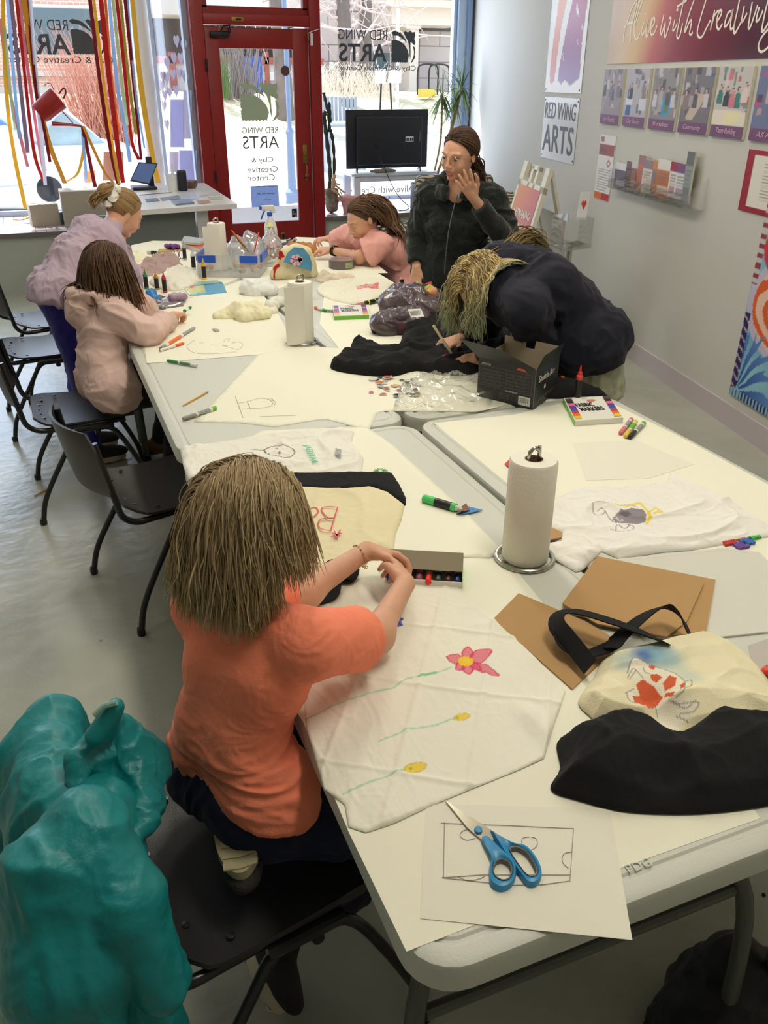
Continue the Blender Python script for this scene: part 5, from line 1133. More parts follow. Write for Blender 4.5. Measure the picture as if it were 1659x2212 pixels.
MB().tube([q+NA((0.0, -0.012, 0)) for q in zc], 0.003, M_tleg, 6).box(tuple(zc[0]+NA((0, -0.02, -0.005))), (0.006, 0.004, 0.02), M_steel).build('zipper', pr, label='grey zip')
S = SDF(); S.cone(J['hipL'], J['hipR'], 0.10, 0.10, 0, 0.04)
for sd in 'LR': leg(S, J, sd, 0.95, 0.01)
S.mesh('trousers', 0.007, M_cloth('black_cotton', (20, 19, 22)), pr)
for sd in 'LR': a = NA(J['ank'+sd]); shoe(pr, a, a+NA((-0.09, -0.12, 0)), 1.0, M_shoe, M_wsole)
hair_cap(pr, hc, HA, hs, (72, 50, 38), 1.0); tie = hc+HA@(NA((-0.10, 0.02, -0.05))*hs)
tied_hair(pr, hc, HA, hs, 1500, tie, (98, 70, 50), (66, 46, 34), width=0.0022)
tail_hair(pr, tie, [tie+NA((0.03, 0.02, -0.04)), tie+NA((0.045, 0.02, -0.10)), tie+NA((0.045, 0.01, -0.17))], 260, 0.022, (92, 64, 46), (60, 42, 32))
p = lambda x, y, z: hc+HA@(NA([x, y, z])*hs)
b = MB(); M_gl = mat('glasses_wire', (176, 150, 120), 0.3, metal=0.9)
for y in (-1, 1):
    b.tube([p(0.102-0.006*abs(cos(a)*0.024+0.008*y), y*0.034+0.025*cos(a), -0.004+0.022*sin(a)) for a in LS(0, 2*PI, 25)[:-1]], 0.0009, M_gl, 5, closed=True)
    b.tube([p(0.098, y*0.059, 0.004), p(0.06, y*0.077, 0.004), p(0.0, y*0.083, 0.004)], 0.0009, M_gl, 5)
b.tube([p(0.104, -0.010, 0.002), p(0.109, 0, 0.006), p(0.104, 0.010, 0.002)], 0.0009, M_gl, 5); b.build('glasses', pr, label='round thin-rimmed glasses')

# ---- teenager in the navy hoodie bending over the right tables
pr = thing('person', 'person with long blonde hair in a navy hoodie, bent over drawing on black cloth', 'person', (2.05, 2.72, 0))
J = dict(hipL=(1.935, 2.62, 0.88), hipR=(1.955, 2.82, 0.88), waist=(1.86, 2.74, 1.00), chest=(1.74, 2.76, 1.06), shL=(1.60, 2.60, 1.03), shR=(1.62, 2.95, 1.03), neck=(1.57, 2.78, 1.07),
         elL=(1.73, 2.69, 0.84), wrL=tuple(T(1025, 775, 0.79)), elR=(1.70, 3.08, 0.81), wrR=tuple(T(990, 734, 0.805)), kneeL=(1.97, 2.64, 0.47), kneeR=(1.99, 2.82, 0.47), ankL=(2.02, 2.62, 0.09), ankR=(2.04, 2.82, 0.09))
hc = NA(T(1044, 618, 1.068)); HA = frame((-0.50, -0.05, -0.86), (-0.88, 0, 0.48)); hs = 1.0
S = SDF(); torso(S, J, 1.0, -0.01); head(S, hc, HA, hs); S.cone(J['neck'], hc+HA@NA((-0.02, 0, -0.05)), 0.05, 0.05, 0, 0.03)
for sd in 'LR': arm(S, J, sd, 1.0, 0.0); leg(S, J, sd, 0.98, -0.005)
hand(S, J['wrL'], T(945, 782, 0.775)-NA(J['wrL']), (0, 0, 1), -1, 1.0, (0.12, 0.1, 0.12, 0.1), 0.1, spread=0.12)
hand(S, J['wrR'], (-0.85, -0.35, -0.05), (-0.1, -0.25, 0.95), 1, 1.0, (0.8, 0.85, 0.9, 0.9), 0.5)
S.mesh('body', 0.004, [M_skin, M_lips], pr)
M_nvh = M_cloth('navy_fleece', (26, 27, 42), 0.9, noise=(6, 0.2))
S = SDF(); torso(S, J, 1.0, 0.012, wide=1.1, k=0.05); S.cone(J['shL'], J['shR'], 0.075, 0.075, 0, 0.04); S.cone((1.75, 2.70, 1.09), (1.75, 2.84, 1.09), 0.08, 0.08, 0, 0.05); S.cone((1.94, 2.64, 0.86), (1.96, 2.82, 0.86), 0.115, 0.115, 0, 0.05); S.cone((1.86, 2.62, 0.86), (1.88, 2.82, 0.86), 0.10, 0.10, 0, 0.05)
for sd in 'LR': arm(S, J, sd, 1.05, 0.020, upto=0.95, cap=True)
S.ell((1.66, 2.86, 1.15), (0.085, 0.11, 0.065), None, 0, 0.03); S.cone((1.60, 2.74, 1.11), (1.62, 2.93, 1.12), 0.045, 0.045, 0, 0.03)
S.mesh('hoodie', 0.0065, M_nvh, pr, disp=lambda V, N: CL(folds(V*NA((0.8, 1.0, 1.0))+3, 9), -0.3, 1)*0.02+folds(V+8, 18)*0.003, cuts=[((1.95, 2.7, 0.765), U((0.25, -0.1, -1)))])
S = SDF(); S.cone((1.95, 2.64, 0.84), (1.96, 2.82, 0.84), 0.095, 0.095, 0, 0.05)
for y in (2.64, 2.82): S.cone((1.955, y, 0.80), (1.98, y, 0.64), 0.095, 0.115, 0, 0.04, True)
S.mesh('shorts', 0.0065, M_cloth('pale_floral_cotton', (186, 186, 160), noise=(30, 0.35)), pr, disp=cloth_disp(0.008, 8, 3))
for sd in 'LR': a = NA(J['ank'+sd]); shoe(pr, a, a+NA((-0.16, 0, 0)), 1.05, M_shoe, M_wsole)
hair_cap(pr, hc, HA, hs, (104, 84, 56), 1.02)
cl = [(J['shL'], J['shR'], 0.13)]
loose_hair(pr, hc, HA, hs, 4600, 0.215, (200, 172, 116), (116, 92, 62), part=0.35, wave=0.009, seg=20, width=0.0019, coll=cl, backp=0.0, side=0.8, ease=0.34, vol=1.7, grad=(150, 158, 124), rnd=0.4, front=0.35)
loose_hair(pr, hc, HA, hs, 700, 0.205, (236, 212, 150), (190, 162, 108), part=0.35, wave=0.012, seg=20, width=0.0016, coll=cl, backp=0.1, side=0.85, ease=0.30, vol=1.9, grad=(150, 160, 130), rnd=0.2, front=0.35, name='hair_highlights')
b0 = hc+HA@NA((-0.07, 0.0, 0.06)); pth = [yv(1090, 548, 2.86), yv(1125, 520, 2.92), yv(1155, 520, 2.92), yv(1180, 535, 2.88)]
tail_hair(pr, b0, pth, 220, 0.022, (150, 128, 82), (92, 74, 50), 'hair_over_hood', width=0.0022, wave=0.005)
# ================================================================== tabletop
ZT = 0.7402
def TT(pts, z=ZT): return [T(a, b, z) for a, b in pts]
M_paper = mat('drawing_paper', (240, 237, 217), 0.85); M_paper2 = mat('printer_paper', (234, 230, 214), 0.85); M_pen = mat('graphite', (150, 146, 134), 0.7); M_penk = mat('black_marker_ink', (40, 40, 44), 0.8)
def curlf(a, s=1.2, sd=0.0): return lambda x, y, d: CL(a*np.exp(-d/0.03)*(vnoise(NS([x+sd, y-sd, 0*x], -1), s*4) > 0.2)*0.6, 0, None)+0.0003
def psheet(pts, z, lb, m=None, t=0.0005, curl=None): return sheet('paper_sheet', TT(pts, z), z, m or M_paper, lb, 'paper', None, t, curl=curl)
psheet([(640, 1215), (1060, 1205), (1085, 1195), (1168, 1297), (1290, 1440), (1500, 1560), (1642, 1768), (1350, 1872), (878, 2056), (752, 1795), (655, 1560), (480, 1290)], ZT, 'long cream drawing sheet covering the near left table end')
psheet([(440, 1000), (560, 930), (792, 922), (850, 962), (1000, 1100), (1088, 1192), (1060, 1207), (900, 1200), (640, 1216), (520, 1180)], ZT+0.0007, 'cream drawing sheet under the bag with pink lettering', curl=curlf(0.004))
psheet([(553, 769), (418, 912), (520, 914), (592, 923), (700, 905), (797, 930), (817, 888), (1030, 890), (1075, 880), (1215, 835), (1195, 790), (1100, 742), (900, 745), (720, 752), (600, 740)], ZT+0.0003, 'cream sheet crossing the joint of the middle tables, sketch of a head at its corner', curl=curlf(0.003, 1.4, 2))
d3 = psheet([(311, 740), (317, 785), (420, 777), (558, 766), (640, 752), (602, 680), (540, 600), (420, 640), (330, 680)], ZT+0.0008, 'cream sheet in front of the hoodie child, an oval face pencilled on it')
psheet([(937, 914), (1110, 896), (1250, 862), (1315, 868), (1470, 944), (1565, 995), (1665, 1050), (1760, 1120), (1700, 1230), (1500, 1190), (1270, 1160), (1090, 1040)], ZT, 'cream drawing sheet covering most of the near right table')
psheet([(700, 640), (900, 640), (1010, 700), (1150, 760), (1030, 790), (740, 762), (690, 700)], ZT+0.0011, 'cream sheet under the black cloth on the middle right table')
psheet([(700, 590), (800, 580), (900, 640), (720, 650)], ZT+0.0004, 'cream sheet beneath the shirt with the red print')
psheet([(283, 530), (330, 520), (450, 522), (520, 600), (420, 640), (315, 672), (296, 610)], ZT+0.0003, 'cream sheet covering the far left table under the mauve cloth')
psheet([(510, 590), (640, 512), (745, 516), (838, 590), (690, 590), (560, 640)], ZT+0.0003, 'cream sheet on the far right table end by the spray bottle')
ns = psheet([(919, 1736), (908, 1984), (1366, 2031), (1318, 1748)], ZT+0.0012, 'white letter sheet with a pencilled rectangle under the scissors', M_paper2, 0.0004)
PC = lambda P, z=ZT+0.0022: [T(a, b, z) for a, b in P]
strokes('pencil_drawing', [PC(p_) for p_ in [[(952, 1778), (1090, 1783), (1240, 1790)], [(960, 1776), (958, 1896)], [(1239, 1790), (1231, 1903)], [(955, 1896), (1040, 1890), (1231, 1890)], [(955, 1896), (1100, 1912), (1170, 1911), (1231, 1903)], spline([(1021, 1790), (1000, 1795), (994, 1806), (1008, 1815), (1026, 1811)], 4), spline([(1144, 1808), (1128, 1812), (1130, 1830), (1147, 1836), (1160, 1826), (1158, 1812)], 4, True), spline([(1236, 1840), (1218, 1845), (1215, 1862), (1228, 1876)], 4), spline([(990, 1895), (1010, 1902), (1030, 1900), (1047, 1893)], 4)]], 0, 0.0011, M_pen, ns)
strokes('pencil_drawing', [PC(p_, ZT+0.0018) for p_ in [spline([(420, 735), (404, 748), (420, 762), (460, 764), (512, 760)], 5), spline([(480, 745), (500, 752), (516, 755), (524, 744), (515, 738)], 5), spline([(483, 738), (488, 732), (496, 733), (492, 738)], 4), spline([(500, 741), (508, 738), (510, 740), (502, 742)], 4), [(480, 745), (494, 746)], [(480, 747), (492, 748)], [(455, 745), (470, 746)], [(430, 741), (440, 740)]]], 0, 0.0016, M_pen, d3)
b = bpy.data.objects['paper_sheet.002'] if 'paper_sheet.002' in bpy.data.objects else d3
for o_ in bpy.data.objects:
    if o_.get('label', '').startswith('cream sheet crossing'): b = o_
strokes('pencil_drawing', [PC(p_, ZT+0.0022) for p_ in [[(512, 872), (540, 866), (560, 860), (580, 862), (590, 871), (585, 878), (560, 882), (514, 884)], [(508, 856), (525, 902)], spline([(534, 868), (538, 876), (540, 882)], 3), [(560, 900), (640, 897)], [(578, 862), (590, 866), (586, 860), (596, 870), (592, 876)]]], 0, 0.0014, M_pen, b)
psheet([(1238, 957), (1266, 1038), (1400, 1034), (1500, 1003), (1370, 950)], ZT+0.0008, 'plain white letter sheet on the near right table behind the elephant shirt', M_paper2)
psheet([(1615, 1395), (1659, 1380), (1720, 1440), (1700, 1520), (1640, 1500)], ZT+0.0008, 'grey sheet with faint pencil lines at the right edge beyond the koi bag', mat('grey_paper', (190, 184, 176), 0.8))
# moulded letters on the table edge
plate_x, plate_y = T(1395, 1884)[:2]
b = MB(); e0 = NA(T(1358, 1888, 0.741)); e1 = NA(T(1432, 1862, 0.741)); ex = U(e1-e0); ey = np.cross((0, 0, 1), ex)
puttext(b, 'PDG', M_plast, tuple(e0+ex*0.002+ey*0.0), ex, ey, width=0.04, height=0.014, ext=0.0006); pl = b.build('moulded_letters'); tb0 = [o for o in bpy.data.objects if o.get('label', '').startswith('near left folding')][0]
pl.parent = tb0; pl.location = NA(pl.location)-NA(tb0.location)

# ---- markers and pens
def place(root, p, q):
    """local +x axis from p to q"""
    p = NA(p); q = NA(q); d = q-p; root.location = p; root.rotation_euler = (0, -math.asin(d[2]/NM(d)), math.atan2(d[1], d[0])); return root
def marker(name, p, q, r, body, cap, label, cat='marker', tip=None, group=None, ends=None, band=None, kind='felt'):
    """pen lying from p to q; cap end at q"""
    L = float(NM(NA(q)-NA(p))); t = thing(name, label, cat, (0, 0, 0), group=group); Rx = rotm('Y', PI/2)
    pr_ = [(r*0.8, 0), (r, 0.002), (r, L*0.62), (r*0.9, L*0.63)]
    MB().lathe(pr_, (0, 0, 0), body, 16, R=Rx).build('barrel', t, world=False)
    MB().lathe([(r*0.92, L*0.62), (r*1.02, L*0.63), (r*1.0, L*0.97), (r*0.7, L)], (0, 0, 0), cap, 16, R=Rx).build('cap', t, world=False)
    MB().lathe([(r*1.03, 0.0), (r*1.05, 0.002), (r*1.05, L*0.12), (r*1.0, L*0.125)], (0, 0, 0), ends or cap, 16, R=Rx).build('end_plug', t, world=False)
    if band: b = MB().lathe([(r*1.02, L*0.2), (r*1.025, L*0.21), (r*1.025, L*0.55), (r*1.02, L*0.56)], (0, 0, 0), band, 16, R=Rx).build('label_band', t, world=False)
    return place(t, p, q)
M_mw = mat('marker_white', (232, 230, 220), 0.35, noise=None); M_mor = mat('marker_orange', (240, 120, 50), 0.35); M_mgr = mat('marker_green', (40, 140, 70), 0.35); M_lg = mat('lime_green', (120, 190, 70), 0.4); M_mblk = mat('marker_black_body', (34, 34, 34), 0.35); M_mgy = mat('marker_grey', (150, 148, 136), 0.3); M_mpk = mat('marker_pink', (226, 120, 140), 0.35); M_mye = mat('marker_yellow', (232, 200, 70), 0.35); M_mred = mat('marker_red', (224, 66, 52), 0.35); M_bgreen = mat('bright_green', (80, 206, 110), 0.35); M_dots = mat('floral_print', (190, 196, 190), 0.5, noise=(160, 0.7))
R_ = 0.0075; z = ZT+0.008
marker('marker', T(347, 753, z), T(420, 708, z), R_, M_mw, M_dots, 'orange banded fabric marker, upper of two by the hoodie child', band=M_mor, ends=M_mgy)
marker('marker', T(345, 757, z), T(397, 741, z), R_*0.8, M_mw, M_mor, 'thin white marker with a bright orange cap by the hoodie child', ends=M_mw, band=None)
marker('marker', T(425, 790, z), T(362, 779, z), R_*0.8, M_mw, M_mgr, 'green capped white marker on bare grey plastic', ends=M_mw, band=mat('green_script', (110, 160, 116), 0.5, noise=(150, 0.5)))
marker('marker', T(466, 881, z), T(395, 905, z), R_, M_mw, M_mgy, 'fabric marker with grey cap and green end near the pencil', ends=M_lg, band=M_dots)
marker('marker', T(1364, 906, z), T(1340, 936, z), R_, M_mw, M_mpk, 'pink capped fabric marker, left of the three by the marker box', ends=M_mpk, band=M_dots)
marker('marker', T(1373, 911, z), T(1351, 943, z), R_, M_mw, M_mye, 'yellow capped fabric marker, middle of the three by the marker box', ends=M_mye, band=M_lg)
marker('marker', T(1391, 914, z), T(1360, 945, z), R_, M_mw, M_mblk, 'black capped fabric marker, right of the three by the marker box', ends=M_lg, band=M_dots)
marker('marker', T(700, 670, z), T(680, 664, z), R_, M_mw, M_mor, 'orange capped fabric marker beside the middle paper towel roll', ends=M_lg)
marker('marker', T(724, 672, z), T(697, 671, z), R_, M_dots, M_mgr, 'green capped fabric marker touching the box of fabric markers')
marker('marker', T(745, 664, z+0.006), T(785, 655, z+0.006), R_, M_dots, M_mpk, 'pink ended fabric marker behind the box of fabric markers')
marker('paint_marker', T(790, 655, z+0.005), T(822, 647, z+0.005), R_*1.5, mat('highlighter', (216, 232, 70), 0.4), M_mblk, 'lime yellow paint marker against the purple plastic bag', band=M_mblk)
marker('paint_marker', T(1200, 823, z+0.004), T(1216, 818, z+0.004), 0.012, M_mblk, M_mor, 'orange ended black paint marker behind the black box')
# green paint marker lying near
t = marker('paint_marker', T(985, 1097, z+0.004), T(914, 1076, z+0.004), 0.0115, M_mblk, M_bgreen, 'bright green paint marker with a clear nozzle lying beside a torn wrapper', ends=M_bgreen)
MB().lathe([(0.009, 0), (0.008, -0.006), (0.003, -0.022), (0.002, -0.028)], (0, 0, 0), mat('frost_cap', (206, 216, 196), 0.3), 14, R=rotm('Y', PI/2)).build('nozzle', t, world=False)
b = MB(); ww = PC([(985, 1110), (1000, 1112), (1043, 1102), (1010, 1094), (1000, 1097)], ZT+0.004); b.slab(ww, (0, 0, 1), 0.001, mat('wrapper_blue', (70, 140, 196), 0.5)); b.slab([(a[0]-0.0, a[1], a[2]+0.002+0.01*(i % 2)) for i, a in enumerate(PC([(986, 1112), (998, 1113), (1015, 1104), (1006, 1096), (992, 1100)], ZT+0.004))], (0, 0, 1), 0.001, mat('wrapper_brown', (150, 92, 60), 0.5, noise=(90, 0.5)))
tag(b.build('wrapper_scrap'), 'torn brown and blue wrapper scrap beside the green paint marker', 'wrapper')
b = MB(); b.slab([(*T(x_, y_, ZT)[:2], ZT+0.001+0.006*(k % 2)) for k, (x_, y_) in enumerate([(1090, 1003), (1100, 997), (1105, 1010), (1096, 1012)])], (0, 0, 1), 0.001, M_mred); tag(b.build('wrapper_scrap'), 'tiny red and white wrapper scrap left of the near paper towel roll', 'wrapper')
# standing paint bottles
def bottle(px, pyb, pyt, bodyc, topc, label, r=0.012, tipc=None):
    p = T(px, pyb, ZT); H = Yp(px, pyt, p[1])[2]-p[2]; t = thing('paint_marker', label, 'paint marker', p, group=None)
    MB().lathe([(r, 0), (r, H*0.1), (r, H*0.11)], p, topc, 18).build('base', t)
    MB().lathe([(r*0.99, H*0.1), (r*1.0, H*0.11), (r*1.0, H*0.62), (r*0.98, H*0.63)], p, bodyc, 18).build('barrel', t)
    MB().lathe([(r*1.02, H*0.62), (r*1.02, H*0.72), (r*0.7, H*0.74), (r*0.62, H*0.82), (r*0.35, H*0.83), (r*0.28, H*0.93), (r*0.1, H)], p, tipc or topc, 18).build('nozzle', t); return t
bottle(1246, 868, 790, M_mblk, M_mred, 'red paint marker standing upright beside the near box of fabric markers', 0.0115)
bottle(301, 632, 589, M_mblk, mat('dark_grey_paint', (84, 80, 76), 0.4), 'dark grey paint marker standing nearest the hoodie child')
bottle(317, 625, 580, M_mblk, mat('paint_green', (60, 150, 90), 0.4), 'green tipped paint marker standing second in the group of four')
bottle(340, 626, 585, M_mblk, mat('paint_ochre', (190, 150, 70), 0.4), 'ochre tipped paint marker standing among the four by the foil')
bottle(357, 632, 586, M_mblk, mat('paint_crimson', (196, 50, 60), 0.4), 'crimson tipped paint marker standing rightmost of the four')
bottle(400, 562, 519, M_mblk, mat('paint_clear', (176, 178, 176), 0.3), 'grey capped paint marker standing by the orange book', 0.012)
bottle(419, 582, 535, M_mblk, mat('paint_white', (216, 216, 210), 0.3), 'white capped paint marker standing left of the yellow one', 0.0135)
bottle(442, 604, 557, M_mblk, mat('paint_yellow', (226, 180, 40), 0.4), 'yellow paint marker standing beside the far paper towel roll', 0.013)
bottle(868, 614, 596, M_mblk, mat('paint_peach', (236, 150, 140), 0.4), 'peach tipped paint marker behind the purple plastic bag', 0.012)
# pencil, eraser
M_wood = mat('pencil_yellow', (222, 160, 60), 0.45)
def pencil(p, q, lb, s=1.0):
    t = thing('pencil', lb, 'pencil'); L = float(NM(NA(q)-NA(p))); Rx = rotm('Y', PI/2)
    MB().lathe([(0.0035, L*0.12), (0.0036, L*0.93)], (0, 0, 0), M_wood, 6, R=Rx).build('shaft', t, world=False); MB().lathe([(0.0006, 0), (0.0014, L*0.03)], (0, 0, 0), M_penk, 8, R=Rx).build('lead', t, world=False)
    MB().lathe([(0.0013, L*0.03), (0.0035, L*0.12)], (0, 0, 0), mat('bare_wood', (206, 170, 120), 0.7), 8, R=Rx).build('sharpened_cone', t, world=False); MB().lathe([(0.0037, L*0.92), (0.0037, L)], (0, 0, 0), M_steel, 10, R=Rx).build('ferrule', t, world=False); return place(t, p, q)
pencil(T(394, 877, ZT+0.0036), T(449, 846, ZT+0.0036), 'yellow pencil lying on the bare grey part of the middle left table')
pencil(T(112, 1052, 0.004), T(74, 1071, 0.004), 'orange pencil lying on the floor under the left chairs')
p = T(467, 716, ZT); tag(MB().box((p[0], p[1], ZT+0.006), (0.02, 0.036, 0.012), mat('eraser', (196, 192, 184), 0.8), rz=0.25, bev=0.003).build('eraser'), 'small worn grey eraser on the hoodie child\'s sheet', 'eraser')

# ---- paper towel rolls on wire stands
M_towel = mat('paper_towel', (238, 234, 220), 0.95, bump=(150, 0.12), noise=(3, 0.04)); M_chrome = mat('brushed_steel', (190, 186, 176), 0.22, metal=1.0); M_tube_c = mat('card_core', (150, 130, 104), 0.9)
def towel(p, H, R, label, flap=None, ring=0.068):
    t = thing('paper_towel_roll', label, 'paper towel roll', p)
    n = 48; MB().lathe([(0.021, H), (R*0.93, H), (R, H-0.006), (R, 0.012), (R*0.93, 0.006), (0.021, 0.006)], p, M_towel, n, cap=False).build('roll', t)
    MB().lathe([(0.021, 0.006), (0.021, H+0.0005), (0.0195, H+0.0005), (0.0195, 0.006)], p, M_tube_c, 24, cap=False).build('core', t)
    p_ = NA(p); b = MB(); b.tube([p_+NA((ring*cos(a), ring*sin(a), 0.006)) for a in LS(0, 2*PI, 40)[:-1]], 0.0052, M_chrome, 10, closed=True)
    b.tube([p_+NA((-ring, 0, 0.005)), p_+NA((ring, 0, 0.005))], 0.004, M_chrome, 8)
    b.tube(spline([p_+NA((-0.013, 0, 0.01)), p_+NA((-0.013, 0, H*0.6)), p_+NA((-0.013, 0, H+0.005)), p_+NA((-0.009, 0, H+0.02)), p_+NA((0, 0, H+0.026)), p_+NA((0.009, 0, H+0.02)), p_+NA((0.013, 0, H+0.005)), p_+NA((0.013, 0, 0.01))], 6), 0.0045, M_chrome, 10)
    b.build('wire_stand', t)
    if flap:
        a, L = flap; d = NA((cos(a), sin(a), 0)); s0 = NA((-d[1], d[0], 0))*R; P = []
        for k in range(9): P.append(p_+s0+d*L*k/8+NA((-d[1], d[0], 0))*(0.01*sin(k/8*3)))
        V, F = panelmesh(lambda u, v: tuple(P[int(round(u*8))]+NA((0, 0, 0.012+v*(H-0.02)))), 8, 4, 0.0012); MB().add(V, F, M_towel).build('loose_sheet', t)
    return t
towel(T(1133, 1207, ZT), 0.262, 0.0555, 'nearest of the three paper towel rolls, on a steel wire stand')
towel(T(653, 740, ZT), 0.262, 0.052, 'middle of the three paper towel rolls, a loose sheet at its left', flap=(PI, 0.085))
t = towel(T(475, 583, ZT), 0.27, 0.052, 'farthest of the three paper towel rolls, stained brown, beside the craft bin', flap=(PI+0.1, 0.10))
M_st = mat('brown_stain', (150, 90, 60), 0.9); P0 = T(475, 583, ZT)
for (u, v) in ((455, 545), (462, 548), (470, 518), (452, 500), (458, 575), (447, 512)):
    pp = NA(Yp(u, v, P0[1]-0.05)); tag(SDF().ell(pp, (0.008, 0.003, 0.004), None, 0, 0.002).mesh('stain', 0.0015, M_st, t), None)

# ---- cloths and shirts
M_cot = mat('white_cotton', (238, 235, 222), 0.9, bump=(500, 0.15), vcol=True); M_cotp = mat('white_cotton_plain', (238, 235, 222), 0.9, bump=(500, 0.15)); M_blackc = mat('black_cotton_knit', (20, 20, 21), 0.95, bump=(500, 0.3))
def xyT(pts, z=ZT+0.004): return [T(a, b, z)[:2] for a, b in pts]
def smooth_poly(pts, n=4): return [tuple(p) for p in spline(pts, n, True)]
# bandana with flowers
zb = ZT+0.006; X = lambda a, b_: T(a, b_, zb)[:2]
ops = []
gl = (150, 214, 176)
for P in ([(658, 1553), (720, 1523), (793, 1497), (850, 1484), (880, 1463), (940, 1452), (975, 1440)], [(820, 1600), (880, 1575), (940, 1565), (985, 1547)], [(740, 1715), (800, 1690), (850, 1672), (890, 1655)], [(690, 1450), (740, 1440), (785, 1431)]): ops.append(('line', gl, [X(*q_) for q_ in P], 0.0035, 0.75))
ops.append(('line', (110, 200, 140), [X(905, 1460), X(940, 1450)], 0.006, 0.8))
for (c, r) in (((793, 1431), 0.012), ((998, 1546), 0.014), ((897, 1657), 0.018)):
    cc_ = X(*c); P = [(cc_[0]+r*1.1*cos(a), cc_[1]+r*0.6*sin(a)) for a in LS(0, 2*PI, 16)]; ops.append(('poly', (240, 208, 50), P, 0, 0.9)); ops.append(('line', (206, 176, 40), P, 0.002, 0.7)); ops.append(('blob', (110, 170, 60), X(c[0]-10, c[1]+2), 0.004, 0.8))
pk = (226, 88, 120)
for tip, wdt in (((1012, 1395), 26), ((1062, 1405), 30), ((965, 1418), 22), ((985, 1445), 20), ((1014, 1455), 26), ((1078, 1458), 18), ((1040, 1445), 16)):
    c0 = NA((1008, 1427)); tp = NA(tip); d = tp-c0; L = np.hypot(*d); nn = NA((-d[1], d[0]))/L; P = [c0+d*u+nn*wdt*0.5*sin(PI*min(1, u*0.95))*s_ for u, s_ in [(0.2, 1), (0.5, 1), (0.8, 1), (1.0, 0.6), (1.0, -0.6), (0.8, -1), (0.5, -1), (0.2, -1)]]
    P = [X(*q_) for q_ in P]; ops.append(('poly', pk, P, 0, 0.8)); ops.append(('line', (212, 62, 98), P+[P[0]], 0.003, 0.9))
P = [X(1006+17*cos(a), 1427+11*sin(a)) for a in LS(0, 2*PI, 12)]; ops.append(('poly', (244, 206, 40), P, 0, 0.95))
for tip in ((866, 1325), (872, 1335), (870, 1350), (850, 1358), (845, 1325), (838, 1340), (858, 1322)):
    c0 = NA((851, 1343)); tp = NA(tip); d = (tp-c0)*1.05; nn = NA((-d[1], d[0]))*0.28; P = [X(*q_) for q_ in (c0, c0+d*0.5+nn, c0+d, c0+d*0.5-nn)]; ops.append(('poly', (60, 84, 200), P, 0, 0.85)); ops.append(('line', (40, 60, 180), [X(*c0), X(*(c0+d))], 0.002, 0.9))
ops.append(('poly', (226, 190, 50), [X(847, 1341), X(853, 1338), (X(856, 1345)), X(850, 1348)], 0, 1))
poly = xyT([(655, 1500), (662, 1570), (700, 1700), (745, 1735), (752, 1782), (790, 1795), (850, 1775), (925, 1740), (1020, 1700), (1120, 1660), (1175, 1635), (1195, 1570), (1222, 1490), (1180, 1440), (1110, 1370), (1060, 1330), (1000, 1285), (985, 1255), (800, 1240), (640, 1290), (600, 1400)], zb)
def bf(x, y, d):
    P = NS([x, y, 0*x], -1); h = CL(folds(P+0.7, 7)-0.1, 0, None)*0.004+CL(folds(NS([x*4, y*1.0, 0*x], -1)+1.7, 9)-0.1, 0, None)*0.0035*CL((0.50-x)/0.12, 0.15, 1)+CL(folds(P, 26)-0.2, 0, None)*0.0010
    o = NA(T(900, 1500, zb)[:2]); u = (x-o[0])*0.55+(y-o[1])*0.83; v = (x-o[0])*0.83-(y-o[1])*0.55
    for k in (-0.24, -0.12, 0.0, 0.12, 0.24): h = h+0.0035*np.exp(-((v-k)/0.006)**2)
    for k in (-0.2, 0.03, 0.22): h = h+0.0028*np.exp(-((u-k)/0.005)**2)
    h = h+0.012*np.exp(-(((x-T(1150, 1560)[0])/0.02)**2+((y-T(1150, 1560)[1])/0.05)**2)); return h
o = drape('bandana', poly, ZT+0.0015, bf, M_cot, 0.0026, None, 0.0016, paint(ops, (240, 237, 220)), edge=0.003); tag(o, 'crinkled white bandana with pink, blue and yellow marker flowers before the kneeling child', 'bandana')
# shirt with the elephant
zs = ZT+0.012; X = lambda a, b_: T(a, b_, zs)[:2]; ops = []
yl_ = (238, 210, 60); gy = (136, 128, 136); dk = (60, 56, 62)
def cc(x, y): return (1000+x/2.517, 850+y/2.517)
L_ = lambda P: [X(*cc(*q_)) for q_ in P]
ops += [('line', yl_, L_([(830, 600), (900, 610), (960, 592), (1000, 630), (1020, 670), (1000, 705)]), 0.008, 0.9), ('line', yl_, L_([(1010, 640), (1050, 620), (1085, 640), (1040, 650), (1070, 630)]), 0.007, 0.8), ('line', yl_, L_([(1010, 640), (1020, 680)]), 0.010, 0.9)]
ops += [('poly', gy, L_([(835, 650), (870, 630), (920, 620), (980, 625), (1000, 660), (990, 700), (940, 710), (880, 705), (830, 700), (810, 680)]), 0, 0.95), ('poly', (100, 92, 104), L_([(850, 650), (900, 640), (920, 660), (880, 670)]), 0, 0.8)]
for P in ([(705, 610), (760, 600), (840, 610), (900, 600), (950, 615)], [(705, 610), (712, 650), (745, 660), (775, 640), (755, 622), (730, 640)], [(775, 640), (800, 680), (830, 700)], [(800, 740), (860, 755), (920, 745), (925, 720), (890, 712)], [(830, 745), (840, 715), (880, 735), (905, 715)]): ops.append(('line', (120, 116, 120), L_(spline(P, 4)), 0.0024, 0.9))
for c in ((825, 670), (855, 684)): cx_, cy_ = X(*cc(*c)); ops.append(('blob', (236, 232, 226), (cx_, cy_), 0.011, 1)); ops.append(('blob', dk, (cx_, cy_), 0.006, 1))
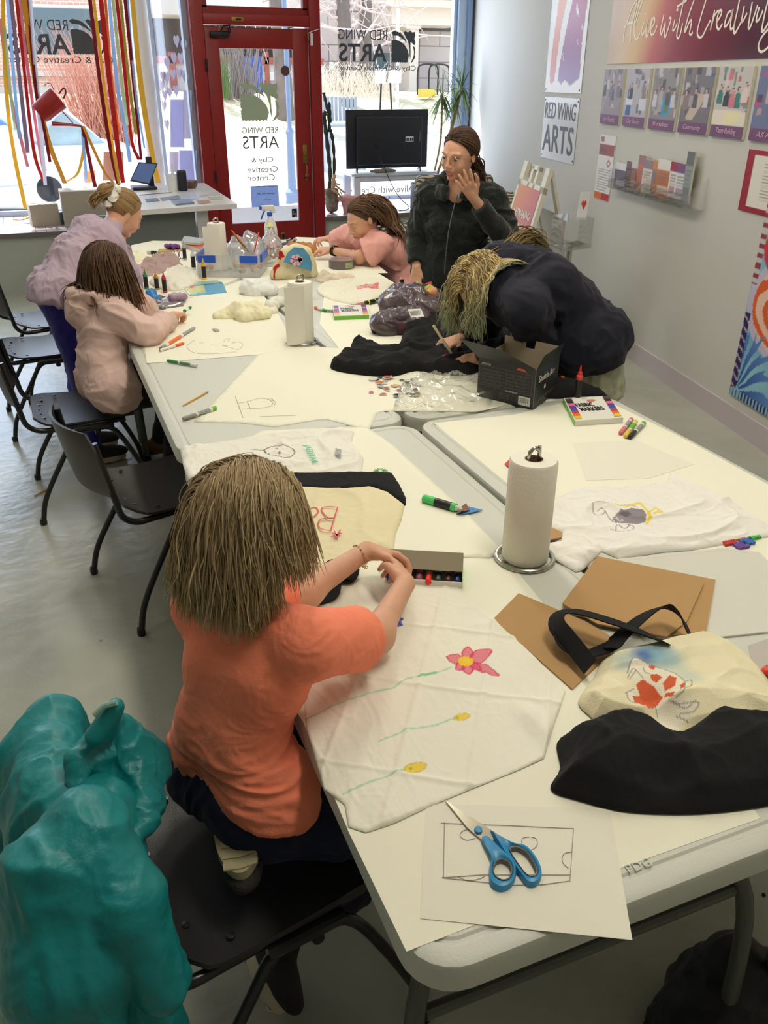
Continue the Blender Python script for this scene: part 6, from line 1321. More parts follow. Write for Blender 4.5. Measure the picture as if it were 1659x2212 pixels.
poly = xyT([(1180, 1130), (1215, 1145), (1212, 1165), (1175, 1170), (1190, 1195), (1245, 1228), (1262, 1222), (1300, 1183), (1340, 1200), (1430, 1185), (1500, 1180), (1640, 1155), (1680, 1150), (1659, 1128), (1580, 1075), (1450, 1015), (1440, 1035), (1380, 1045), (1250, 1047), (1190, 1078)], zs)
o = drape('white_shirt', poly, ZT+0.001, wr(5, 0.016, 3.1), M_cot, 0.0028, None, 0.006, paint(ops, (238, 235, 226)), edge=0.012); tag(o, 'white t-shirt with a grey elephant-like creature and yellow scribble on the near right table', 't-shirt')
mat('cardboard_dark', (160, 124, 80), 0.9); c = T(1200, 1150, ZT); ck = MB().prism([(c[0]+0.05*cos(a)-0.015, c[1]+0.035*sin(a)) for a in LS(0, 2*PI, 24)[:-1]], ZT+0.001, ZT+0.005, mat('cardboard', (184, 146, 98), 0.9, noise=(5, 0.08))).build('cardboard_sheet'); tag(ck, 'cardboard insert showing at the neck of the elephant shirt', 'cardboard')
# shirt with a drawn face
X = lambda a, b_: T(a, b_, zs)[:2]; ops = []
def c3(x, y): return (340+x/2.304, 850+y/2.304)
L_ = lambda P: [X(*c3(*q_)) for q_ in P]
ops.append(('line', (50, 60, 56), L_(spline([(470, 275), (530, 280), (560, 265), (600, 260), (660, 268), (682, 290), (670, 310), (630, 318), (570, 312), (548, 300), (530, 282)], 4)), 0.0035, 0.95)); ops.append(('blob', dk, X(*c3(594, 272)), 0.006, 1)); ops.append(('blob', dk, X(*c3(608, 306)), 0.006, 1)); ops.append(('line', dk, L_([(570, 290), (585, 294)]), 0.002, 1))
b_txt = (120, 206, 170)
poly = xyT([(388, 965), (395, 1000), (405, 1030), (500, 1030), (640, 1024), (780, 1022), (786, 985), (760, 950), (765, 930), (740, 920), (700, 925), (580, 935), (480, 950)], zs)
shs = drape('white_shirt', poly, ZT+0.002, wr(6, 0.014, 7.7), M_cot, 0.0042, None, 0.006, paint(ops, (238, 235, 224)), edge=0.012); tag(shs, 'rumpled white t-shirt with an outlined round face behind the kneeling child', 't-shirt')
b = MB(); e0 = NA(T(652, 962, ZT+0.022)); ex = U(NA(T(672, 1006, ZT+0.022))-e0); ey = np.cross((0, 0, 1), ex)
puttext(b, 'JAEDYAK', mat('mint_ink', (110, 200, 165), 0.8), tuple(e0), ex, ey, width=0.14, height=0.026, ext=0.0004); b.build('mint_lettering', shs, label='mint green hand lettering')
MB().slab(PC([(725, 968), (738, 972), (736, 985), (724, 982)], ZT+0.024), (0, 0, 1), 0.0006, M_dots).build('care_label', shs)
# small green flower drawn near the shirt
c = T(822, 1017, ZT+0.0022); b = MB()
for k in range(15): a = 2*PI*k/15; b.ribbon([(c[0]+0.006*cos(a), c[1]+0.006*sin(a), c[2]), (c[0]+0.021*cos(a), c[1]+0.021*sin(a), c[2])], 0.0022, M_lg if k % 2 else M_mgr)
fl = b.build('flower_drawing')
for o_ in bpy.data.objects:
    if o_.get('label', '') == 'cream drawing sheet under the bag with pink lettering': fl.parent = o_; fl.location = NA(fl.location)-NA(o_.location)
# tote with pink letters
bt = thing('tote_bag', 'cream tote bag with a black base and pink hand lettering under the child\'s arms', 'tote bag', T(700, 1100, ZT))
M_canv = mat('cream_canvas', (236, 224, 184), 0.9, bump=(420, 0.25), noise=(6, 0.05)); zc = ZT+0.006
drape('canvas_body', xyT([(560, 1062), (640, 1053), (740, 1057), (800, 1052), (840, 1065), (873, 1090), (868, 1120), (855, 1150), (850, 1190), (700, 1235), (600, 1240), (540, 1150)], zc), ZT+0.002, wr(5, 0.010, 5.0), M_canv, 0.005, bt, 0.012, edge=0.02)
drape('black_base', xyT([(560, 1030), (640, 1024), (780, 1022), (848, 1024), (864, 1048), (877, 1075), (876, 1092), (840, 1069), (805, 1056), (740, 1062), (640, 1058), (560, 1066)], zc), ZT+0.003, wr(5, 0.006, 2.0), M_blackc, 0.005, bt, 0.012, edge=0.015)
def c4(x, y): return (600+x/3.607, 1000+y/3.607)
pkm = mat('pink_marker_ink', (222, 96, 110), 0.8); zt_ = ZT+0.0235
strokes('pink_lettering', [[T(*c4(*q_), zt_) for q_ in spline(P, 4)] for P in ([(468, 345), (440, 430), (412, 526)], [(468, 345), (400, 340), (345, 350), (350, 385), (395, 430), (440, 430)], [(440, 430), (380, 430), (330, 440), (315, 480), (340, 515), (412, 526)], [(318, 380), (300, 350), (255, 355), (225, 380), (245, 425), (285, 415), (318, 380)], [(222, 358), (228, 395), (250, 425)], [(180, 370), (165, 430), (150, 500)], [(445, 590), (465, 555), (490, 518)], [(425, 545), (460, 555), (500, 548)], [(415, 575), (455, 560), (470, 585)], [(440, 530), (462, 560), (490, 540)])], 0, 0.0035, pkm, bt)
def strap(parent, P, w, name='strap', m=None, th=0.0025, tw=None):
    """webbing following 3-D points, twisting from flat to on edge"""
    Q = spline(P, 7); n = len(Q); V = []; F = []; T_ = np.gradient(Q, axis=0); T_ /= NM(T_, axis=1)[:, None]
    for i in range(n):
        up = NA((0, 0, 1.0)); a = 0 if tw is None else np.interp(i/(n-1), LS(0, 1, len(tw)), tw); s_ = U(np.cross(T_[i], up)); u_ = np.cross(s_, T_[i]); d = cos(a)*s_+sin(a)*u_; nn = np.cross(T_[i], d)
        V += [Q[i]-d*w/2-nn*th/2, Q[i]+d*w/2-nn*th/2, Q[i]+d*w/2+nn*th/2, Q[i]-d*w/2+nn*th/2]
    for i in range(n-1):
        for j in range(4): a = i*4; F.append((a+j, a+(j+1) % 4, a+4+(j+1) % 4, a+4+j))
    F += [(3, 2, 1, 0), (4*n-4, 4*n-3, 4*n-2, 4*n-1)]
    return MB().add(V, F, m or M_blackc).build(name, parent)
TZ = lambda a, b_, dz: T(a, b_, ZT+dz)
strap(bt, [TZ(640, 1235, 0.012), TZ(622, 1262, 0.012), TZ(636, 1290, 0.010), TZ(680, 1298, 0.008), TZ(715, 1290, 0.012), TZ(725, 1262, 0.018), TZ(712, 1235, 0.022), TZ(730, 1215, 0.022), TZ(755, 1225, 0.020), TZ(745, 1250, 0.018)], 0.026, tw=[0.3, 0.2, 0.1, 0, 0.2, 0.5, 0.3, 0.1, 0.2])
strap(bt, [TZ(705, 1215, 0.016), TZ(740, 1212, 0.024), TZ(762, 1228, 0.020), TZ(752, 1250, 0.014), TZ(728, 1245, 0.012)], 0.030, tw=[0.2, 0.1, 0.3])
# opened marker box in the child's hands
bx_ = thing('marker_box', 'opened fabric marker box in the kneeling child\'s hands', 'marker box', T(920, 1240, ZT)); p0, p1 = NA(T(832, 1252, ZT+0.012)), NA(T(998, 1262, ZT+0.012)); ex = U(p1-p0); ey = NA((-ex[1], ex[0], 0)); L = float(NM(p1-p0)); c = (p0+p1)/2+ey*0.05; M_card = mat('grey_card_inside', (160, 150, 128), 0.8); rz_ = math.atan2(ex[1], ex[0]); M_wbox = mat('white_box_card', (228, 226, 216), 0.6)
b = MB(); b.box(c+NA((0, 0, -0.010)), (L, 0.10, 0.002), M_wbox, rz=rz_); b.box(p0+ex*L/2+NA((0, 0, -0.003)), (L, 0.0015, 0.016), M_wbox, rz=rz_); b.box(p0+ex*L/2+ey*0.1+NA((0, 0, 0.002)), (L, 0.0015, 0.026), M_wbox, rz=rz_); b.box(p0+ey*0.05+NA((0, 0, 0.002)), (0.0015, 0.1, 0.026), M_lg, rz=rz_); b.box(p1+ey*0.05+NA((0, 0, 0.002)), (0.0015, 0.1, 0.026), M_lg, rz=rz_); b.build('tray', bx_)
MB().slab([p0+ey*0.02+NA((0, 0, 0.02)), p1+ey*0.02+NA((0, 0, 0.02)), p1+ey*0.05+NA((0, 0, 0.052)), p0+ey*0.05+NA((0, 0, 0.052))], np.cross(ex, ey+NA((0, 0, 1))), 0.001, M_card).build('lid_flap', bx_)
MB().slab([p0+ey*0.03+NA((0, 0, 0.015)), p1+ey*0.03+NA((0, 0, 0.015)), p1+ey*0.1+NA((0, 0, 0.015)), p0+ey*0.1+NA((0, 0, 0.015))], (0, 0, 1), 0.001, M_card).build('lid', bx_)
for k, (cl_, lb) in enumerate((((40, 60, 190), 'blue'), ((30, 30, 34), 'leftmost black'), ((60, 40, 50), 'dark plum'), ((150, 80, 100), 'dusty pink'), ((236, 50, 40), 'bright red'), ((60, 70, 70), 'dark teal'), ((80, 46, 40), 'brown'), ((34, 40, 96), 'navy blue'))):
    q_ = p0+ex*(0.010+(L-0.02)*k/7)+NA((0, 0, 0.0))-ey*(0.006 if k in (0, 4) else 0.0); mm = mat('cap_'+lb.replace(' ', '_'), cl_, 0.25); marker('marker', q_+ey*0.09, q_+ey*0.003, 0.0076, M_mw, mm, lb+' ended marker in the row inside the opened marker box', band=M_dots)
# ---- cardboard, tray, koi tote
M_cb = mat('cardboard', (184, 146, 98), 0.9); M_cbe = mat('cardboard_dark', (160, 124, 80), 0.9)
def card(pts, z, lb): return tag(MB().prism(xyT(pts, z), z, z+0.0035, M_cb).build('cardboard_sheet'), lb, 'cardboard')
card([(1065, 1340), (1120, 1284), (1265, 1345), (1340, 1390), (1290, 1440), (1236, 1491)], ZT+0.001, 'brown cardboard sheet beside the bandana, half under the bag strap')
card([(1290, 1204), (1545, 1255), (1524, 1372), (1440, 1375), (1240, 1330), (1215, 1305)], ZT+0.005, 'lower brown cardboard sheet with a torn right edge')
card([(1290, 1204), (1520, 1263), (1483, 1345), (1440, 1378), (1290, 1350), (1216, 1307)], ZT+0.0095, 'upper brown cardboard sheet by the near paper towel stand')
M_tray = mat('milky_plastic', (216, 214, 202), 0.35, trans=0.0); P = xyT([(1290, 1215), (1560, 1186), (1640, 1196), (1659, 1215), (1760, 1300), (1760, 1350), (1659, 1368), (1525, 1383), (1400, 1380)], ZT)
ty = thing('bin_lid', 'large milky plastic bin lid at the right, partly under the cardboard', 'lid', (P[0][0], P[0][1], ZT)); cx_, cy_ = np.mean(P, 0)
ins = lambda s_: [(cx_+(x-cx_)*s_, cy_+(y-cy_)*s_) for x, y in P]
MB().prism(P, ZT+0.0006, ZT+0.0035, M_tray).build('panel', ty); V = []; F = []; n = len(P); lv = [(1.0, 0.003), (0.995, 0.0045), (0.985, 0.0048), (0.95, 0.0046), (0.94, 0.0034)]
for s_, z in lv: V += [(x, y, ZT+z) for x, y in ins(s_)]
for i in range(len(lv)-1):
    for j in range(n): F.append((i*n+j, i*n+(j+1) % n, (i+1)*n+(j+1) % n, (i+1)*n+j))
MB().add(V, F, M_tray).build('rim', ty)
# koi tote: cream body with fish, black base, long black strap
kb = thing('tote_bag', 'cream tote bag with painted orange koi and a black base, slumped at the near right', 'tote bag', T(1430, 1600, ZT))
zk = ZT+0.03; X = lambda a, b_: T(a, b_, zk)[:2]; ops = []
def c6(x, y): return (1040+x/2.68, 1180+y/2.68)
L_ = lambda P: [X(*c6(*q_)) for q_ in P]
ops += [('blob', (96, 160, 196), X(*c6(980, 660)), 0.055, 0.75), ('blob', (60, 100, 170), X(*c6(930, 680)), 0.03, 0.8), ('blob', (140, 184, 190), X(*c6(1080, 690)), 0.045, 0.6), ('blob', (150, 184, 190), X(*c6(830, 700)), 0.035, 0.6), ('blob', (168, 196, 196), X(*c6(1200, 790)), 0.035, 0.5)]
fw = (236, 228, 206); og = (214, 96, 56)
ops += [('poly', fw, L_([(840, 760), (870, 690), (960, 720), (1100, 760), (1160, 830), (1150, 890), (1100, 905), (1030, 890), (950, 830), (880, 820)]), 0, 1), ('poly', fw, L_([(830, 880), (870, 840), (930, 870), (940, 950), (870, 930)]), 0, 1), ('poly', fw, L_([(1010, 900), (1090, 900), (1180, 920), (1250, 940), (1200, 990), (1130, 1030), (1030, 990)]), 0, 1)]
ops += [('poly', og, L_([(890, 820), (930, 795), (1000, 830), (1050, 880), (1000, 920), (960, 940), (920, 880)]), 0, 1), ('poly', og, L_([(870, 885), (915, 875), (960, 925), (930, 945), (880, 930)]), 0, 1), ('poly', og, L_([(1045, 820), (1080, 780), (1125, 800), (1110, 850), (1060, 860)]), 0, 1), ('poly', og, L_([(970, 775), (1010, 770), (1040, 790), (1010, 815), (980, 800)]), 0, 1), ('poly', og, L_([(1060, 865), (1110, 885), (1100, 900), (1060, 885)]), 0, 1), ('poly', og, L_([(1140, 850), (1165, 840), (1165, 870), (1140, 885)]), 0, 1), ('poly', og, L_([(960, 725), (1000, 730), (990, 748), (965, 740)]), 0, 1)]
for P in ([(840, 760), (870, 690), (960, 720), (1050, 745), (1130, 780), (1165, 830), (1160, 890), (1120, 908)], [(840, 790), (870, 740), (900, 760), (930, 790)], [(850, 800), (890, 750)], [(930, 735), (940, 760), (970, 770)], [(1170, 830), (1205, 820), (1200, 870), (1170, 880)], [(1080, 905), (1150, 930), (1250, 940), (1220, 970), (1150, 960)], [(1100, 910), (1180, 950), (1230, 930)], [(830, 880), (850, 865), (880, 845)], [(835, 880), (850, 920), (900, 940)], [(1000, 890), (1030, 950)], [(1130, 960), (1200, 1000)]): ops.append(('line', (120, 120, 116), L_(spline(P, 3)), 0.0021, 0.75))
M_canvc = mat('painted_canvas', (236, 224, 184), 0.9, bump=(420, 0.25), vcol=True)
def hump(cx, cy, sx, sy, h_): return lambda x, y: h_*np.exp(-((x-cx)/sx)**2-((y-cy)/sy)**2)
kc = T(1450, 1480, zk)[:2]
def kf(x, y, d): return 0.030*CL(d/0.07, 0, 1)**0.7+CL(folds(NS([x+1.3, y+2.0, 0*x], -1), 7.0)-0.1, 0, None)*0.022+(vnoise(NS([x, y, 0*x+3], -1), 9)*0.5+0.5)*0.008-0.03*np.exp(-(((x-T(1430, 1530, zk)[0])/0.03)**2+((y-T(1430, 1530, zk)[1])/0.05)**2))
poly = smooth_poly(xyT([(1252, 1500), (1285, 1450), (1310, 1410), (1390, 1388), (1470, 1375), (1530, 1374), (1600, 1395), (1650, 1440), (1710, 1540), (1700, 1600), (1560, 1580), (1430, 1580), (1300, 1545), (1275, 1530)], ZT+0.02), 4)
drape('canvas_body', poly, ZT+0.004, kf, M_canvc, 0.0022, kb, 0.008, paint(ops, (236, 226, 190)), edge=0.02)
def kf2(x, y, d): return 0.046*CL(d/0.10, 0, 1)**0.75+folds(NS([x*0.8+3.3, y+1.0, 0*x], -1), 8, 1.2)*0.016*CL(d/0.03, 0, 1)+folds(NS([x+5.3, y+1.0, 0*x], -1), 20)*0.003+(vnoise(NS([x+1, y, 0*x], -1), 7)*0.5+0.5)*0.02
poly = smooth_poly(xyT([(1205, 1590), (1240, 1570), (1300, 1540), (1345, 1528), (1400, 1545), (1450, 1572), (1490, 1560), (1530, 1530), (1600, 1530), (1700, 1560), (1760, 1620), (1740, 1700), (1650, 1726), (1540, 1740), (1430, 1742), (1340, 1735), (1260, 1715), (1192, 1690), (1212, 1645)], ZT+0.02), 4)
drape('black_base', poly, ZT+0.003, kf2, M_blackc, 0.004, kb, 0.010, edge=0.02)
strap(kb, [TZ(1275, 1440, 0.035), TZ(1232, 1385, 0.045), TZ(1203, 1350, 0.05), TZ(1210, 1325, 0.055), TZ(1250, 1322, 0.06), TZ(1330, 1345, 0.065), TZ(1400, 1372, 0.06), TZ(1440, 1390, 0.045)], 0.038, tw=[1.0, 1.1, 0.8, 0.5, 0.3, 0.3, 0.4, 0.5])
strap(kb, [TZ(1320, 1400, 0.04), TZ(1350, 1365, 0.05), TZ(1400, 1325, 0.06), TZ(1440, 1310, 0.065), TZ(1470, 1330, 0.055), TZ(1490, 1372, 0.035)], 0.038, tw=[0.5, 0.4, 0.6, 0.8, 0.9, 0.9])
strap(kb, [TZ(1200, 1370, 0.03), TZ(1225, 1405, 0.022), TZ(1270, 1412, 0.02), TZ(1320, 1395, 0.03), TZ(1335, 1380, 0.04)], 0.036, tw=[0.9, 0.4, 0.2, 0.3])
# red thing at the right edge
p = T(1662, 1450, ZT+0.01); tag(SDF().ell((p[0], p[1], ZT+0.012), (0.02, 0.012, 0.011)).mesh('red_cap', 0.003, M_mred), 'small rounded red object at the right edge beyond the koi bag', 'cap')
# ---- scissors
sc = thing('scissors', 'pair of scissors with blue and grey handles on the near white sheet', 'scissors', T(1036, 1800, ZT+0.004)); zz = ZT+0.0035; M_bh = mat('scissor_blue', (52, 144, 196), 0.35); M_gh = mat('scissor_grey', (112, 110, 104), 0.5); M_bl = mat('scissor_steel', (196, 190, 172), 0.2, metal=1.0)
Q = lambda pts, z: [T(a, b_, z) for a, b_ in pts]
MB().slab(Q([(961, 1729), (990, 1750), (1062, 1795), (1066, 1816), (1046, 1820), (1010, 1790)], zz), (0, 0, 1), 0.002, M_bl).build('blade', sc); MB().slab(Q([(962, 1730), (1000, 1768), (1040, 1800), (1045, 1812), (1015, 1792)], zz-0.002), (0, 0, 1), 0.002, M_bl).build('blade', sc)
MB().lathe([(0.0065, 0), (0.006, 0.003), (0.003, 0.004)], T(1033, 1794, zz+0.002), M_bh, 20).build('pivot_screw', sc)
def ringh(outer, inner, name='handle'):
    O = spline(Q(outer, zz), 5, True); I = spline(Q(inner, zz), 5, True); n = len(O); k = len(I); m = min(n, k)
    O = NA([O[int(i*n/m)] for i in range(m)]); I = NA([I[int(i*k/m)] for i in range(m)]); V = []; F = []
    prof = [(0, 0.0), (0.0, 0.006), (0.18, 0.010), (0.55, 0.011), (0.85, 0.009), (1, 0.005), (1, 0)]
    for t_, z in prof: V += [tuple(O[i]*(1-t_)+I[i]*t_+NA((0, 0, z-0.002))) for i in range(m)]
    L = len(prof)
    for a in range(L):
        for j in range(m): F.append((a*m+j, a*m+(j+1) % m, ((a+1) % L)*m+(j+1) % m, ((a+1) % L)*m+j))
    h_ = MB().add(V, F, M_bh).build(name, sc)
    G = I*1.0; c_ = I.mean(0); V = []; F = []
    for s_, z in ((1.02, 0.003), (1.02, 0.0095), (0.93, 0.009), (0.90, 0.001)): V += [tuple(c_+(g-c_)*s_+NA((0, 0, z-0.002))) for g in G]
    for a in range(4):
        for j in range(m): F.append((a*m+j, a*m+(j+1) % m, ((a+1) % 4)*m+(j+1) % m, ((a+1) % 4)*m+j))
    MB().add(V, F, M_gh).build('soft_grip', h_)
ringh([(1040, 1818), (1052, 1810), (1075, 1832), (1105, 1862), (1115, 1888), (1105, 1915), (1082, 1925), (1060, 1912), (1057, 1880), (1060, 1855)], [(1070, 1868), (1075, 1864), (1085, 1862), (1100, 1870), (1106, 1886), (1100, 1903), (1086, 1908), (1070, 1900), (1064, 1886), (1066, 1876)])
ringh([(1060, 1800), (1070, 1806), (1105, 1826), (1135, 1832), (1160, 1860), (1170, 1890), (1160, 1912), (1140, 1914), (1120, 1890), (1090, 1850)], [(1101, 1842), (1104, 1836), (1118, 1836), (1138, 1848), (1154, 1872), (1160, 1892), (1150, 1900), (1136, 1895), (1118, 1872), (1106, 1854)])
# ---- black box, wrap, fabric marker boxes
M_bbox = mat('black_box_card', (40, 41, 40), 0.35); M_bin = mat('box_inner', (190, 176, 150), 0.8); M_prt = mat('grey_print', (112, 112, 108), 0.5)
A_, B_, C_ = [NA(T(a, b_, ZT)) for a, b_ in ((1030, 856), (1151, 886), (1201, 848))]; Hb = Yp(1152, 800, B_[1])[2]-ZT; D_ = A_+C_-B_; up = NA((0, 0, Hb))
bb = thing('marker_carton', 'open black carton with white product lettering on the middle right table', 'box', tuple(B_)); mb = MB()
for a, b_ in ((A_, B_), (B_, C_), (C_, D_), (D_, A_)): nn = U(np.cross(b_-a, (0, 0, 1))); mb.slab([a, b_, b_+up, a+up], -nn, 0.001, M_bbox); mb.slab([a-nn*0.0011, b_-nn*0.0011, b_+up-nn*0.0011, a+up-nn*0.0011], -nn, 0.0006, M_bin)
mb.slab([A_, B_, C_, D_], (0, 0, 1), 0.002, M_bbox); mb.build('carton_body', bb)
n1 = U(np.cross(B_-A_, (0, 0, 1))); n2 = U(np.cross(C_-B_, (0, 0, 1))); n3 = -n1
MB().slab([A_+up, B_+up, B_+up+NA((0, 0, 0.004))-(B_-A_)*0.04+n1*0.002, A_+up+n1*0.002+NA((0, 0, 0.004))], n1, 0.001, M_bbox).slab([A_+up, B_+up, NA(Yp(1086, 757, (A_[1]+B_[1])/2-0.02)), NA(Yp(992, 731, A_[1]+0.02))], n1, 0.0012, M_bbox).build('front_flap', bb, label='black lid flap folded up and outwards')
MB().slab([B_+up, C_+up, C_+up+n2*0.012+NA((0, 0, 0.045)), B_+up+(C_-B_)*0.12+n2*0.014+NA((0, 0, 0.045))], n2, 0.001, M_bbox).build('side_flap', bb, label='black flap standing up')
MB().slab([D_+up, D_+up+(C_-D_)*0.4, D_+up+(C_-D_)*0.38+NA((0, 0, 0.03)), D_+up+NA((0, 0, 0.03))], n1, 0.001, M_bin).slab([D_+up+(C_-D_)*0.55, C_+up, C_+up+NA((0, 0, 0.028)), D_+up+(C_-D_)*0.57+NA((0, 0, 0.03))], n1, 0.001, M_bin).build('inner_flap', bb, label='pale inner flap')
def facetext(mb, a, b_, u0, u1, v0, v1, txt, m, nn):
    ex = U(b_-a); L = NM(b_-a); puttext(mb, txt, m, tuple(a+ex*L*u0+up*v0+nn*0.0012), ex, (0, 0, 1), width=L*(u1-u0), height=Hb*(v1-v0), ext=0.0002)
mb = MB(); M_wh = mat('white_print', (220, 218, 210), 0.5); facetext(mb, B_, C_, 0.14, 0.80, 0.62, 0.78, 'Shuttle Art', M_wh, n2); mb.build('brand_lettering', bb, label='white lettering'); mb = MB(); facetext(mb, B_, C_, 0.2, 0.8, 0.2, 0.24, 'www.shuttleart.com', M_prt, n2); facetext(mb, B_, C_, 0.18, 0.8, 0.14, 0.18, 'info@shuttleart.com', M_prt, n2)
exx = U(C_-B_); cc_ = B_+exx*NM(C_-B_)*0.42+up*0.43+n2*0.0012; mb.build('front_lettering', bb, label='white lettering'); mb = MB(); mb.slab([cc_+exx*x+NA((0, 0, y)) for x, y in ((-0.007, -0.007), (0.007, -0.007), (0.007, 0.003), (0.004, 0.008), (-0.002, 0.008), (-0.007, 0.002))], n2, 0.0004, M_wh); mb.build('logo_mark', bb)
mb = MB(); facetext(mb, A_, B_, 0.06, 0.22, 0.86, 0.91, 'INTRODUCTION', M_wh, n1)
for c_ in range(2):
    for r_ in range(5): facetext(mb, A_, B_, 0.07+0.44*c_, 0.46+0.44*c_, 0.75-0.085*r_, 0.775-0.085*r_, 'non toxic and odourless ink for fabric use', M_prt, n1); facetext(mb, A_, B_, 0.07+0.44*c_, 0.40+0.44*c_, 0.715-0.085*r_, 0.74-0.085*r_, 'shake well before each use keep cap on', M_prt, n1)
facetext(mb, A_, B_, 0.5, 0.72, 0.30, 0.34, 'ADVERTENCIA', M_wh, n1)
for r_ in range(3): facetext(mb, A_, B_, 0.4, 0.86, 0.12+0.05*r_, 0.145+0.05*r_, 'made for use on cloth', M_prt, n1)
eA = U(B_-A_); LA = NM(B_-A_); Z_ = lambda u, v, o_=0.0012: A_+eA*LA*u+up*v+n1*o_
mb.slab([Z_(0.74, 0.06), Z_(0.94, 0.06), Z_(0.94, 0.28), Z_(0.74, 0.28)], n1, 0.0003, M_wh)
for k in range(14): u = 0.77+0.011*k; mb.slab([Z_(u, 0.12, 0.0017), Z_(u+0.003+0.003*(k % 3 == 0), 0.12, 0.0017), Z_(u+0.003+0.003*(k % 3 == 0), 0.24, 0.0017), Z_(u, 0.24, 0.0017)], n1, 0.0002, M_bbox)
for (a, b2) in (((0.03, 0.84), (0.95, 0.84)), ((0.95, 0.84), (0.95, 0.34)), ((0.95, 0.34), (0.03, 0.34)), ((0.5, 0.84), (0.5, 0.34)), ((0.03, 0.34), (0.03, 0.84))): mb.ribbon([Z_(*a), Z_(*b2)], 0.0009, M_prt, nrm=n1, t=0.0003)
mb.slab([Z_(0.66, 0.885), Z_(0.74, 0.9), Z_(0.86, 0.88), Z_(0.8, 0.95), Z_(0.7, 0.96)], n1, 0.0003, mat('orange_print', (196, 86, 56), 0.5)); mb.build('side_lettering', bb, label='fine grey print, barcode and orange mark')
def mbox(name, corners, h_, lb, txtflip=False):
    P = [NA(T(a, b_, ZT+0.001)) for a, b_ in corners]; t = thing(name, lb, 'marker box', tuple(P[0])); mb = MB(); mb.slab(P, (0, 0, 1), h_, M_wbox); mb.build('carton', t)
    e1 = P[1]-P[0]; e2 = P[3]-P[0]; Zz = lambda u, v: P[0]+e1*u+e2*v+NA((0, 0, h_+0.0014)); mb = MB(); cols = [(232, 200, 60), (226, 120, 50), (210, 60, 50), (60, 90, 180), (110, 60, 150), (230, 110, 160), (50, 50, 50), (90, 80, 70), (60, 140, 70)]
    for k in range(8):
        for (u0, u1) in ((0.02, 0.16), (0.84, 0.98)): mb.slab([Zz(u0, 0.06+k*0.11), Zz(u1, 0.06+k*0.11), Zz(u1, 0.06+(k+1)*0.11), Zz(u0, 0.06+(k+1)*0.11)], (0, 0, 1), 0.0003, mat('swatch_%d' % k, cols[k], 0.4))
    ex = U(e1); puttext(mb, 'FABRIC\nMARKERS', M_mblk, tuple(Zz(0.24, 0.36)), ex, np.cross((0, 0, 1), ex), width=NM(e1)*0.5, height=NM(e2)*0.34, ext=0.0002, bold=0.02)
    c_ = Zz(0.55, 0.8); mb.slab([c_+NA((0.018*cos(a), 0.009*sin(a), 0)) for a in LS(0, 2*PI, 14)[:-1]], (0, 0, 1), 0.0003, mat('swatch_pinkish', (226, 130, 110), 0.5))
    mb.build('printed_lid', t); g = U(P[0]-P[3]); 
    for (a, b_) in ((P[0], P[3]),): nn = -U(e1); MB().slab([a, b_, b_+NA((0, 0, h_)), a+NA((0, 0, h_))], nn, 0.0008, M_lg).build('green_side', t)
    return t
mbox('marker_box', [(1241, 920), (1345, 913), (1301, 866), (1216, 870)], 0.018, 'white and green fabric markers box beside the upright red paint marker')
t = mbox('marker_box', [(722, 692), (797, 689), (797, 667), (719, 668)], 0.02, 'white and green fabric markers box beside the purple plastic bag')
P = [NA(T(a, b_, ZT+0.001)) for a, b_ in ((722, 692), (797, 689))]; MB().slab([P[0], P[1], P[1]+NA((0, 0, 0.019)), P[0]+NA((0, 0, 0.019))], (0, -1, 0), 0.0008, M_lg).build('green_side', t)
# black cloth with drawing (middle right) and black cloth at the corner
def bk(s1, s2, a): return lambda x, y, d: CL(folds(NS([x*0.9+s1, y*1.2+s2, 0*x], -1), 9, 1.2), -0.3, None)*a*0.7+a*0.35+folds(NS([x+s1, y, 0*x], -1), 22)*0.003+0.010*CL(d/0.04, 0, 1)
poly = smooth_poly(xyT([(714, 785), (735, 775), (760, 765), (758, 742), (790, 744), (820, 750), (830, 762), (862, 748), (866, 735), (876, 730), (872, 716), (900, 704), (950, 670), (1050, 700), (1110, 740), (1030, 800), (960, 806), (900, 796), (850, 808), (790, 806), (725, 796)], ZT+0.012), 3)
bc_ = drape('black_hoodie_cloth', poly, ZT+0.002, bk(2.2, 1.1, 0.042), M_blackc, 0.006, None, 0.012, edge=0.012); tag(bc_, 'crumpled black sweatshirt spread under the drawing hands', 'sweatshirt')
c = T(972, 768, ZT+0.05); SDF().ell((c[0], c[1], c[2]), (0.035, 0.018, 0.006)).mesh('red_drawing', 0.003, mat('red_ink_patch', (206, 40, 36), 0.7), bc_, disp=lambda V, N: folds(V, 30)*0.003, label='red inked patch')
poly = smooth_poly(xyT([(1150, 820), (1195, 815), (1250, 832), (1300, 845), (1312, 856), (1260, 850), (1200, 856), (1150, 850)], ZT+0.01), 3); tag(drape('black_cloth', poly, ZT+0.002, bk(1, 4, 0.02), M_blackc, 0.006, None, 0.008, edge=0.02), 'black cloth trailing out behind the black carton', 'cloth')
# pen in the drawing hand
marker('pen', T(978, 768, ZT+0.055), tuple(NA(T(978, 768, ZT+0.055))+NA((-0.075, 0.03, 0.12))), 0.0055, mat('pen_cream', (216, 204, 160), 0.4), mat('pen_cream', (216, 204, 160), 0.4), 'cream fabric pen held in the navy hoodie person\'s hand')
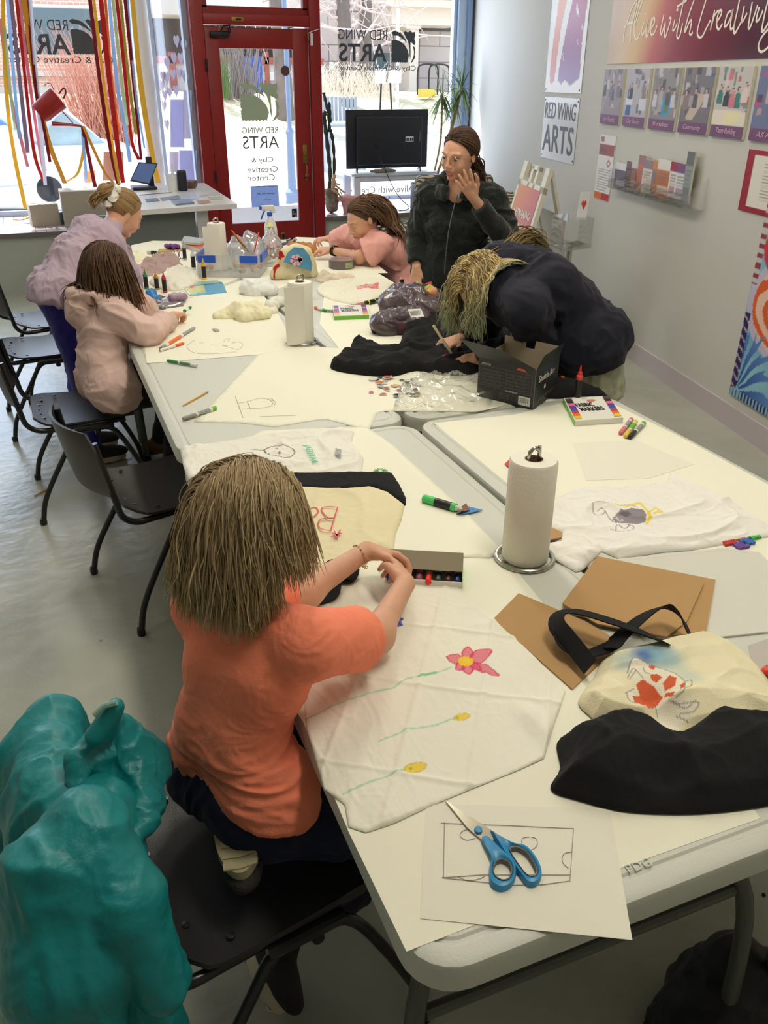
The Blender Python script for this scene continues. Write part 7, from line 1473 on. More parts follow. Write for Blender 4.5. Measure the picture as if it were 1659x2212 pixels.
# purple sweatshirt in a plastic bag
S = SDF(); a = lambda x, y, z: NA(T(x, y, z))
S.cone(a(830, 700, 0.785), a(905, 690, 0.785), 0.045, 0.045, 0, 0.04); S.cone(a(850, 660, 0.80), a(925, 668, 0.80), 0.06, 0.058, 0, 0.04); S.cone(a(860, 640, 0.80), a(940, 650, 0.79), 0.055, 0.05, 0, 0.04)
pb = S.mesh('plastic_bag', 0.006, mat('purple_in_plastic', (92, 76, 82), 0.34, spec=0.6, coat=0.35, noise=(5, 0.35)), None, disp=lambda V, N: folds(V+2, 8)*0.022+folds(V, 22)*0.007, cuts=[((0, 0, ZT+0.001), (0, 0, -1))]); tag(pb, 'purple garment folded inside a shiny clear plastic bag on the middle right table', 'plastic bag')
SDF().cone(a(815, 708, 0.765), a(872, 712, 0.765), 0.026, 0.024).mesh('garment', 0.005, mat('plum_cloth', (66, 34, 46), 0.85), pb, disp=lambda V, N: folds(V, 12)*0.008, cuts=[((0, 0, ZT+0.0012), (0, 0, -1))], label='plum cloth showing at the open end')
c = a(898, 676, 0.862); b = MB().slab([c+NA((x*0.9, y, z)) for x, y, z in ((-0.035, -0.02, -0.012), (0.03, -0.03, -0.012), (0.035, 0.015, 0.012), (-0.03, 0.025, 0.012))], (0, -0.4, 1), 0.001, M_wh)
for k in range(12): b.slab([c+NA((-0.026+0.0048*k+dx, y, z+0.0022)) for dx, y, z in ((0, -0.016, -0.007), (0.0018, -0.016, -0.007), (0.0018, 0.008, 0.006), (0, 0.008, 0.006))], (0, -0.4, 1), 0.0006, M_mblk)
b.build('barcode_sticker', pb)
# flat clear wrap beside the black carton, stickers, white plastic bag, crumpled cloths
M_wrap = clearmat('clear_wrap', (236, 234, 224), gloss=0.16, rough=0.10, dens=0.05)
poly = xyT([(860, 850), (890, 830), (940, 812), (1000, 812), (1065, 815), (1075, 840), (1060, 870), (1020, 885), (930, 895), (870, 892), (850, 875)], ZT+0.02)
tag(drape('clear_wrap', poly, ZT+0.003, lambda x, y, d: CL(folds(NS([x, y, 0*x+2], -1), 9, 1.0), -0.4, None)*0.03+0.02+folds(NS([x, y, 0*x+5], -1), 25, 1)*0.006, M_wrap, 0.007, None, 0.004, edge=0.004), 'crinkled clear plastic wrap against the black carton', 'plastic wrap')
stc = [(236, 130, 70), (70, 110, 80), (206, 70, 110), (236, 232, 226), (90, 96, 110), (196, 110, 80), (214, 190, 90), (130, 60, 50), (60, 60, 66), (170, 190, 190)]; rs = random.Random(4)
for k in range(34):
    u, v = (rs.uniform(800, 905), rs.uniform(812, 858)) if k else (820, 826)
    c = T(u, v, ZT+0.002+0.0012*(k % 6)); r = rs.uniform(0.011, 0.02)*(1.8 if k == 0 else 1); n = rs.choice((5, 6, 8)); P = [(c[0]+r*(0.7+0.5*rs.random())*cos(2*PI*i/n), c[1]+r*(0.7+0.4*rs.random())*sin(2*PI*i/n)) for i in range(n)]
    t = tag(MB().prism(P, c[2], c[2]+0.0005, M_wh).build('sticker'), 'large orange sticker at the left of the sticker heap' if k == 0 else 'die-cut sticker in the heap between the black sweatshirt and clear wrap', 'sticker', None if k == 0 else 'loose stickers in a heap')
    cm = np.mean(P, 0); MB().prism([tuple(cm+(NA(q_)-cm)*0.8) for q_ in P], c[2]+0.0005, c[2]+0.0009, mat('sticker_%d' % (k % 10), stc[k % 10], 0.4, noise=(80, 0.3))).build('print', t)
def blob(name, pts, mt, lb, cat, dsp, h=0.005, **k):
    S = SDF()
    for (x, y, z, r) in pts: S.ell(a(x, y, ZT+z), (r*1.15, r, r*0.85), None, 0, 0.02)
    return tag(S.mesh(name, h, mt, None, disp=dsp, cuts=[((0, 0, ZT+0.0012), (0, 0, -1))], **k), lb, cat)
fd = lambda am, sc, sd: (lambda V, N: folds(V+sd, sc)*am+folds(V+sd*2, sc*2.3)*am*0.4)
M_wcl = mat('white_cloth', (236, 233, 216), 0.9, bump=(400, 0.2)); M_crc = mat('cream_cloth', (240, 234, 198), 0.9, bump=(400, 0.2))
blob('crumpled_shirt', [(480, 684, 0.006, 0.03), (500, 678, 0.014, 0.035), (520, 672, 0.025, 0.045), (545, 672, 0.03, 0.045), (562, 678, 0.02, 0.038), (530, 682, 0.02, 0.035)], M_crc, 'twisted cream cloth ball left of the middle paper towel roll', 'cloth', fd(0.016, 11, 1.0))
blob('white_cloth', [(590, 660, 0.02, 0.032), (600, 652, 0.02, 0.03), (590, 672, 0.01, 0.02)], M_wcl, 'small crumpled white cloth against the middle paper towel roll', 'cloth', fd(0.012, 12, 2.0))
o = blob('printed_bag', [(545, 622, 0.03, 0.05), (565, 618, 0.035, 0.048), (580, 628, 0.02, 0.035), (550, 632, 0.012, 0.035)], mat('white_plastic', (236, 236, 230), 0.35), 'crumpled white plastic bag with black print before the craft bin', 'plastic bag', fd(0.014, 11, 3.0))
b = MB()
for k in range(16):
    c = NA(Yp(545+rs.uniform(-5, 26), 627+rs.uniform(-10, 10), a(550, 625, ZT)[1]-0.055-0.004*rs.random())); s_ = rs.uniform(0.005, 0.012); b.slab([c+NA((x*s_, 0, z*s_)) for x, z in ((-1, -0.3), (0.2, -1), (1, 0.2), (0, 1))], (0, -1, 0), 0.001, M_mblk)
b.build('black_print', o, label='black print shapes')
# shirt with red print, far right
X = lambda p_, q_: T(p_, q_, zs)[:2]; ops = [('poly', (226, 90, 104), [X(766, 620), (X(800, 617)), X(818, 615), X(818, 624), X(790, 626), X(772, 626)], 0, 0.8, 160)]
ops += [('line', (206, 60, 80), [X(*q_) for q_ in ((766, 622), (782, 617), (796, 622), (818, 616))], 0.006, 0.9), ('line', (206, 60, 80), [X(*q_) for q_ in ((772, 626), (790, 625), (818, 624))], 0.006, 0.9)]
poly = smooth_poly(xyT([(683, 622), (705, 608), (740, 604), (780, 598), (828, 604), (850, 612), (820, 638), (780, 652), (740, 650), (705, 640)], zs), 3)
tag(drape('white_shirt', poly, ZT+0.001, wr(6, 0.016, 11.0), M_cot, 0.006, None, 0.008, paint(ops, (238, 234, 214)), edge=0.015), 'white t-shirt with a pinkish red print on the far right table', 't-shirt')
poly = smooth_poly(xyT([(680, 600), (700, 580), (720, 590), (750, 588), (768, 594), (740, 600), (700, 606)], zs), 3); tag(drape('stained_cloth', poly, ZT+0.001, wr(9, 0.02, 1.0), mat('stained_paper_towel', (236, 222, 196), 0.9, noise=(12, 0.35)), 0.005, None, 0.005, edge=0.01), 'orange stained paper towels beside the far duct tape', 'paper towel')
c = T(738, 578, ZT); t = thing('tape_roll', 'wide roll of dark grey duct tape on the far right table', 'tape', c); hT = 0.05
MB().lathe([(0.078, 0), (0.078, hT), (0.045, hT), (0.045, 0)], c, mat('duct_tape', (110, 102, 100), 0.35), 40, cap=False).build('tape', t); MB().lathe([(0.0445, 0.001), (0.0445, hT*0.98), (0.042, hT*0.98), (0.042, 0.001)], c, M_tube_c, 30, cap=False).build('core', t); MB().lathe([(0.0, hT*0.97), (0.076, hT+0.001)], c, clearmat('film', (220, 210, 230), 0.4, 0.15, 0.3), 30, cap=False).build('wrapper', t)
V, F = panelmesh(lambda u, v: (c[0]+0.0787*cos(-1.6+0.7*u), c[1]+0.0787*sin(-1.6+0.7*u), ZT+0.008+0.034*v), 8, 2, 0.0006); MB().add(V, F, mat('tape_label', (180, 186, 140), 0.5, noise=(60, 0.4))).build('paper_label', t)
marker('brush', T(690, 606, ZT+0.006), T(722, 603, ZT+0.006), 0.004, mat('bamboo', (196, 178, 100), 0.6), mat('bamboo', (196, 178, 100), 0.6), 'thin bamboo stick lying by the stained towels', 'stick')
# tote with the blue drawing
S = SDF(); yb = a(630, 600, ZT)[1]; Yq = lambda x, y, dy=0: NA(Yp(x, y, yb+dy))
fb = thing('tote_bag', 'slumped cream tote bag with a red strap and a blue drawing on its side', 'tote bag', T(635, 600, ZT))
P = [Yq(*q_) for q_ in ((588, 598), (600, 575), (612, 545), (640, 531), (664, 540), (676, 570), (680, 600), (640, 602))]; c = np.mean(P, 0); S = SDF()
for i in range(len(P)): S.cone(c+(P[i]-c)*0.72, c+(P[(i+1) % len(P)]-c)*0.72, 0.035, 0.035, 0, 0.03)
S.ell(c, (0.10, 0.05, 0.08), None, 0, 0.03); S.mesh('canvas_body', 0.006, M_canv, fb, disp=fd(0.010, 8, 4.0), cuts=[((0, 0, ZT+0.001), (0, 0, -1))])
M_bp = mat('blue_paint', (92, 160, 200), 0.7, noise=(14, 0.25)); b = MB(); Q2 = [Yq(x, y, -0.075) for x, y in ((612, 566), (622, 545), (635, 534), (655, 536), (668, 552), (674, 572), (672, 586), (640, 575))]; b.slab(Q2, (0, -1, 0.2), 0.006, M_bp)
for k in range(7): cc_ = Yq(640+9*cos(k), 562+8*sin(k), -0.084); b.slab([cc_+NA((0.014*cos(q), 0, 0.014*sin(q))) for q in LS(0, 2*PI, 9)[:-1]], (0, -1, 0.2), 0.001, mat('pink_petal', (236, 176, 190), 0.7))
b.build('blue_drawing', fb, label='blue drawing with pink flower'); strap(fb, [Yq(592, 600, -0.06), Yq(594, 580, -0.08), Yq(604, 572, -0.08)], 0.02, m=mat('red_webbing', (190, 40, 36), 0.8), tw=[1.5, 1.4]); strap(fb, [Yq(604, 560, -0.05), Yq(606, 545, -0.06), Yq(612, 556, -0.07)], 0.02, m=MATS['red_webbing'], tw=[1.5, 1.4])
# craft bin
cb = thing('craft_bin', 'clear plastic craft bin with blue handles beside the far paper towel roll', 'bin', T(550, 590, ZT)); M_cl = clearmat('clear_plastic', (225, 225, 228), gloss=0.12, rough=0.1, dens=0.28); M_bl2 = mat('handle_blue', (40, 90, 200), 0.35)
c0 = NA(T(585, 594, ZT)); cw = 0.34; cx0 = c0+NA((-0.27, 0.15, 0)); rzb = -0.42; Rb = rotm('Z', rzb)
def bwall(x, y, sx, sy, z0, z1, m, nm, par=cb): c_ = cx0+Rb@NA((x, y, 0))+NA((0.08, -0.02, (z0+z1)/2)); return MB().box(c_, (sx, sy, z1-z0), m, rz=rzb).build(nm, par)
b = MB()
for x, y, sx, sy in ((0, -0.13, 0.36, 0.004), (0, 0.13, 0.36, 0.004), (-0.18, 0, 0.004, 0.26), (0.18, 0, 0.004, 0.26)): b.box(cx0+Rb@NA((x, y, 0))+NA((0.08, -0.02, 0.065)), (sx, sy, 0.12), M_cl, rz=rzb)
b.box(cx0+NA((0.08, -0.02, 0.004)), (0.36, 0.26, 0.004), M_cl, rz=rzb); b.build('tub', cb)
for (x, y, sx, sy) in ((-0.12, -0.137, 0.10, 0.012), (0.12, -0.137, 0.10, 0.012), (-0.186, 0, 0.012, 0.2), (0.186, 0, 0.012, 0.2)): bwall(x, y, sx, sy, 0.085, 0.125, M_bl2, 'handle').name = 'handle'
cols_ = [(232, 120, 50), (236, 200, 60), (110, 60, 130), (150, 210, 130), (206, 50, 60), (236, 236, 120), (240, 140, 70)]
for k in range(46):
    lo = k < 24; r = 0.010+0.006*rs.random(); x, y = rs.uniform(-0.16, 0.16), rs.uniform(-0.115, 0.1); z_ = 0.012+r if lo else 0.0
    if lo: cc_ = cx0+Rb@NA((x, y, 0))+NA((0.08, -0.02, 0.02+r+0.02*rs.random()))
    else: cc_ = NA(Yp(583+rs.uniform(-14, 22), 545+rs.uniform(-16, 16), 5.18+rs.uniform(-0.05, 0.05)))
    tag(MB().lathe([(r*sin(t_), -r*cos(t_)) for t_ in LS(0.05, PI-0.05, 8)], cc_, mat('pompom_%d' % (k % 7), cols_[k % 7], 0.95, bump=(400, 0.8)), 12, cap=True).build('pompom'), 'small coloured pompom '+('loose in the bottom of the craft bin' if lo else 'in the clear bag on top of the craft bin'), 'pompom', 'pompoms in the bottom of the bin' if lo else 'pompoms in the clear bag')
for i, (x0, y0, x1, y1, xt, yt, lb) in enumerate(((500, 545, 545, 560, 500, 510, 'cloudy clear bag leaning at the left of the craft bin'), (530, 550, 572, 560, 528, 498, 'cloudy clear bag standing in the middle of the craft bin'), (562, 560, 615, 565, 575, 488, 'clear bag of pompoms tied off with a green top on the craft bin'))):
    cA = NA(Yp((x0+x1)/2, (y0+y1)/2, 5.15)); cB = NA(Yp(xt+8, yt+6, 5.2)); S = SDF(); S.cone(cA, cA*0.5+cB*0.5, 0.07, 0.055, 0, 0.03); S.cone(cA*0.5+cB*0.5, cB, 0.055, 0.014, 0, 0.03)
    tag(S.mesh('clear_bag', 0.008, clearmat('cloudy_bag', (225, 222, 226), 0.25, 0.15, 0.30 if i < 2 else 0.15), None, disp=fd(0.014, 10, i)), lb, 'bag')
    if i == 2: MB().lathe([(0.012, 0), (0.02, 0.015), (0.008, 0.03)], tuple(cB), mat('bag_tie', (214, 224, 130), 0.6), 10).build('knot', bpy.data.objects[[o_.name for o_ in bpy.data.objects if o_.get('label') == lb][0]])
for i, (x0, y0, x1, y1, cl_) in enumerate(((502, 500, 540, 545, (196, 70, 50)), (504, 505, 536, 545, (120, 150, 60)), (500, 497, 525, 528, (226, 120, 60)))): tag(MB().tube([Yp(x0, y0, 5.1), Yp(x1, y1, 5.08)], 0.004, mat('pipe_%d' % i, cl_, 0.9), 6).build('pipe_cleaner'), ['dark red', 'olive green', 'orange'][i]+' pipe cleaner poking from the craft bin', 'pipe cleaner')
tag(MB().tube([Yp(549, 545, 5.03), Yp(559, 502, 5.06)], 0.004, M_mred, 8).build('straw'), 'thin red straw standing in the craft bin', 'straw')
# spray bottle
c = (Yp(586, 524, 5.42)[0], 5.42, ZT); H = Yp(586, 466, 5.42)[2]-ZT; sp = thing('spray_bottle', 'white spray bottle with a blue trigger standing before the red door', 'spray bottle', c); M_sb = mat('spray_white', (228, 226, 216), 0.35)
MB().lathe([(0.04, 0), (0.042, 0.01), (0.042, H*0.66), (0.036, H*0.8), (0.016, H*0.98), (0.014, H)], c, M_sb, 24).build('bottle', sp); MB().lathe([(0.017, H), (0.017, H+0.022)], c, M_bl2, 16).build('collar', sp)
MB().box((c[0]-0.012, c[1], c[2]+H+0.048), (0.085, 0.024, 0.032), M_sb, bev=0.008).box((c[0]+0.02, c[1], c[2]+H+0.032), (0.035, 0.022, 0.03), M_sb, bev=0.008).build('spray_head', sp); MB().box((c[0]-0.058, c[1], c[2]+H+0.05), (0.014, 0.02, 0.02), M_bl2).tube([(c[0]-0.03, c[1], c[2]+H+0.035), (c[0]-0.045, c[1], c[2]+H+0.01), (c[0]-0.058, c[1], c[2]+H-0.02)], 0.005, M_bl2, 8).build('trigger', sp)
V, F = panelmesh(lambda u, v: (c[0]+0.0425*cos(-2.4+1.7*u), c[1]+0.0425*sin(-2.4+1.7*u), ZT+0.02+v*H*0.6), 10, 2, 0.0005); b = MB().add(V, F, mat('label_white', (216, 214, 216), 0.5)); b.build('paper_label', sp)
for (z0, z1, cl_) in ((0.62, 0.56, (190, 120, 150)), (0.42, 0.30, (236, 130, 170)), (0.22, 0.10, (206, 212, 90))): V, F = panelmesh(lambda u, v: (c[0]+0.043*cos(-2.2+1.0*u), c[1]+0.043*sin(-2.2+1.0*u), ZT+H*(z1+v*(z0-z1))), 6, 1, 0.0005); MB().add(V, F, mat('label_%d' % cl_[1], cl_, 0.5)).build('label_print', sp)
# far left table goods
def book(pts, z0, h_, m, lb, cat='book', name='book', cover=None):
    P = [NA(T(x, y, z0)) for x, y in pts]; t = thing(name, lb, cat, tuple(P[0])); MB().slab(P, (0, 0, 1), h_, mat('page_edges', (214, 208, 196), 0.8)).build('pages', t); MB().slab([q_+NA((0, 0, h_)) for q_ in P], (0, 0, 1), 0.0015, m).build('cover', t); return t
book([(394, 535), (434, 548), (450, 532), (398, 522)], ZT+0.001, 0.028, mat('orange_cover', (200, 104, 76), 0.7), 'thick orange covered book under the grey notebook')
book([(392, 527), (432, 530), (446, 520), (398, 514)], ZT+0.034, 0.012, mat('grey_cover', (176, 178, 180), 0.6), 'grey notebook lying on the orange book')
zb2 = ZT+0.002; X = lambda p_, q_: T(p_, q_, zb2)[:2]
ops = [('poly', (96, 168, 206), [X(430, 620), X(480, 611), X(490, 632), X(425, 640)], 0, 1), ('poly', (226, 216, 110), [X(400, 625), X(440, 618), X(445, 634), X(405, 638)], 0, 0.9, 90), ('line', (50, 90, 150), [X(425, 619), X(478, 613)], 0.018, 1), ('poly', (210, 90, 50), [X(408, 619), X(420, 618), X(420, 624), X(410, 625)], 0, 1)]
bk_ = drape('activity_book', xyT([(394, 620), (405, 612), (470, 607), (482, 612), (490, 632), (410, 640), (405, 634)], zb2), ZT+0.001, lambda x, y, d: 0.003+0*x, mat('glossy_book', (200, 200, 200), 0.3, vcol=True), 0.005, None, 0.004, paint(ops, (150, 190, 170)), edge=0.002); tag(bk_, 'blue and yellow picture book lying near the white cloth', 'book')
P = xyT([(295, 660), (306, 636), (350, 640), (400, 632), (402, 646), (396, 658), (350, 664)], ZT+0.01); tag(drape('foil_pack', P, ZT+0.001, lambda x, y, d: (folds(NS([x, y, 0*x], -1), 16)*0.5+0.5)*0.018, mat('foil', (190, 180, 178), 0.2, metal=0.7, noise=(40, 0.5)), 0.005, None, 0.004, edge=0.005), 'crinkled silver foil pack in front of the hoodie child', 'foil')
S = SDF(); S.cone(a(372, 643, ZT+0.03), a(398, 640, ZT+0.03), 0.018, 0.018); tag(S.mesh('tin', 0.005, mat('mauve_wrap', (180, 150, 176), 0.3, noise=(40, 0.3)), None, disp=fd(0.003, 15, 1)), 'small mauve wrapped packet on the foil', 'packet')
blob('blue_packet', [(328, 640, 0.014, 0.024), (334, 646, 0.010, 0.024), (326, 634, 0.012, 0.022)], mat('blue_film', (50, 130, 200), 0.25), 'crumpled blue and red plastic film on the foil', 'wrapper', fd(0.010, 18, 2))
poly = smooth_poly(xyT([(292, 590), (305, 568), (320, 558), (345, 552), (370, 548), (388, 556), (385, 565), (396, 572), (392, 580), (375, 585), (350, 588), (320, 594)], ZT+0.01), 3); tag(drape('mauve_cloth', poly, ZT+0.001, wr(7, 0.035, 2.0), mat('mauve_knit', (178, 152, 146), 0.9), 0.007, None, 0.008, edge=0.02), 'mauve shirt the girl in lilac is drawing on', 'cloth')
poly = smooth_poly(xyT([(322, 606), (350, 590), (372, 582), (400, 582), (425, 590), (430, 605), (410, 618), (375, 626), (340, 620)], ZT+0.01), 3); tag(drape('white_cloth', poly, ZT+0.001, wr(7, 0.035, 6.0), M_wcl, 0.006, None, 0.010, edge=0.02), 'rumpled white shirt right of the four upright paint markers', 'cloth')
poly = smooth_poly(xyT([(275, 548), (300, 540), (312, 548), (318, 556), (300, 562), (280, 560)], ZT+0.01), 3); tag(drape('white_cloth', poly, ZT+0.001, wr(9, 0.02, 9.0), M_crc, 0.006, None, 0.006, edge=0.02), 'cream cloth at the far left table edge under the blonde girl\'s face', 'cloth')
marker('paint_marker', T(343, 546, ZT+0.012), T(318, 545, ZT+0.012), 0.012, M_mblk, mat('paint_cream', (206, 200, 170), 0.4), 'cream capped paint marker lying behind the mauve shirt')
S = SDF()
for k in range(9): S.ell(a(360+3*k, 531+(k % 3), ZT+0.02+0.008*(k % 2)), (0.018, 0.018, 0.016), None, 0, 0.004)
tag(S.mesh('hair_clip', 0.004, mat('purple_plastic', (110, 50, 130), 0.3)), 'purple ruffled trinket on a wooden ruler at the far left', 'trinket')
tag(MB().slab([T(x, y, ZT+0.001) for x, y in ((342, 540), (392, 537), (392, 543), (344, 546))], (0, 0, 1), 0.006, mat('ruler_wood', (190, 160, 80), 0.6)).build('ruler'), 'wooden ruler under the purple trinket', 'ruler')
b = MB()
for x in (381, 392): c_ = NA(Yp(x, 550, a(385, 560, ZT)[1])); b.tube([c_+NA((0.014*cos(q), 0.003, 0.026*sin(q))) for q in LS(0, 2*PI, 16)[:-1]], 0.003, mat('lilac_metal', (180, 160, 214), 0.25, metal=0.6), 6, closed=True)
tag(b.build('scissor_handles'), 'lilac scissor handles standing up beside the grey capped paint marker', 'scissors')
marker('marker', T(330, 601, ZT+0.01), T(348, 599, ZT+0.01), 0.008, M_mw, M_mor, 'orange banded marker lying behind the upright paint markers')
marker('marker', T(398, 672, ZT+0.03), T(412, 664, ZT+0.035), 0.0075, M_mw, M_mgr, 'green tipped marker held in the hoodie child\'s hand')
marker('brush', T(622, 524, ZT+0.01), T(604, 529, ZT+0.01), 0.009, mat('brown_handle', (110, 84, 74), 0.5), mat('blue_handle', (40, 70, 160), 0.4), 'brown and blue handled tool behind the craft bin', 'tool')
tag(MB().tube(PC([(620, 520), (628, 516), (640, 517), (636, 521), (626, 522)], ZT+0.006), 0.006, M_tube, 8).build('black_clip'), 'small black clip on the far table by the spray bottle', 'clip')
S = SDF()
for k in range(7): S.ell(a(630+6*k, 530+0.5*k, ZT+0.02+0.006*(k % 2)), (0.022, 0.03, 0.022), None, 0, 0.006)
S.ell(a(672, 540, ZT+0.02), (0.035, 0.03, 0.03)); tag(S.mesh('orange_clay', 0.006, mat('orange_clay', (206, 130, 60), 0.6, noise=(20, 0.35)), None, disp=fd(0.010, 14, 1), cuts=[((0, 0, ZT+0.001), (0, 0, -1))]), 'orange crumpled craft work in the pink shirt girl\'s hands', 'craft')
for k, (x, y, cl_) in enumerate(((890, 622, (110, 70, 170)), (905, 620, (170, 160, 100)), (916, 626, (50, 90, 50)), (925, 622, (206, 70, 80)), (934, 632, (226, 160, 120)), (928, 628, (190, 200, 90)))): tag(SDF().ell(a(x, y, ZT+0.10), (0.022, 0.02, 0.02), None, 0, 0.003).mesh('artificial_flower', 0.004, mat('fl_%d' % k, cl_, 0.8), None, disp=fd(0.012, 25, k)), ['violet', 'straw coloured', 'dark green leafy', 'red', 'peach', 'yellow green'][k]+' artificial flower heaped behind the purple plastic bag', 'artificial flower')
# bead brick at the right
rs2 = random.Random(5)
for k, (x, y, cl_, lb) in enumerate(((1572, 1172, (206, 60, 50), 'red'), (1590, 1163, (232, 140, 60), 'orange'), (1600, 1180, (120, 80, 170), 'purple'), (1612, 1172, (60, 120, 200), 'blue'), (1625, 1160, (80, 190, 80), 'green'))):
    c = T(x, y, ZT+0.003); b = MB()
    for i in range(7):
        for j in range(5): b.lathe([(0.0027, 0), (0.0027, 0.006)], (c[0]+(i-3)*0.0052+j*0.001, c[1]+(j-2)*0.0052, ZT+0.002), mat('bead_'+lb, cl_, 0.35), 8)
    tag(b.build('bead_patch'), lb+' patch of the fused bead craft beside the elephant shirt', 'beads')
# ================================================================== right wall
def wpanel(name, a0, a1, z0, z1, off, t, lb, cat, cols, edge_m, nu=60, nv=60, rough=0.4, parent=None, world=True):
    """flat board on the right wall, a0 (left) > a1 (right); cols(u, v) paints its face"""
    P = [NA(WP(*q_, off)) for q_ in ((a0, z0), (a1, z0), (a1, z1), (a0, z1))]
    t_ = thing(name, lb, cat, tuple(P[0])) if parent is None else parent
    if t > 0.0015: MB().slab(P, -WN*-1, t-0.0006, edge_m).build('backing', t_)
    U_, V_ = np.meshgrid(LS(0, 1, nu+1), LS(0, 1, nv+1), indexing='ij'); u = U_.ravel(); v = V_.ravel(); o2 = off+0.0008
    X = W0[None]+WD[None]*(a0+(a1-a0)*u)[:, None]-WN[None]*o2; X[:, 2] = z0+(z1-z0)*v
    id_ = np.arange(len(u)).reshape(nu+1, nv+1); F = NS([id_[:-1, :-1], id_[1:, :-1], id_[1:, 1:], id_[:-1, 1:]], -1).reshape(-1, 4)
    meshobj('printed_face', X, F, mat('print_%d' % int(rough*100), (200, 200, 200), rough, vcol=True, spec=0.22), t_, None, False, cols(u, v)); return t_
def wtext(par, name, txt, a0, a1, z0, z1, off, m, bold=0.0, shear=0.0):
    mb = MB(); puttext(mb, txt, m, WP(a0, z0, off), -WD, (0, 0, 1), width=abs(a0-a1), height=z1-z0, ext=0.0004, bold=bold, shear=shear); return mb.build(name, par)
M_al = mat('aluminium', (196, 196, 192), 0.28, metal=0.6); M_dkt = mat('charcoal_text', (52, 50, 52), 0.5); M_edge = mat('board_edge', (214, 208, 190), 0.7)
def mixc(a, b, t): a = NA(lin(a)); b = NA(lin(b)); return a[None]*(1-t[:, None])+b[None]*t[:, None]
def leafposter(u, v):
    C = mixc((226, 222, 212), (232, 226, 214), v); P = NS([u, v], 1); k = (v < 0.75)
    def sh(poly, ca, cb):
        m = inpoly(P, poly); n = (vnoise(NS([u*3-v*2, v*14+u*18, 0*u], -1), 1.3) > 0.72) & (u > 0.35); m &= ~n; C[m] = mixc(ca, cb, CL(v*1.2, 0, 1))[m]
    sh([(0.12, 0.09), (0.18, 0.07), (0.26, 0.1), (0.28, 0.3), (0.32, 0.55), (0.42, 0.78), (0.5, 1.0), (0.22, 1.0), (0.16, 0.6), (0.1, 0.3)], (200, 84, 66), (226, 150, 76))
    sh([(0.36, 0.1), (0.46, 0.07), (0.55, 0.11), (0.7, 0.06), (0.85, 0.1), (0.93, 0.12), (0.9, 0.4), (0.94, 0.7), (0.9, 0.93), (0.78, 1.0), (0.62, 0.86), (0.5, 0.62), (0.42, 0.4), (0.36, 0.2)], (100, 60, 124), (176, 50, 66)); return C
p = wpanel('leaf_poster', 1.965, 1.14, 1.668, 2.52, 0.004, 0.004, 'tall glossy metal poster of orange and magenta leaf brush shapes', 'poster', leafposter, M_al, 60, 80, 0.3)
s_ = wpanel('wall_sign', 1.94, 1.148, 1.158, 1.632, 0.004, 0.004, 'brushed metal wall sign with dark lettering below the leaf poster', 'sign', lambda u, v: mixc((206, 206, 204), (214, 214, 210), v), M_al, 2, 2, 0.25)
wtext(s_, 'lettering', 'RED WING', 1.91, 1.20, 1.47, 1.595, 0.0062, M_dkt); wtext(s_, 'lettering', 'ARTS', 1.91, 1.20, 1.215, 1.425, 0.0062, M_dkt, 0.008)
for q_, (a_, z_) in ((s_, (1.92, 1.61)), (s_, (1.17, 1.61)), (s_, (1.92, 1.18)), (s_, (1.17, 1.18)), (p, (1.94, 1.69)), (p, (1.17, 1.69))): MB().lathe([(0.008, 0), (0.008, 0.003)], WP(a_, z_, 0.006), M_dkt, 10, R=NA(Matrix.Rotation(PI/2, 3, 'Y'))).build('screw', q_)
def bancol(u, v):
    x = u*1.0; st = [(0, (176, 140, 84)), (0.12, (196, 160, 96)), (0.2, (200, 156, 70)), (0.3, (176, 70, 44)), (0.42, (132, 26, 36)), (0.6, (110, 24, 40)), (0.75, (80, 20, 38)), (1, (64, 18, 36))]; xs = [q[0] for q in st]; cs = NA([lin(q[1]) for q in st]); t = CL(x+(v-0.2)*-0.12, 0, 1); return NS([np.interp(t, xs, cs[:, k]) for k in range(3)], 1)
bn = wpanel('banner_board', 0.705, -1.75, 1.862, 2.55, 0.004, 0.006, 'large glossy banner fading gold to maroon with white script lettering', 'banner', bancol, mat('banner_edge', (60, 50, 60), 0.2), 80, 10, 0.2)
M_scr = mat('white_script', (236, 226, 206), 0.5); b = MB()
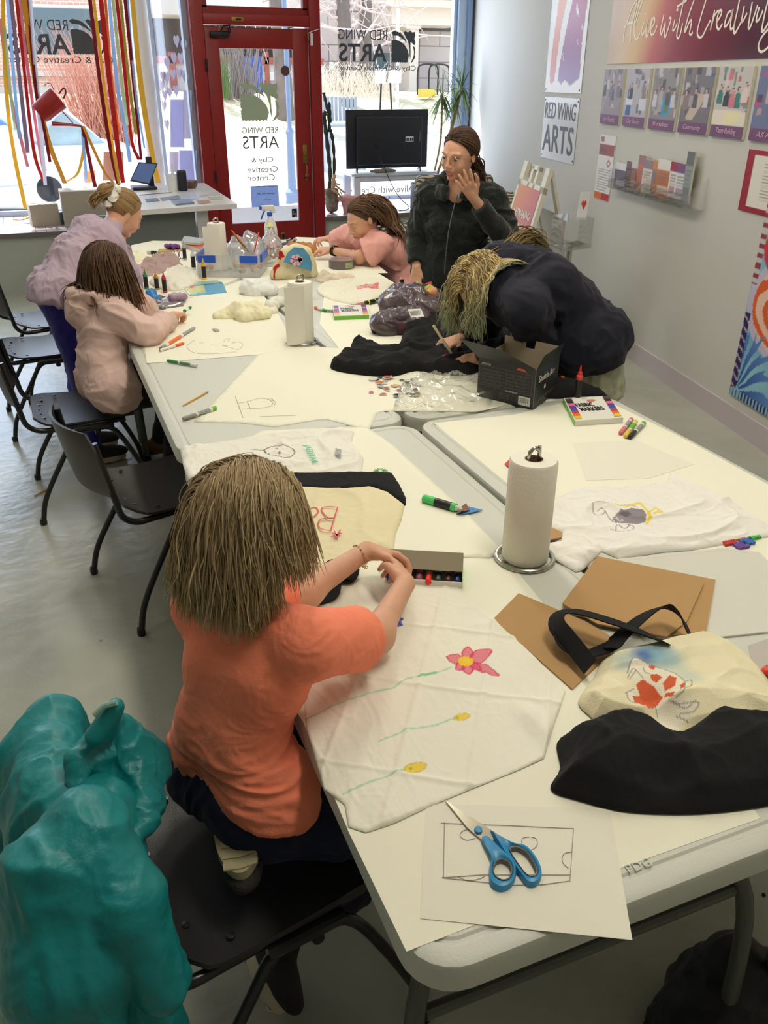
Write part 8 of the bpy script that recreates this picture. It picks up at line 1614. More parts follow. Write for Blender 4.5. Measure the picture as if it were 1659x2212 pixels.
for P in ([(207, 420), (215, 330), (245, 220), (290, 90), (330, 10), (345, -15), (335, 60), (310, 180), (285, 300), (280, 415)], [(215, 275), (250, 240), (298, 225)], [(318, 260), (370, 90), (400, 0), (385, -20), (345, 100), (318, 230), (318, 340), (332, 390), (352, 380), (375, 330)], [(418, 215), (395, 280), (388, 330), (400, 345), (425, 300), (455, 200)], [(455, 190), (440, 250), (432, 340), (442, 370), (470, 290), (492, 180)], [(480, 290), (512, 240), (520, 190), (505, 180), (486, 240), (478, 310), (490, 350), (520, 320), (545, 250)], [(612, 140), (595, 220), (578, 300), (585, 345), (605, 290), (625, 230), (616, 330), (625, 372), (650, 300), (682, 190), (665, 178)], [(722, 190), (705, 260), (700, 300), (715, 295), (745, 230)], [(812, -20), (785, 120), (755, 260), (740, 340), (748, 382), (772, 350), (800, 230)], [(742, 68), (800, 28), (840, 0)], [(915, -10), (890, 60), (850, 180), (818, 310), (832, 300), (860, 230), (885, 200), (880, 260), (866, 330), (880, 346), (900, 320)], [(1030, 0), (1018, 40), (985, 150), (950, 280), (945, 340), (965, 374), (995, 360), (1030, 290), (1075, 200)], [(1117, 100), (1100, 180), (1074, 300), (1090, 240), (1112, 165), (1140, 118), (1162, 112), (1158, 140)], [(1135, 225), (1175, 160), (1187, 112), (1165, 108), (1143, 180), (1138, 260), (1160, 292), (1195, 235)], [(1285, 108), (1252, 128), (1225, 200), (1215, 262), (1240, 250), (1280, 170), (1302, 88), (1280, 200), (1274, 280), (1292, 286), (1320, 230)], [(1368, -20), (1340, 120), (1308, 270), (1315, 332), (1345, 290), (1390, 200)], [(1412, 60), (1395, 150), (1385, 215), (1405, 200), (1440, 130)], [(1492, 20), (1470, 150), (1453, 272), (1472, 270), (1520, 130), (1545, 50)], [(1562, 70), (1540, 150), (1533, 212), (1560, 192), (1600, 100)], [(1652, 0), (1620, 120), (1588, 290), (1600, 312), (1640, 250), (1700, 130)], [(1700, 240), (1600, 350), (1556, 440), (1560, 500), (1590, 516), (1640, 480), (1700, 400)]):
    Q = spline(P, 5); W_ = [Wp(1300+x/4.621, y/4.621, 0.012) for x, y in Q]; Q3 = [NA(WP(a_, z_, 0.0058)) for a_, z_ in W_]; b.ribbon(Q3, 0.0125, M_scr, nrm=-WN, t=0.0006)
for (x, y) in ((425, 140), (745, 98)): a_, z_ = Wp(1300+x/4.621, y/4.621, 0.012); b.lathe([(0.009, 0), (0.009, 0.001)], WP(a_, z_, 0.006), M_scr, 8, R=rotm('Y', -PI/2))
b.build('script_lettering', bn, label='white flowing script reading Alive with Creativity')
# photo boards with captions
def ppl(seed, bgc, n, pal, extra=()):
    r = random.Random(seed); ops = []
    for k in range(26): ops.append(('poly', (r.choice(pal)), (lambda x, y, w_, h_: [(x, y), (x+w_, y+0.01), (x+w_*0.9, y+h_), (x, y+h_)])(r.random(), 0.2+r.random()*0.75, 0.05+0.12*r.random(), 0.04+0.16*r.random()), 0, 0.75))
    ops += list(extra)
    for k in range(n):
        x, y = (k+0.5+r.uniform(-0.2, 0.2))/n, 0.58+0.18*r.random(); ops.append(('poly', r.choice(pal), [(x-0.09, y-0.22), (x+0.09, y-0.22), (x+0.07, y-0.03), (x, y), (x-0.07, y-0.03)], 0, 1)); ops.append(('poly', (70, 50, 44), [(x-0.045, y), (x+0.045, y), (x+0.04, y+0.07), (x-0.04, y+0.07)], 0, 1)); ops.append(('poly', (206, 164, 144), [(x-0.03, y-0.01), (x+0.03, y-0.01), (x+0.028, y+0.05), (x-0.028, y+0.05)], 0, 1))
    ops.append(('poly', (116, 74, 108), [(-0.1, -0.1), (1.1, -0.1), (1.1, 0.175), (-0.1, 0.175)], 0, 1)); f = paint(ops, bgc); return f
G_ = [(60, 56, 60), (120, 110, 120), (176, 168, 172), (90, 80, 84), (140, 120, 110), (200, 196, 200)]
phs = [((1307, 1349), 'Art Rooms', ppl(1, (150, 140, 146), 3, G_+[(110, 96, 84)]), 'a crowded studio hall'), ((1357, 1406), 'Clay Studio', ppl(2, (176, 170, 178), 2, G_, [('poly', (60, 96, 150), [(0.08, 0.2), (0.3, 0.2), (0.32, 0.4), (0.1, 0.4)], 0, 1), ('poly', (214, 214, 220), [(0.05, 0.38), (0.38, 0.38), (0.38, 0.5), (0.05, 0.5)], 0, 1), ('poly', (204, 204, 210), [(0.65, 0.3), (0.95, 0.3), (0.95, 0.5), (0.65, 0.5)], 0, 1)]), 'two people with buckets'), ((1415, 1473), 'Workshops', ppl(3, (140, 134, 132), 4, G_+[(90, 90, 70)], [('poly', (60, 150, 196), [(0.45, 0.2), (0.72, 0.26), (0.8, 0.55), (0.45, 0.5)], 0, 1), ('poly', (110, 120, 80), [(0.52, 0.28), (0.68, 0.3), (0.7, 0.44), (0.55, 0.42)], 0, 1)]), 'a blue painted board'), ((1482, 1547), 'Community', ppl(4, (120, 112, 116), 3, G_+[(60, 84, 150), (210, 180, 90)], [('poly', (196, 176, 156), [(0.2, 0.22), (0.45, 0.2), (0.85, 0.6), (0.5, 0.62)], 0, 1)]), 'a long laden table'), ((1555, 1629), 'Team Building', ppl(5, (196, 188, 180), 5, [(190, 60, 70), (60, 120, 110), (206, 120, 130), (56, 50, 54), (220, 200, 190)], [('poly', (226, 214, 196), [(0, 0.17), (1, 0.17), (1, 0.38), (0, 0.4)], 0, 1), ('poly', (232, 220, 170), [(0.35, 0.2), (0.7, 0.22), (0.85, 0.36), (0.4, 0.36)], 0, 1)]), 'people around a white table'), ((1643, 1730), 'All Ages', ppl(6, (110, 116, 150), 1, [(196, 70, 120), (50, 50, 56), (206, 164, 144)]), 'a person in a pink top')]
for (x0, x1), cap_, fn, lb in phs:
    a0, zt = Wp(x0, 148, 0.02); a1, _ = Wp(x1, 146, 0.02); t_ = wpanel('photo_board', a0, a1, 1.482, 1.828, 0.016, 0.016, 'tall photo board showing '+lb+', purple caption strip', 'photo', fn, M_edge, 34, 60, 0.45); wtext(t_, 'caption', cap_, a0+(a1-a0)*0.2, a0+(a1-a0)*0.8, 1.495, 1.53, 0.0178, mat('caption_pink', (222, 180, 206), 0.6), 0, 0.3)
# info card, brochures, notice, painted banner
def lines(ops, x0, x1, y1, y0, n, c=(120, 116, 120), w_=0.012): return ops+[('line', c, [(x0, y1-(y1-y0)*k/(n-1)), (x1-0.1*((k*7) % 3), y1-(y1-y0)*k/(n-1))], w_, 0.8) for k in range(n)]
a0, zt = Wp(1296, 290, 0.01); a1, _ = Wp(1330, 293, 0.01); zb_ = Wp(1283, 428, 0.01)[1]
ops = lines([('poly', (160, 96, 90), [(0.02, 0.7), (0.98, 0.7), (0.98, 0.86), (0.02, 0.86)], 0, 1), ('poly', (150, 60, 80), [(0.06, 0.9), (0.3, 0.9), (0.3, 0.97), (0.06, 0.97)], 0, 0.8), ('poly', (140, 140, 150), [(0.72, 0.54), (0.9, 0.54), (0.9, 0.63), (0.72, 0.63)], 0, 0.0), ('line', (180, 60, 60), [(0.7, 0.53), (0.82, 0.58), (0.7, 0.63), (0.6, 0.58), (0.7, 0.53)], 0.03, 0.9), ('poly', (214, 110, 50), [(0, 0.01), (0.5, 0.01), (0.5, 0.115), (0, 0.115)], 0, 1), ('poly', (186, 60, 50), [(0.45, 0.01), (1, 0.01), (1, 0.115), (0.5, 0.115)], 0, 1), ('poly', (110, 90, 100), [(0.1, 0.74), (0.5, 0.74), (0.5, 0.82), (0.1, 0.82)], 0, 0.7)], 0.1, 0.9, 0.48, 0.16, 9)
wpanel('info_card', a0, a1, zb_, zt, 0.003, 0.003, 'tall narrow printed info card left of the brochure rack', 'card', paint(ops, (224, 222, 218)), M_edge, 26, 90, 0.5)
M_acr = clearmat('acrylic', (235, 238, 242), gloss=0.14, rough=0.03, dens=0.06)
def bq(x, y): return (1270+x/6.144, 280+y/6.144)
B_ = [(350, 430, 530, 770, (104, 92, 120), (222, 220, 220), 'slate purple'), (500, 415, 575, 770, (92, 74, 74), (120, 96, 110), 'dark photo covered'), (575, 400, 660, 800, (150, 90, 80), (206, 200, 196), 'reddish collage'), (670, 335, 768, 800, (200, 120, 80), (160, 120, 120), 'tall orange topped'), (740, 390, 870, 840, (214, 206, 200), (150, 130, 134), 'white and grey curled'), (870, 400, 1010, 860, (160, 130, 130), (206, 140, 80), 'mauve and orange'), (940, 385, 1130, 900, (196, 120, 70), (226, 222, 214), 'orange and white'), (1110, 420, 1235, 900, (222, 218, 216), (160, 60, 80), 'white with red square'), (1200, 440, 1370, 930, (220, 218, 216), (126, 90, 130), 'purple headed white'), (1340, 285, 1440, 990, (150, 156, 156), (110, 112, 112), 'tall grey magazine')]
for k, (x0, y0, x1, y1, c1, c2, lb) in enumerate(B_):
    o_ = 0.045; a0, zt = Wp(*bq(x0, y0), o_); a1, _ = Wp(*bq(x1, y0), o_); _, z0 = Wp(*bq(x0, y1), o_); ops = lines([('poly', c2, [(-0.1, 0.72), (1.1, 0.72), (1.1, 1.1), (-0.1, 1.1)], 0, 1), ('poly', c2, [(0.1, 0.1), (0.9, 0.1), (0.9, 0.3), (0.1, 0.3)], 0, 0.6)], 0.12, 0.9, 0.62, 0.36, 4, (130, 120, 120), 0.03)
    wpanel('brochure', a0, a1, z0, zt, 0.03+0.002*k, 0.012, lb+' brochure standing in the clear wall rack', 'brochure', paint(ops, c1), M_edge, 12, 24, 0.35)
rk = thing('brochure_rack', 'clear acrylic brochure rack on the right wall', 'rack', WP(0.4, 1.06, 0.03)); a0 = Wp(*bq(300, 700), 0.06)[0]; a1 = Wp(*bq(1440, 900), 0.045)[0]-0.02; zb_, zt = 1.085, 1.165
b = MB()
for (q0, q1, q2, q3) in (((a0, zb_, 0.075), (a1, zb_, 0.075), (a1, zt, 0.085), (a0, zt, 0.085)), ((a0, zb_, 0.0), (a1, zb_, 0.0), (a1, zb_, 0.075), (a0, zb_, 0.075))): b.slab([WP(*q_) for q_ in (q0, q1, q2, q3)], np.cross(NA(WP(*q1))-NA(WP(*q0)), NA(WP(*q3))-NA(WP(*q0))), 0.002, M_acr)
b.build('tray', rk)
for q_ in (a0, (a0*0.72+a1*0.28), (a0+a1)/2, a1): MB().slab([WP(q_, zb_, 0.0), WP(q_, zb_, 0.08), WP(q_, zt+0.03, 0.085), WP(q_, zt+0.1, 0.0)], WD, 0.002, M_acr).build('divider', rk)
a0, zt = Wp(1618, 322, 0.008); _, zb_ = Wp(1603, 455, 0.008)
def notice(u, v):
    ops = lines([('poly', (226, 220, 206), [(0.11, 0.1), (0.92, 0.1), (0.92, 0.92), (0.11, 0.92)], 0, 1)], 0.28, 0.8, 0.8, 0.24, 13, (130, 124, 120), 0.012); return paint(ops, (156, 36, 50))(u, v)
wpanel('framed_notice', a0, a0-0.62, zb_, zt, 0.006, 0.006, 'cream notice with small text in a red border at the right wall', 'notice', notice, mat('red_frame', (150, 40, 50), 0.5), 60, 60, 0.5)
def koi(u, v):
    S = NS([u, v], 1); sw = vnoise(NS([u*3, v*4, 0*u], -1), 1.6); C = mixc((150, 200, 214), (110, 160, 190), CL(sw*0.5+0.5, 0, 1)); C[v > 0.75] = NA(lin((170, 186, 160)))
    r = np.hypot((u-0.42)/1.0, (v-0.52)/0.62); m = r < 0.36; ang = np.sin(r*60+sw*4); C[m] = np.where(ang[m][:, None] > 0.1, NA(lin((222, 96, 44)))[None], NA(lin((236, 196, 170)))[None]); C[(r > 0.36) & (r < 0.42)] = NA(lin((196, 186, 206)))
    m = (np.hypot((u-0.20), (v-0.79)*1.2) < 0.10); C[m] = NA(lin((40, 38, 44))); m = np.abs(np.hypot((u-0.20), (v-0.79)*1.2)-0.12) < 0.02; C[m] = NA(lin((206, 60, 60))); m = np.abs(np.hypot((u-0.20), (v-0.79)*1.2)-0.05) < 0.015; C[m] = NA(lin((226, 226, 226)))
    a_ = np.arctan2(v-0.03, u-0.05); rr = np.hypot(u-0.05, v-0.03); m = (rr < 0.36+0.05*np.sin(a_*20)) & (np.sin(a_*17+sw*2) > -0.2) & (rr > 0.04); C[m] = mixc((40, 60, 140), (96, 140, 200), CL(rr*2.5, 0, 1))[m]
    m = (u < 0.055) & (v < 0.45); C[m] = np.where((np.sin((v*40+u*20)*3)[m] > 0.8)[:, None], NA(lin((206, 180, 160)))[None], NA(lin((44, 34, 100)))[None]); m = (u < 0.055) & (v > 0.6); C[m] = np.where((np.sin(v*130)[m] > 0)[:, None], NA(lin((150, 60, 76)))[None], NA(lin((196, 196, 190)))[None])
    m = v < 0.045; C[m] = np.where((np.abs(((u*28) % 1)-0.5)[m] < 0.3)[:, None], NA(lin((140, 180, 206)))[None], NA(lin((40, 44, 84)))[None]); return C
wpanel('painted_banner', -1.578, -2.45, 0.185, 1.22, 0.012, 0.004, 'colourful painted canvas with orange swirls and blue fronds at the right edge', 'painting', koi, M_edge, 110, 130, 0.6)
# A-frame sign
yA = 5.25; af = thing('sandwich_board', 'white plastic folding sign with an orange to pink poster by the right wall', 'sign', Yp(1130, 600, yA)); M_pl = mat('ivory_plastic', (216, 212, 198), 0.4)
TL, TR = NA(Yp(1123, 396, yA)), NA(Yp(1168, 414, yA-0.32)); BL = NA(Yp(1079, 540, yA-0.08)); dn = U(BL-TL)*(TL[2]/abs(U(BL-TL)[2])-0.08); ex = TR-TL; nf = U(np.cross(ex, -dn)); nf = nf if nf@(CAM-TL) > 0 else -nf
e1 = U(ex); ud = -U(dn); P0 = TL-e1*0.03; MB().slab([P0+ud*0.0, P0+e1*(NM(ex)+0.06), P0+e1*(NM(ex)+0.06)+dn, P0+dn], -nf, 0.03, M_pl).build('front_panel', af)
W_ = NM(ex)+0.06; b = MB()
for u0, u1, h0, h1 in ((0, 0.14, 0, 0.15), (0.86, 1.0, 0, 0.15), (0.36, 0.44, 0, 0.14), (0.56, 0.64, 0, 0.14), (0.36, 0.64, 0.115, 0.145), (0, 1, -0.01, 0.03)): b.slab([P0+e1*W_*u0+ud*h0, P0+e1*W_*u1+ud*h0, P0+e1*W_*u1+ud*h1, P0+e1*W_*u0+ud*h1], -nf, 0.03, M_pl)
b.build('top_handle', af); b = MB(); hing = P0+ud*0.15-nf*0.03; 
bot = NA((0, 0, -1.0)); 
for u0, u1 in ((0.0, 0.12), (0.88, 1.0)): q0, q1 = hing+e1*W_*u0, hing+e1*W_*u1; sh = -nf*0.42; sh[2] = 0; b.slab([q0, q1, q1+sh+bot*hing[2], q0+sh+bot*hing[2]], nf, 0.025, M_pl)
sh = -nf*0.42; sh[2] = 0
for f0, f1 in ((0.22, 0.6), (0.66, 0.9)): q0, q1 = hing+e1*W_*0.1, hing+e1*W_*0.9; d_ = sh+bot*hing[2]; b.slab([q0+d_*f0, q1+d_*f0, q1+d_*f1, q0+d_*f1], nf, 0.012, M_pl)
b.build('rear_panel', af); n_ = 24; U_, V_ = np.meshgrid(LS(0, 1, n_+1), LS(0, 1, n_+1), indexing='ij'); u = U_.ravel(); v = V_.ravel(); X = TL[None]+np.outer(u, ex)+np.outer(1-v, dn*0.86)+nf*0.003; id_ = np.arange(len(u)).reshape(n_+1, n_+1); F = NS([id_[:-1, :-1], id_[1:, :-1], id_[1:, 1:], id_[:-1, 1:]], -1).reshape(-1, 4)
C = mixc((214, 156, 120), (190, 110, 130), CL(u*0.8+(1-v)*0.5, 0, 1))*(1-CL((1-v)*0.8-u*0.3, 0, 1))[:, None]+NA(lin((206, 100, 84)))[None]*CL((1-v)*0.8-u*0.3, 0, 1)[:, None]
pf = meshobj('poster', X, F, mat('print_30', (200, 200, 200), 0.3, vcol=True), af, None, False, C); b = MB(); L0 = TL+nf*0.005+e1*0.03; hh = NM(dn)
puttext(b, 'ARTMAKING', M_wh, tuple(L0-ud*0.20), e1, ud, width=W_-0.12, height=0.052, ext=0.0006, bold=0.02); puttext(b, 'TODAY!', M_wh, tuple(L0+e1*0.02-ud*0.285), e1, ud, width=(W_-0.12)*0.66, height=0.052, ext=0.0006, bold=0.02); b.build('lettering', pf, label='white capitals reading ARTMAKING TODAY!')
# donation box on a stand
nb = NA(Yp(1222, 478, 4.35)); nbb = NA(Yp(1217, 544, 4.35)); r_ = NA(Yp(1282, 476, 4.35+0.05)); lft = NA(Yp(1194, 465, 4.58)); h_ = nb[2]-nbb[2]; e1 = r_-nb; e1[2] = 0; e2 = lft-nb; e2[2] = 0; B0 = NA((nb[0], nb[1], nb[2]-h_)); dnb = thing('donation_box', 'clear acrylic donation box holding banknotes, on a slim stand by the wall', 'box', tuple(B0)); b = MB(); up_ = NA((0, 0, h_))
for q0, q1 in ((B0, B0+e1), (B0+e1, B0+e1+e2), (B0+e1+e2, B0+e2), (B0+e2, B0)): b.slab([q0, q1, q1+up_, q0+up_], np.cross(q1-q0, up_), 0.004, M_acr)
b.slab([B0, B0+e1, B0+e1+e2, B0+e2], (0, 0, 1), 0.004, M_acr); b.slab([B0+up_, B0+e1+up_, B0+e1+e2+up_, B0+e2+up_], (0, 0, 1), 0.004, M_acr); b.build('clear_box', dnb)
cb_ = B0+(e1+e2)/2; MB().tube([cb_-NA((0, 0, 0.004)), (cb_[0], cb_[1], 0.02)], 0.018, M_al, 12).lathe([(0.14, 0), (0.14, 0.012), (0.02, 0.02)], (cb_[0], cb_[1], 0), M_al, 24).build('stand', dnb)
for k in range(5): c_ = B0+e1*(0.25+0.13*k)+e2*(0.35+0.08*(k % 3))+NA((0, 0, 0.006)); R2 = rotm('Z', k*0.8)@rotm('X', 0.3*(k % 3)); V, F = panelmesh(lambda u, v: tuple(c_+R2@NA(((u-0.5)*0.13, (v-0.5)*0.06, 0.012+0.012*sin(u*5+k)))), 8, 3, 0.0006); tag(MB().add(V, F, mat('banknote', (150, 158, 140), 0.8, noise=(90, 0.4))).build('banknote'), 'crumpled green-grey banknote inside the clear donation box', 'banknote', 'banknotes in the donation box')
sg = NA(Yp(1254, 475, 4.45)); st_ = NA(Yp(1266, 415, 4.45)); b = MB(); b.slab([sg+NA((-0.03, 0, 0)), sg+NA((0.03, -0.01, 0)), st_+NA((0.03, 0, 0)), st_+NA((-0.03, 0.01, 0))], (0, -1, 0), 0.003, M_white); b.slab([sg*0.45+st_*0.55+NA((x*0.018, -0.004, z*0.03)) for x, z in ((0, -1), (1, 0.3), (0.5, 0.9), (0, 0.5), (-0.5, 0.9), (-1, 0.3))], (0, -1, 0), 0.001, M_mred); tag(b.build('small_sign'), 'small acrylic card holder with a red heart on the donation box', 'sign')
# armchair and cushions
def swirl():
    m = mat('swirl_fabric', (96, 88, 72), 0.8); n = m.node_tree; tc = n.nodes.new('ShaderNodeTexCoord'); mg = n.nodes.new('ShaderNodeTexVoronoi'); mg.feature = 'DISTANCE_TO_EDGE'; mg.inputs['Scale'].default_value = 16; nz = n.nodes.new('ShaderNodeTexWave'); nz.wave_type = 'RINGS'; nz.inputs['Scale'].default_value = 9; nz.inputs['Distortion'].default_value = 14; nz.inputs['Detail'].default_value = 0.5
    n.links.new(tc.outputs['Object'], nz.inputs['Vector']); r = n.nodes.new('ShaderNodeValToRGB'); r.color_ramp.elements[0].position = 0.45; r.color_ramp.elements[0].color = (*lin((72, 62, 48)), 1); r.color_ramp.elements[1].position = 0.6; r.color_ramp.elements[1].color = (*lin((186, 180, 166)), 1); n.links.new(nz.outputs['Fac'], r.inputs[0]); n.links.new(r.outputs['Color'], n.nodes['Principled BSDF'].inputs['Base Color']); n.nodes.remove(mg); return m
M_sw = swirl(); ac = thing('armchair', 'swirl patterned upholstered armchair behind the girl in green', 'armchair', (3.3, 6.35, 0)); cR = NA(Yp(1066, 375, 6.45)); x1 = cR[0]; zt = cR[2]
MB().box((x1-0.33, 6.5, (zt+0.4)/2), (0.66, 0.14, zt-0.4), M_sw, bev=0.05, rz=-0.12).build('backrest', ac); MB().box((x1-0.36, 6.15, 0.36), (0.66, 0.62, 0.16), M_sw, bev=0.05, rz=-0.12).build('seat', ac)
for x, y in ((-0.6, 5.9), (-0.12, 5.84), (-0.62, 6.45), (-0.06, 6.4)): MB().box((x1+x, y, 0.15), (0.05, 0.05, 0.3), M_dark).build('leg', ac)
c_ = NA(Yp(1092, 468, 6.0)); A3 = frame((-0.75, -0.6, 0.1), (0.1, 0.05, 1)); S = SDF(); S.ell(c_, (0.055, 0.15, 0.19), A3@rotm('X', 0.25), 0, 0.02); tag(S.mesh('cushion', 0.008, M_sw, None, disp=lambda V, N: 0.012*vnoise(V, 8)), 'swirl patterned cushion standing between the armchair and the folding sign', 'cushion')
c_ = T(1052, 500, 0.46); tag(MB().box((c_[0]+0.0, c_[1]+0.0, 0.5), (0.18, 0.12, 0.10), mat('pink_fabric', (214, 110, 160), 0.8), bev=0.03).build('pink_bag'), 'pink cloth bag on the armchair seat', 'bag')
pf_ = NA(Yp(884, 484, 6.6)); tag(MB().box((pf_[0], 6.62, pf_[2]/2), (0.42, 0.4, pf_[2]), M_sw, bev=0.04, rz=0.2).build('footstool'), 'swirl patterned square footstool behind the seated girl in pink', 'footstool')
# ================================================================== front display
M_con = mat('console_white', (206, 212, 224), 0.5); yC = 8.78; L_, R_e = Yp(752, 400, yC)[0], Yp(925, 400, yC)[0]; zt = Yp(840, 370, yC)[2]; zc1 = Yp(840, 378, yC)[2]
ct = thing('console_table', 'white console table under the television in the display window', 'table', (L_, yC, ZS)); MB().box(((L_+R_e)/2, yC, zt-0.012), (R_e-L_+0.04, 0.36, 0.025), M_con).box(((L_+R_e)/2, yC-0.15, zt-0.05), (R_e-L_-0.04, 0.02, 0.06), M_con).build('top', ct)
for x in (L_+0.04, R_e-0.04):
    for y in (-0.15, 0.15): MB().box((x, yC+y, (zt+ZS)/2-0.02), (0.07, 0.05, zt-ZS-0.03), M_con).build('leg', ct)
tv = thing('television', 'flat television seen from behind on the white console', 'television', (3.6, yC, zt)); a_, c_ = NA(Yp(747, 237, yC)), NA(Yp(922, 360, yC)); M_tv = mat('tv_black', (30, 32, 40), 0.45); cx_, cz_, w_, h_ = (a_[0]+c_[0])/2, (a_[2]+c_[2])/2, c_[0]-a_[0], a_[2]-c_[2]
MB().box((cx_, yC+0.01, cz_), (w_, 0.02, h_), M_tv, bev=0.005).box((cx_+0.01, yC-0.02, cz_-0.015), (w_*0.8, 0.05, h_*0.82), M_tv, bev=0.015).build('rear_case', tv)
b = MB().box((cx_+w_*0.25, yC-0.047, cz_-0.0), (0.09, 0.002, 0.05), M_white)
for k in range(4): b.box((cx_+w_*0.25-0.03+0.02*k, yC-0.049, cz_-0.005), (0.012, 0.001, 0.03), M_tv)
b.build('spec_label', tv); MB().box((cx_+w_*0.38, yC-0.046, cz_+0.02), (0.006, 0.002, 0.10), mat('port_grey', (120, 124, 130), 0.5)).box((cx_-w_*0.16, yC-0.046, cz_-0.07), (0.04, 0.006, 0.05), M_dark).build('ports', tv)
for x in (cx_-w_*0.38, cx_+w_*0.40): MB().tube([(x, yC-0.02, cz_-h_/2+0.01), (x-0.035, yC-0.11, zt+0.004)], 0.008, M_tv, 8).tube([(x, yC, cz_-h_/2+0.01), (x+0.035, yC+0.11, zt+0.004)], 0.008, M_tv, 8).build('foot', tv)
q = lambda x, y, yy=yC-0.2: Yp(x, y, yy); tag(MB().tube(spline([q(810, 325), q(826, 352), q(840, 385), q(853, 412), q(868, 432), q(884, 448, yC-0.3), q(870, 455, yC-0.34), q(850, 450, yC-0.34), q(838, 436, yC-0.3), (q(842, 425, yC-0.26))], 6), 0.004, M_dark, 6).build('power_cable'), 'black cable hanging from the television down to the shelf', 'cable')
c_ = q(828, 365, yC-0.12); S = SDF().ell((c_[0], yC-0.12, zt+0.018), (0.15, 0.03, 0.018)); tag(S.mesh('driftwood', 0.006, mat('driftwood', (130, 120, 112), 0.8), None, disp=fd(0.008, 12, 1)), 'piece of driftwood lying under the television', 'driftwood')
c_ = Yp(905, 430, 8.5); tag(MB().box((c_[0], 8.5, ZS+0.13), (0.14, 0.14, 0.26), M_tv, bev=0.006).build('speaker'), 'black box speaker on the right shelf beside the girl in green', 'speaker')
# cactus, face pot, mannequin, dracaena
M_cac = mat('cactus_dark', (52, 60, 48), 0.7); yP = 8.55; fp = thing('potted_cactus', 'tall thin dark cactus in a carved tree-face pot by the red door', 'plant', Yp(716, 458, yP)); c_ = NA((Yp(716, 440, yP)[0], yP, ZS)); zt = Yp(718, 408, yP)[2]
S = SDF(); S.cone(c_+NA((0, 0, 0.06)), (c_[0], c_[1], zt-0.02), 0.055, 0.07); S.cone(c_+NA((0, -0.06, (zt-ZS)*0.6)), c_+NA((0, -0.075, (zt-ZS)*0.35)), 0.014, 0.02)
S.mesh('pot', 0.005, mat('carved_bark', (150, 134, 112), 0.8, noise=(25, 0.5)), fp, disp=fd(0.012, 12, 6), cuts=[(c_, (0, 0, -1)), ((0, 0, zt), (0, 0, 1))])
for P, r in (([(712, 410), (713, 370), (709, 330), (704, 285), (700, 255), (703, 240)], 0.02), ([(720, 408), (722, 350), (719, 305), (714, 280)], 0.016), ([(704, 275), (697, 262), (696, 248)], 0.014), ([(712, 285), (710, 250), (704, 222), (699, 200)], 0.015), ([(714, 265), (713, 240), (711, 220)], 0.012)): MB().tube(spline([Yp(x, y, yP) for x, y in P], 4), [r*(1+0.25*sin(k*2.2)) for k in range(4*(len(P)-1)+1)], M_cac, 7).build('stem', fp)
mw = thing('wooden_mannequin', 'small jointed wooden artist figure sitting on the carved pot', 'figurine', Yp(722, 410, yP-0.08)); M_man = mat('mannequin_wood', (206, 160, 124), 0.5); m3 = lambda x, y: NA(Yp(x, y, yP-0.09)); S = SDF()
for P, r in (([(722, 380), (722, 384)], 0.018), ([(721, 392), (719, 404)], 0.022), ([(719, 410), (730, 418)], 0.014), ([(730, 418), (738, 426)], 0.011), ([(720, 394), (733, 399)], 0.009), ([(724, 400), (744, 416)], 0.010)): S.cone(m3(*P[0]), m3(*P[1]), r, r*0.8, 0, 0.006)
S.mesh('figure', 0.004, M_man, mw)
c_ = Yp(748, 428, 8.5); tag(SDF().cone((c_[0], 8.5, ZS), (c_[0], 8.5, c_[2]-0.02), 0.03, 0.045, 0).ell((c_[0], 8.5, c_[2]), (0.10, 0.05, 0.025)).mesh('pink_ornament', 0.005, mat('shell_pink', (226, 160, 156), 0.5), None, disp=fd(0.008, 14, 2), cuts=[((0, 0, ZS), (0, 0, -1))]), 'pink flower-like ornament on the shelf behind the seated girl', 'ornament')
dr = thing('dracaena', 'tall spiky dracaena plant in the corner of the right window', 'plant', (4.05, 9.0, ZS)); M_leafs = [trl('dracaena_green', (130, 150, 90), 0.3), trl('dracaena_dark', (84, 108, 64), 0.3)]; pc_ = (Yp(938, 380, 9.0)[0], 9.0, ZS); MB().lathe([(0.09, 0), (0.12, 0.02), (0.14, 0.26), (0.14, 0.29), (0.12, 0.29)], pc_, mat('dark_pot', (60, 70, 84), 0.5), 24).build('pot', dr); rl = random.Random(9)
for (hx, hy, n, L) in ((955, 208, 44, 0.42), (998, 190, 46, 0.44), (985, 222, 34, 0.40)):
    hd = NA(Yp(hx, hy, 9.0)); MB().tube(spline([(pc_[0]+0.02*(hx-970)/20, 9.0, ZS+0.25), tuple(hd*0.5+NA(pc_)*0.5+NA((0.03, 0, 0.1))), tuple(hd)], 5), 0.012, mat('stem_tan', (140, 128, 96), 0.8), 8).build('stem', dr)
    for k in range(n):
        az = rl.uniform(0, 2*PI); el = rl.uniform(-1.1, 1.45); d_ = NA((cos(az)*cos(el)*(0.5 if cos(az) > 0 else 1), 0.5*sin(az)*cos(el), sin(el))); l_ = L*rl.uniform(0.6, 1); dr_ = 0.28*l_*(1-abs(sin(el)))
        P = [hd, hd+d_*l_*0.35+NA((0, 0, 0.01)), hd+d_*l_*0.7-NA((0, 0, dr_*0.4)), hd+d_*l_-NA((0, 0, dr_))]; MB().tube(P, [0.006, 0.010, 0.007, 0.001], M_leafs[k % 2], 5, flat=0.25).build('leaf', dr) if k < 32 else None
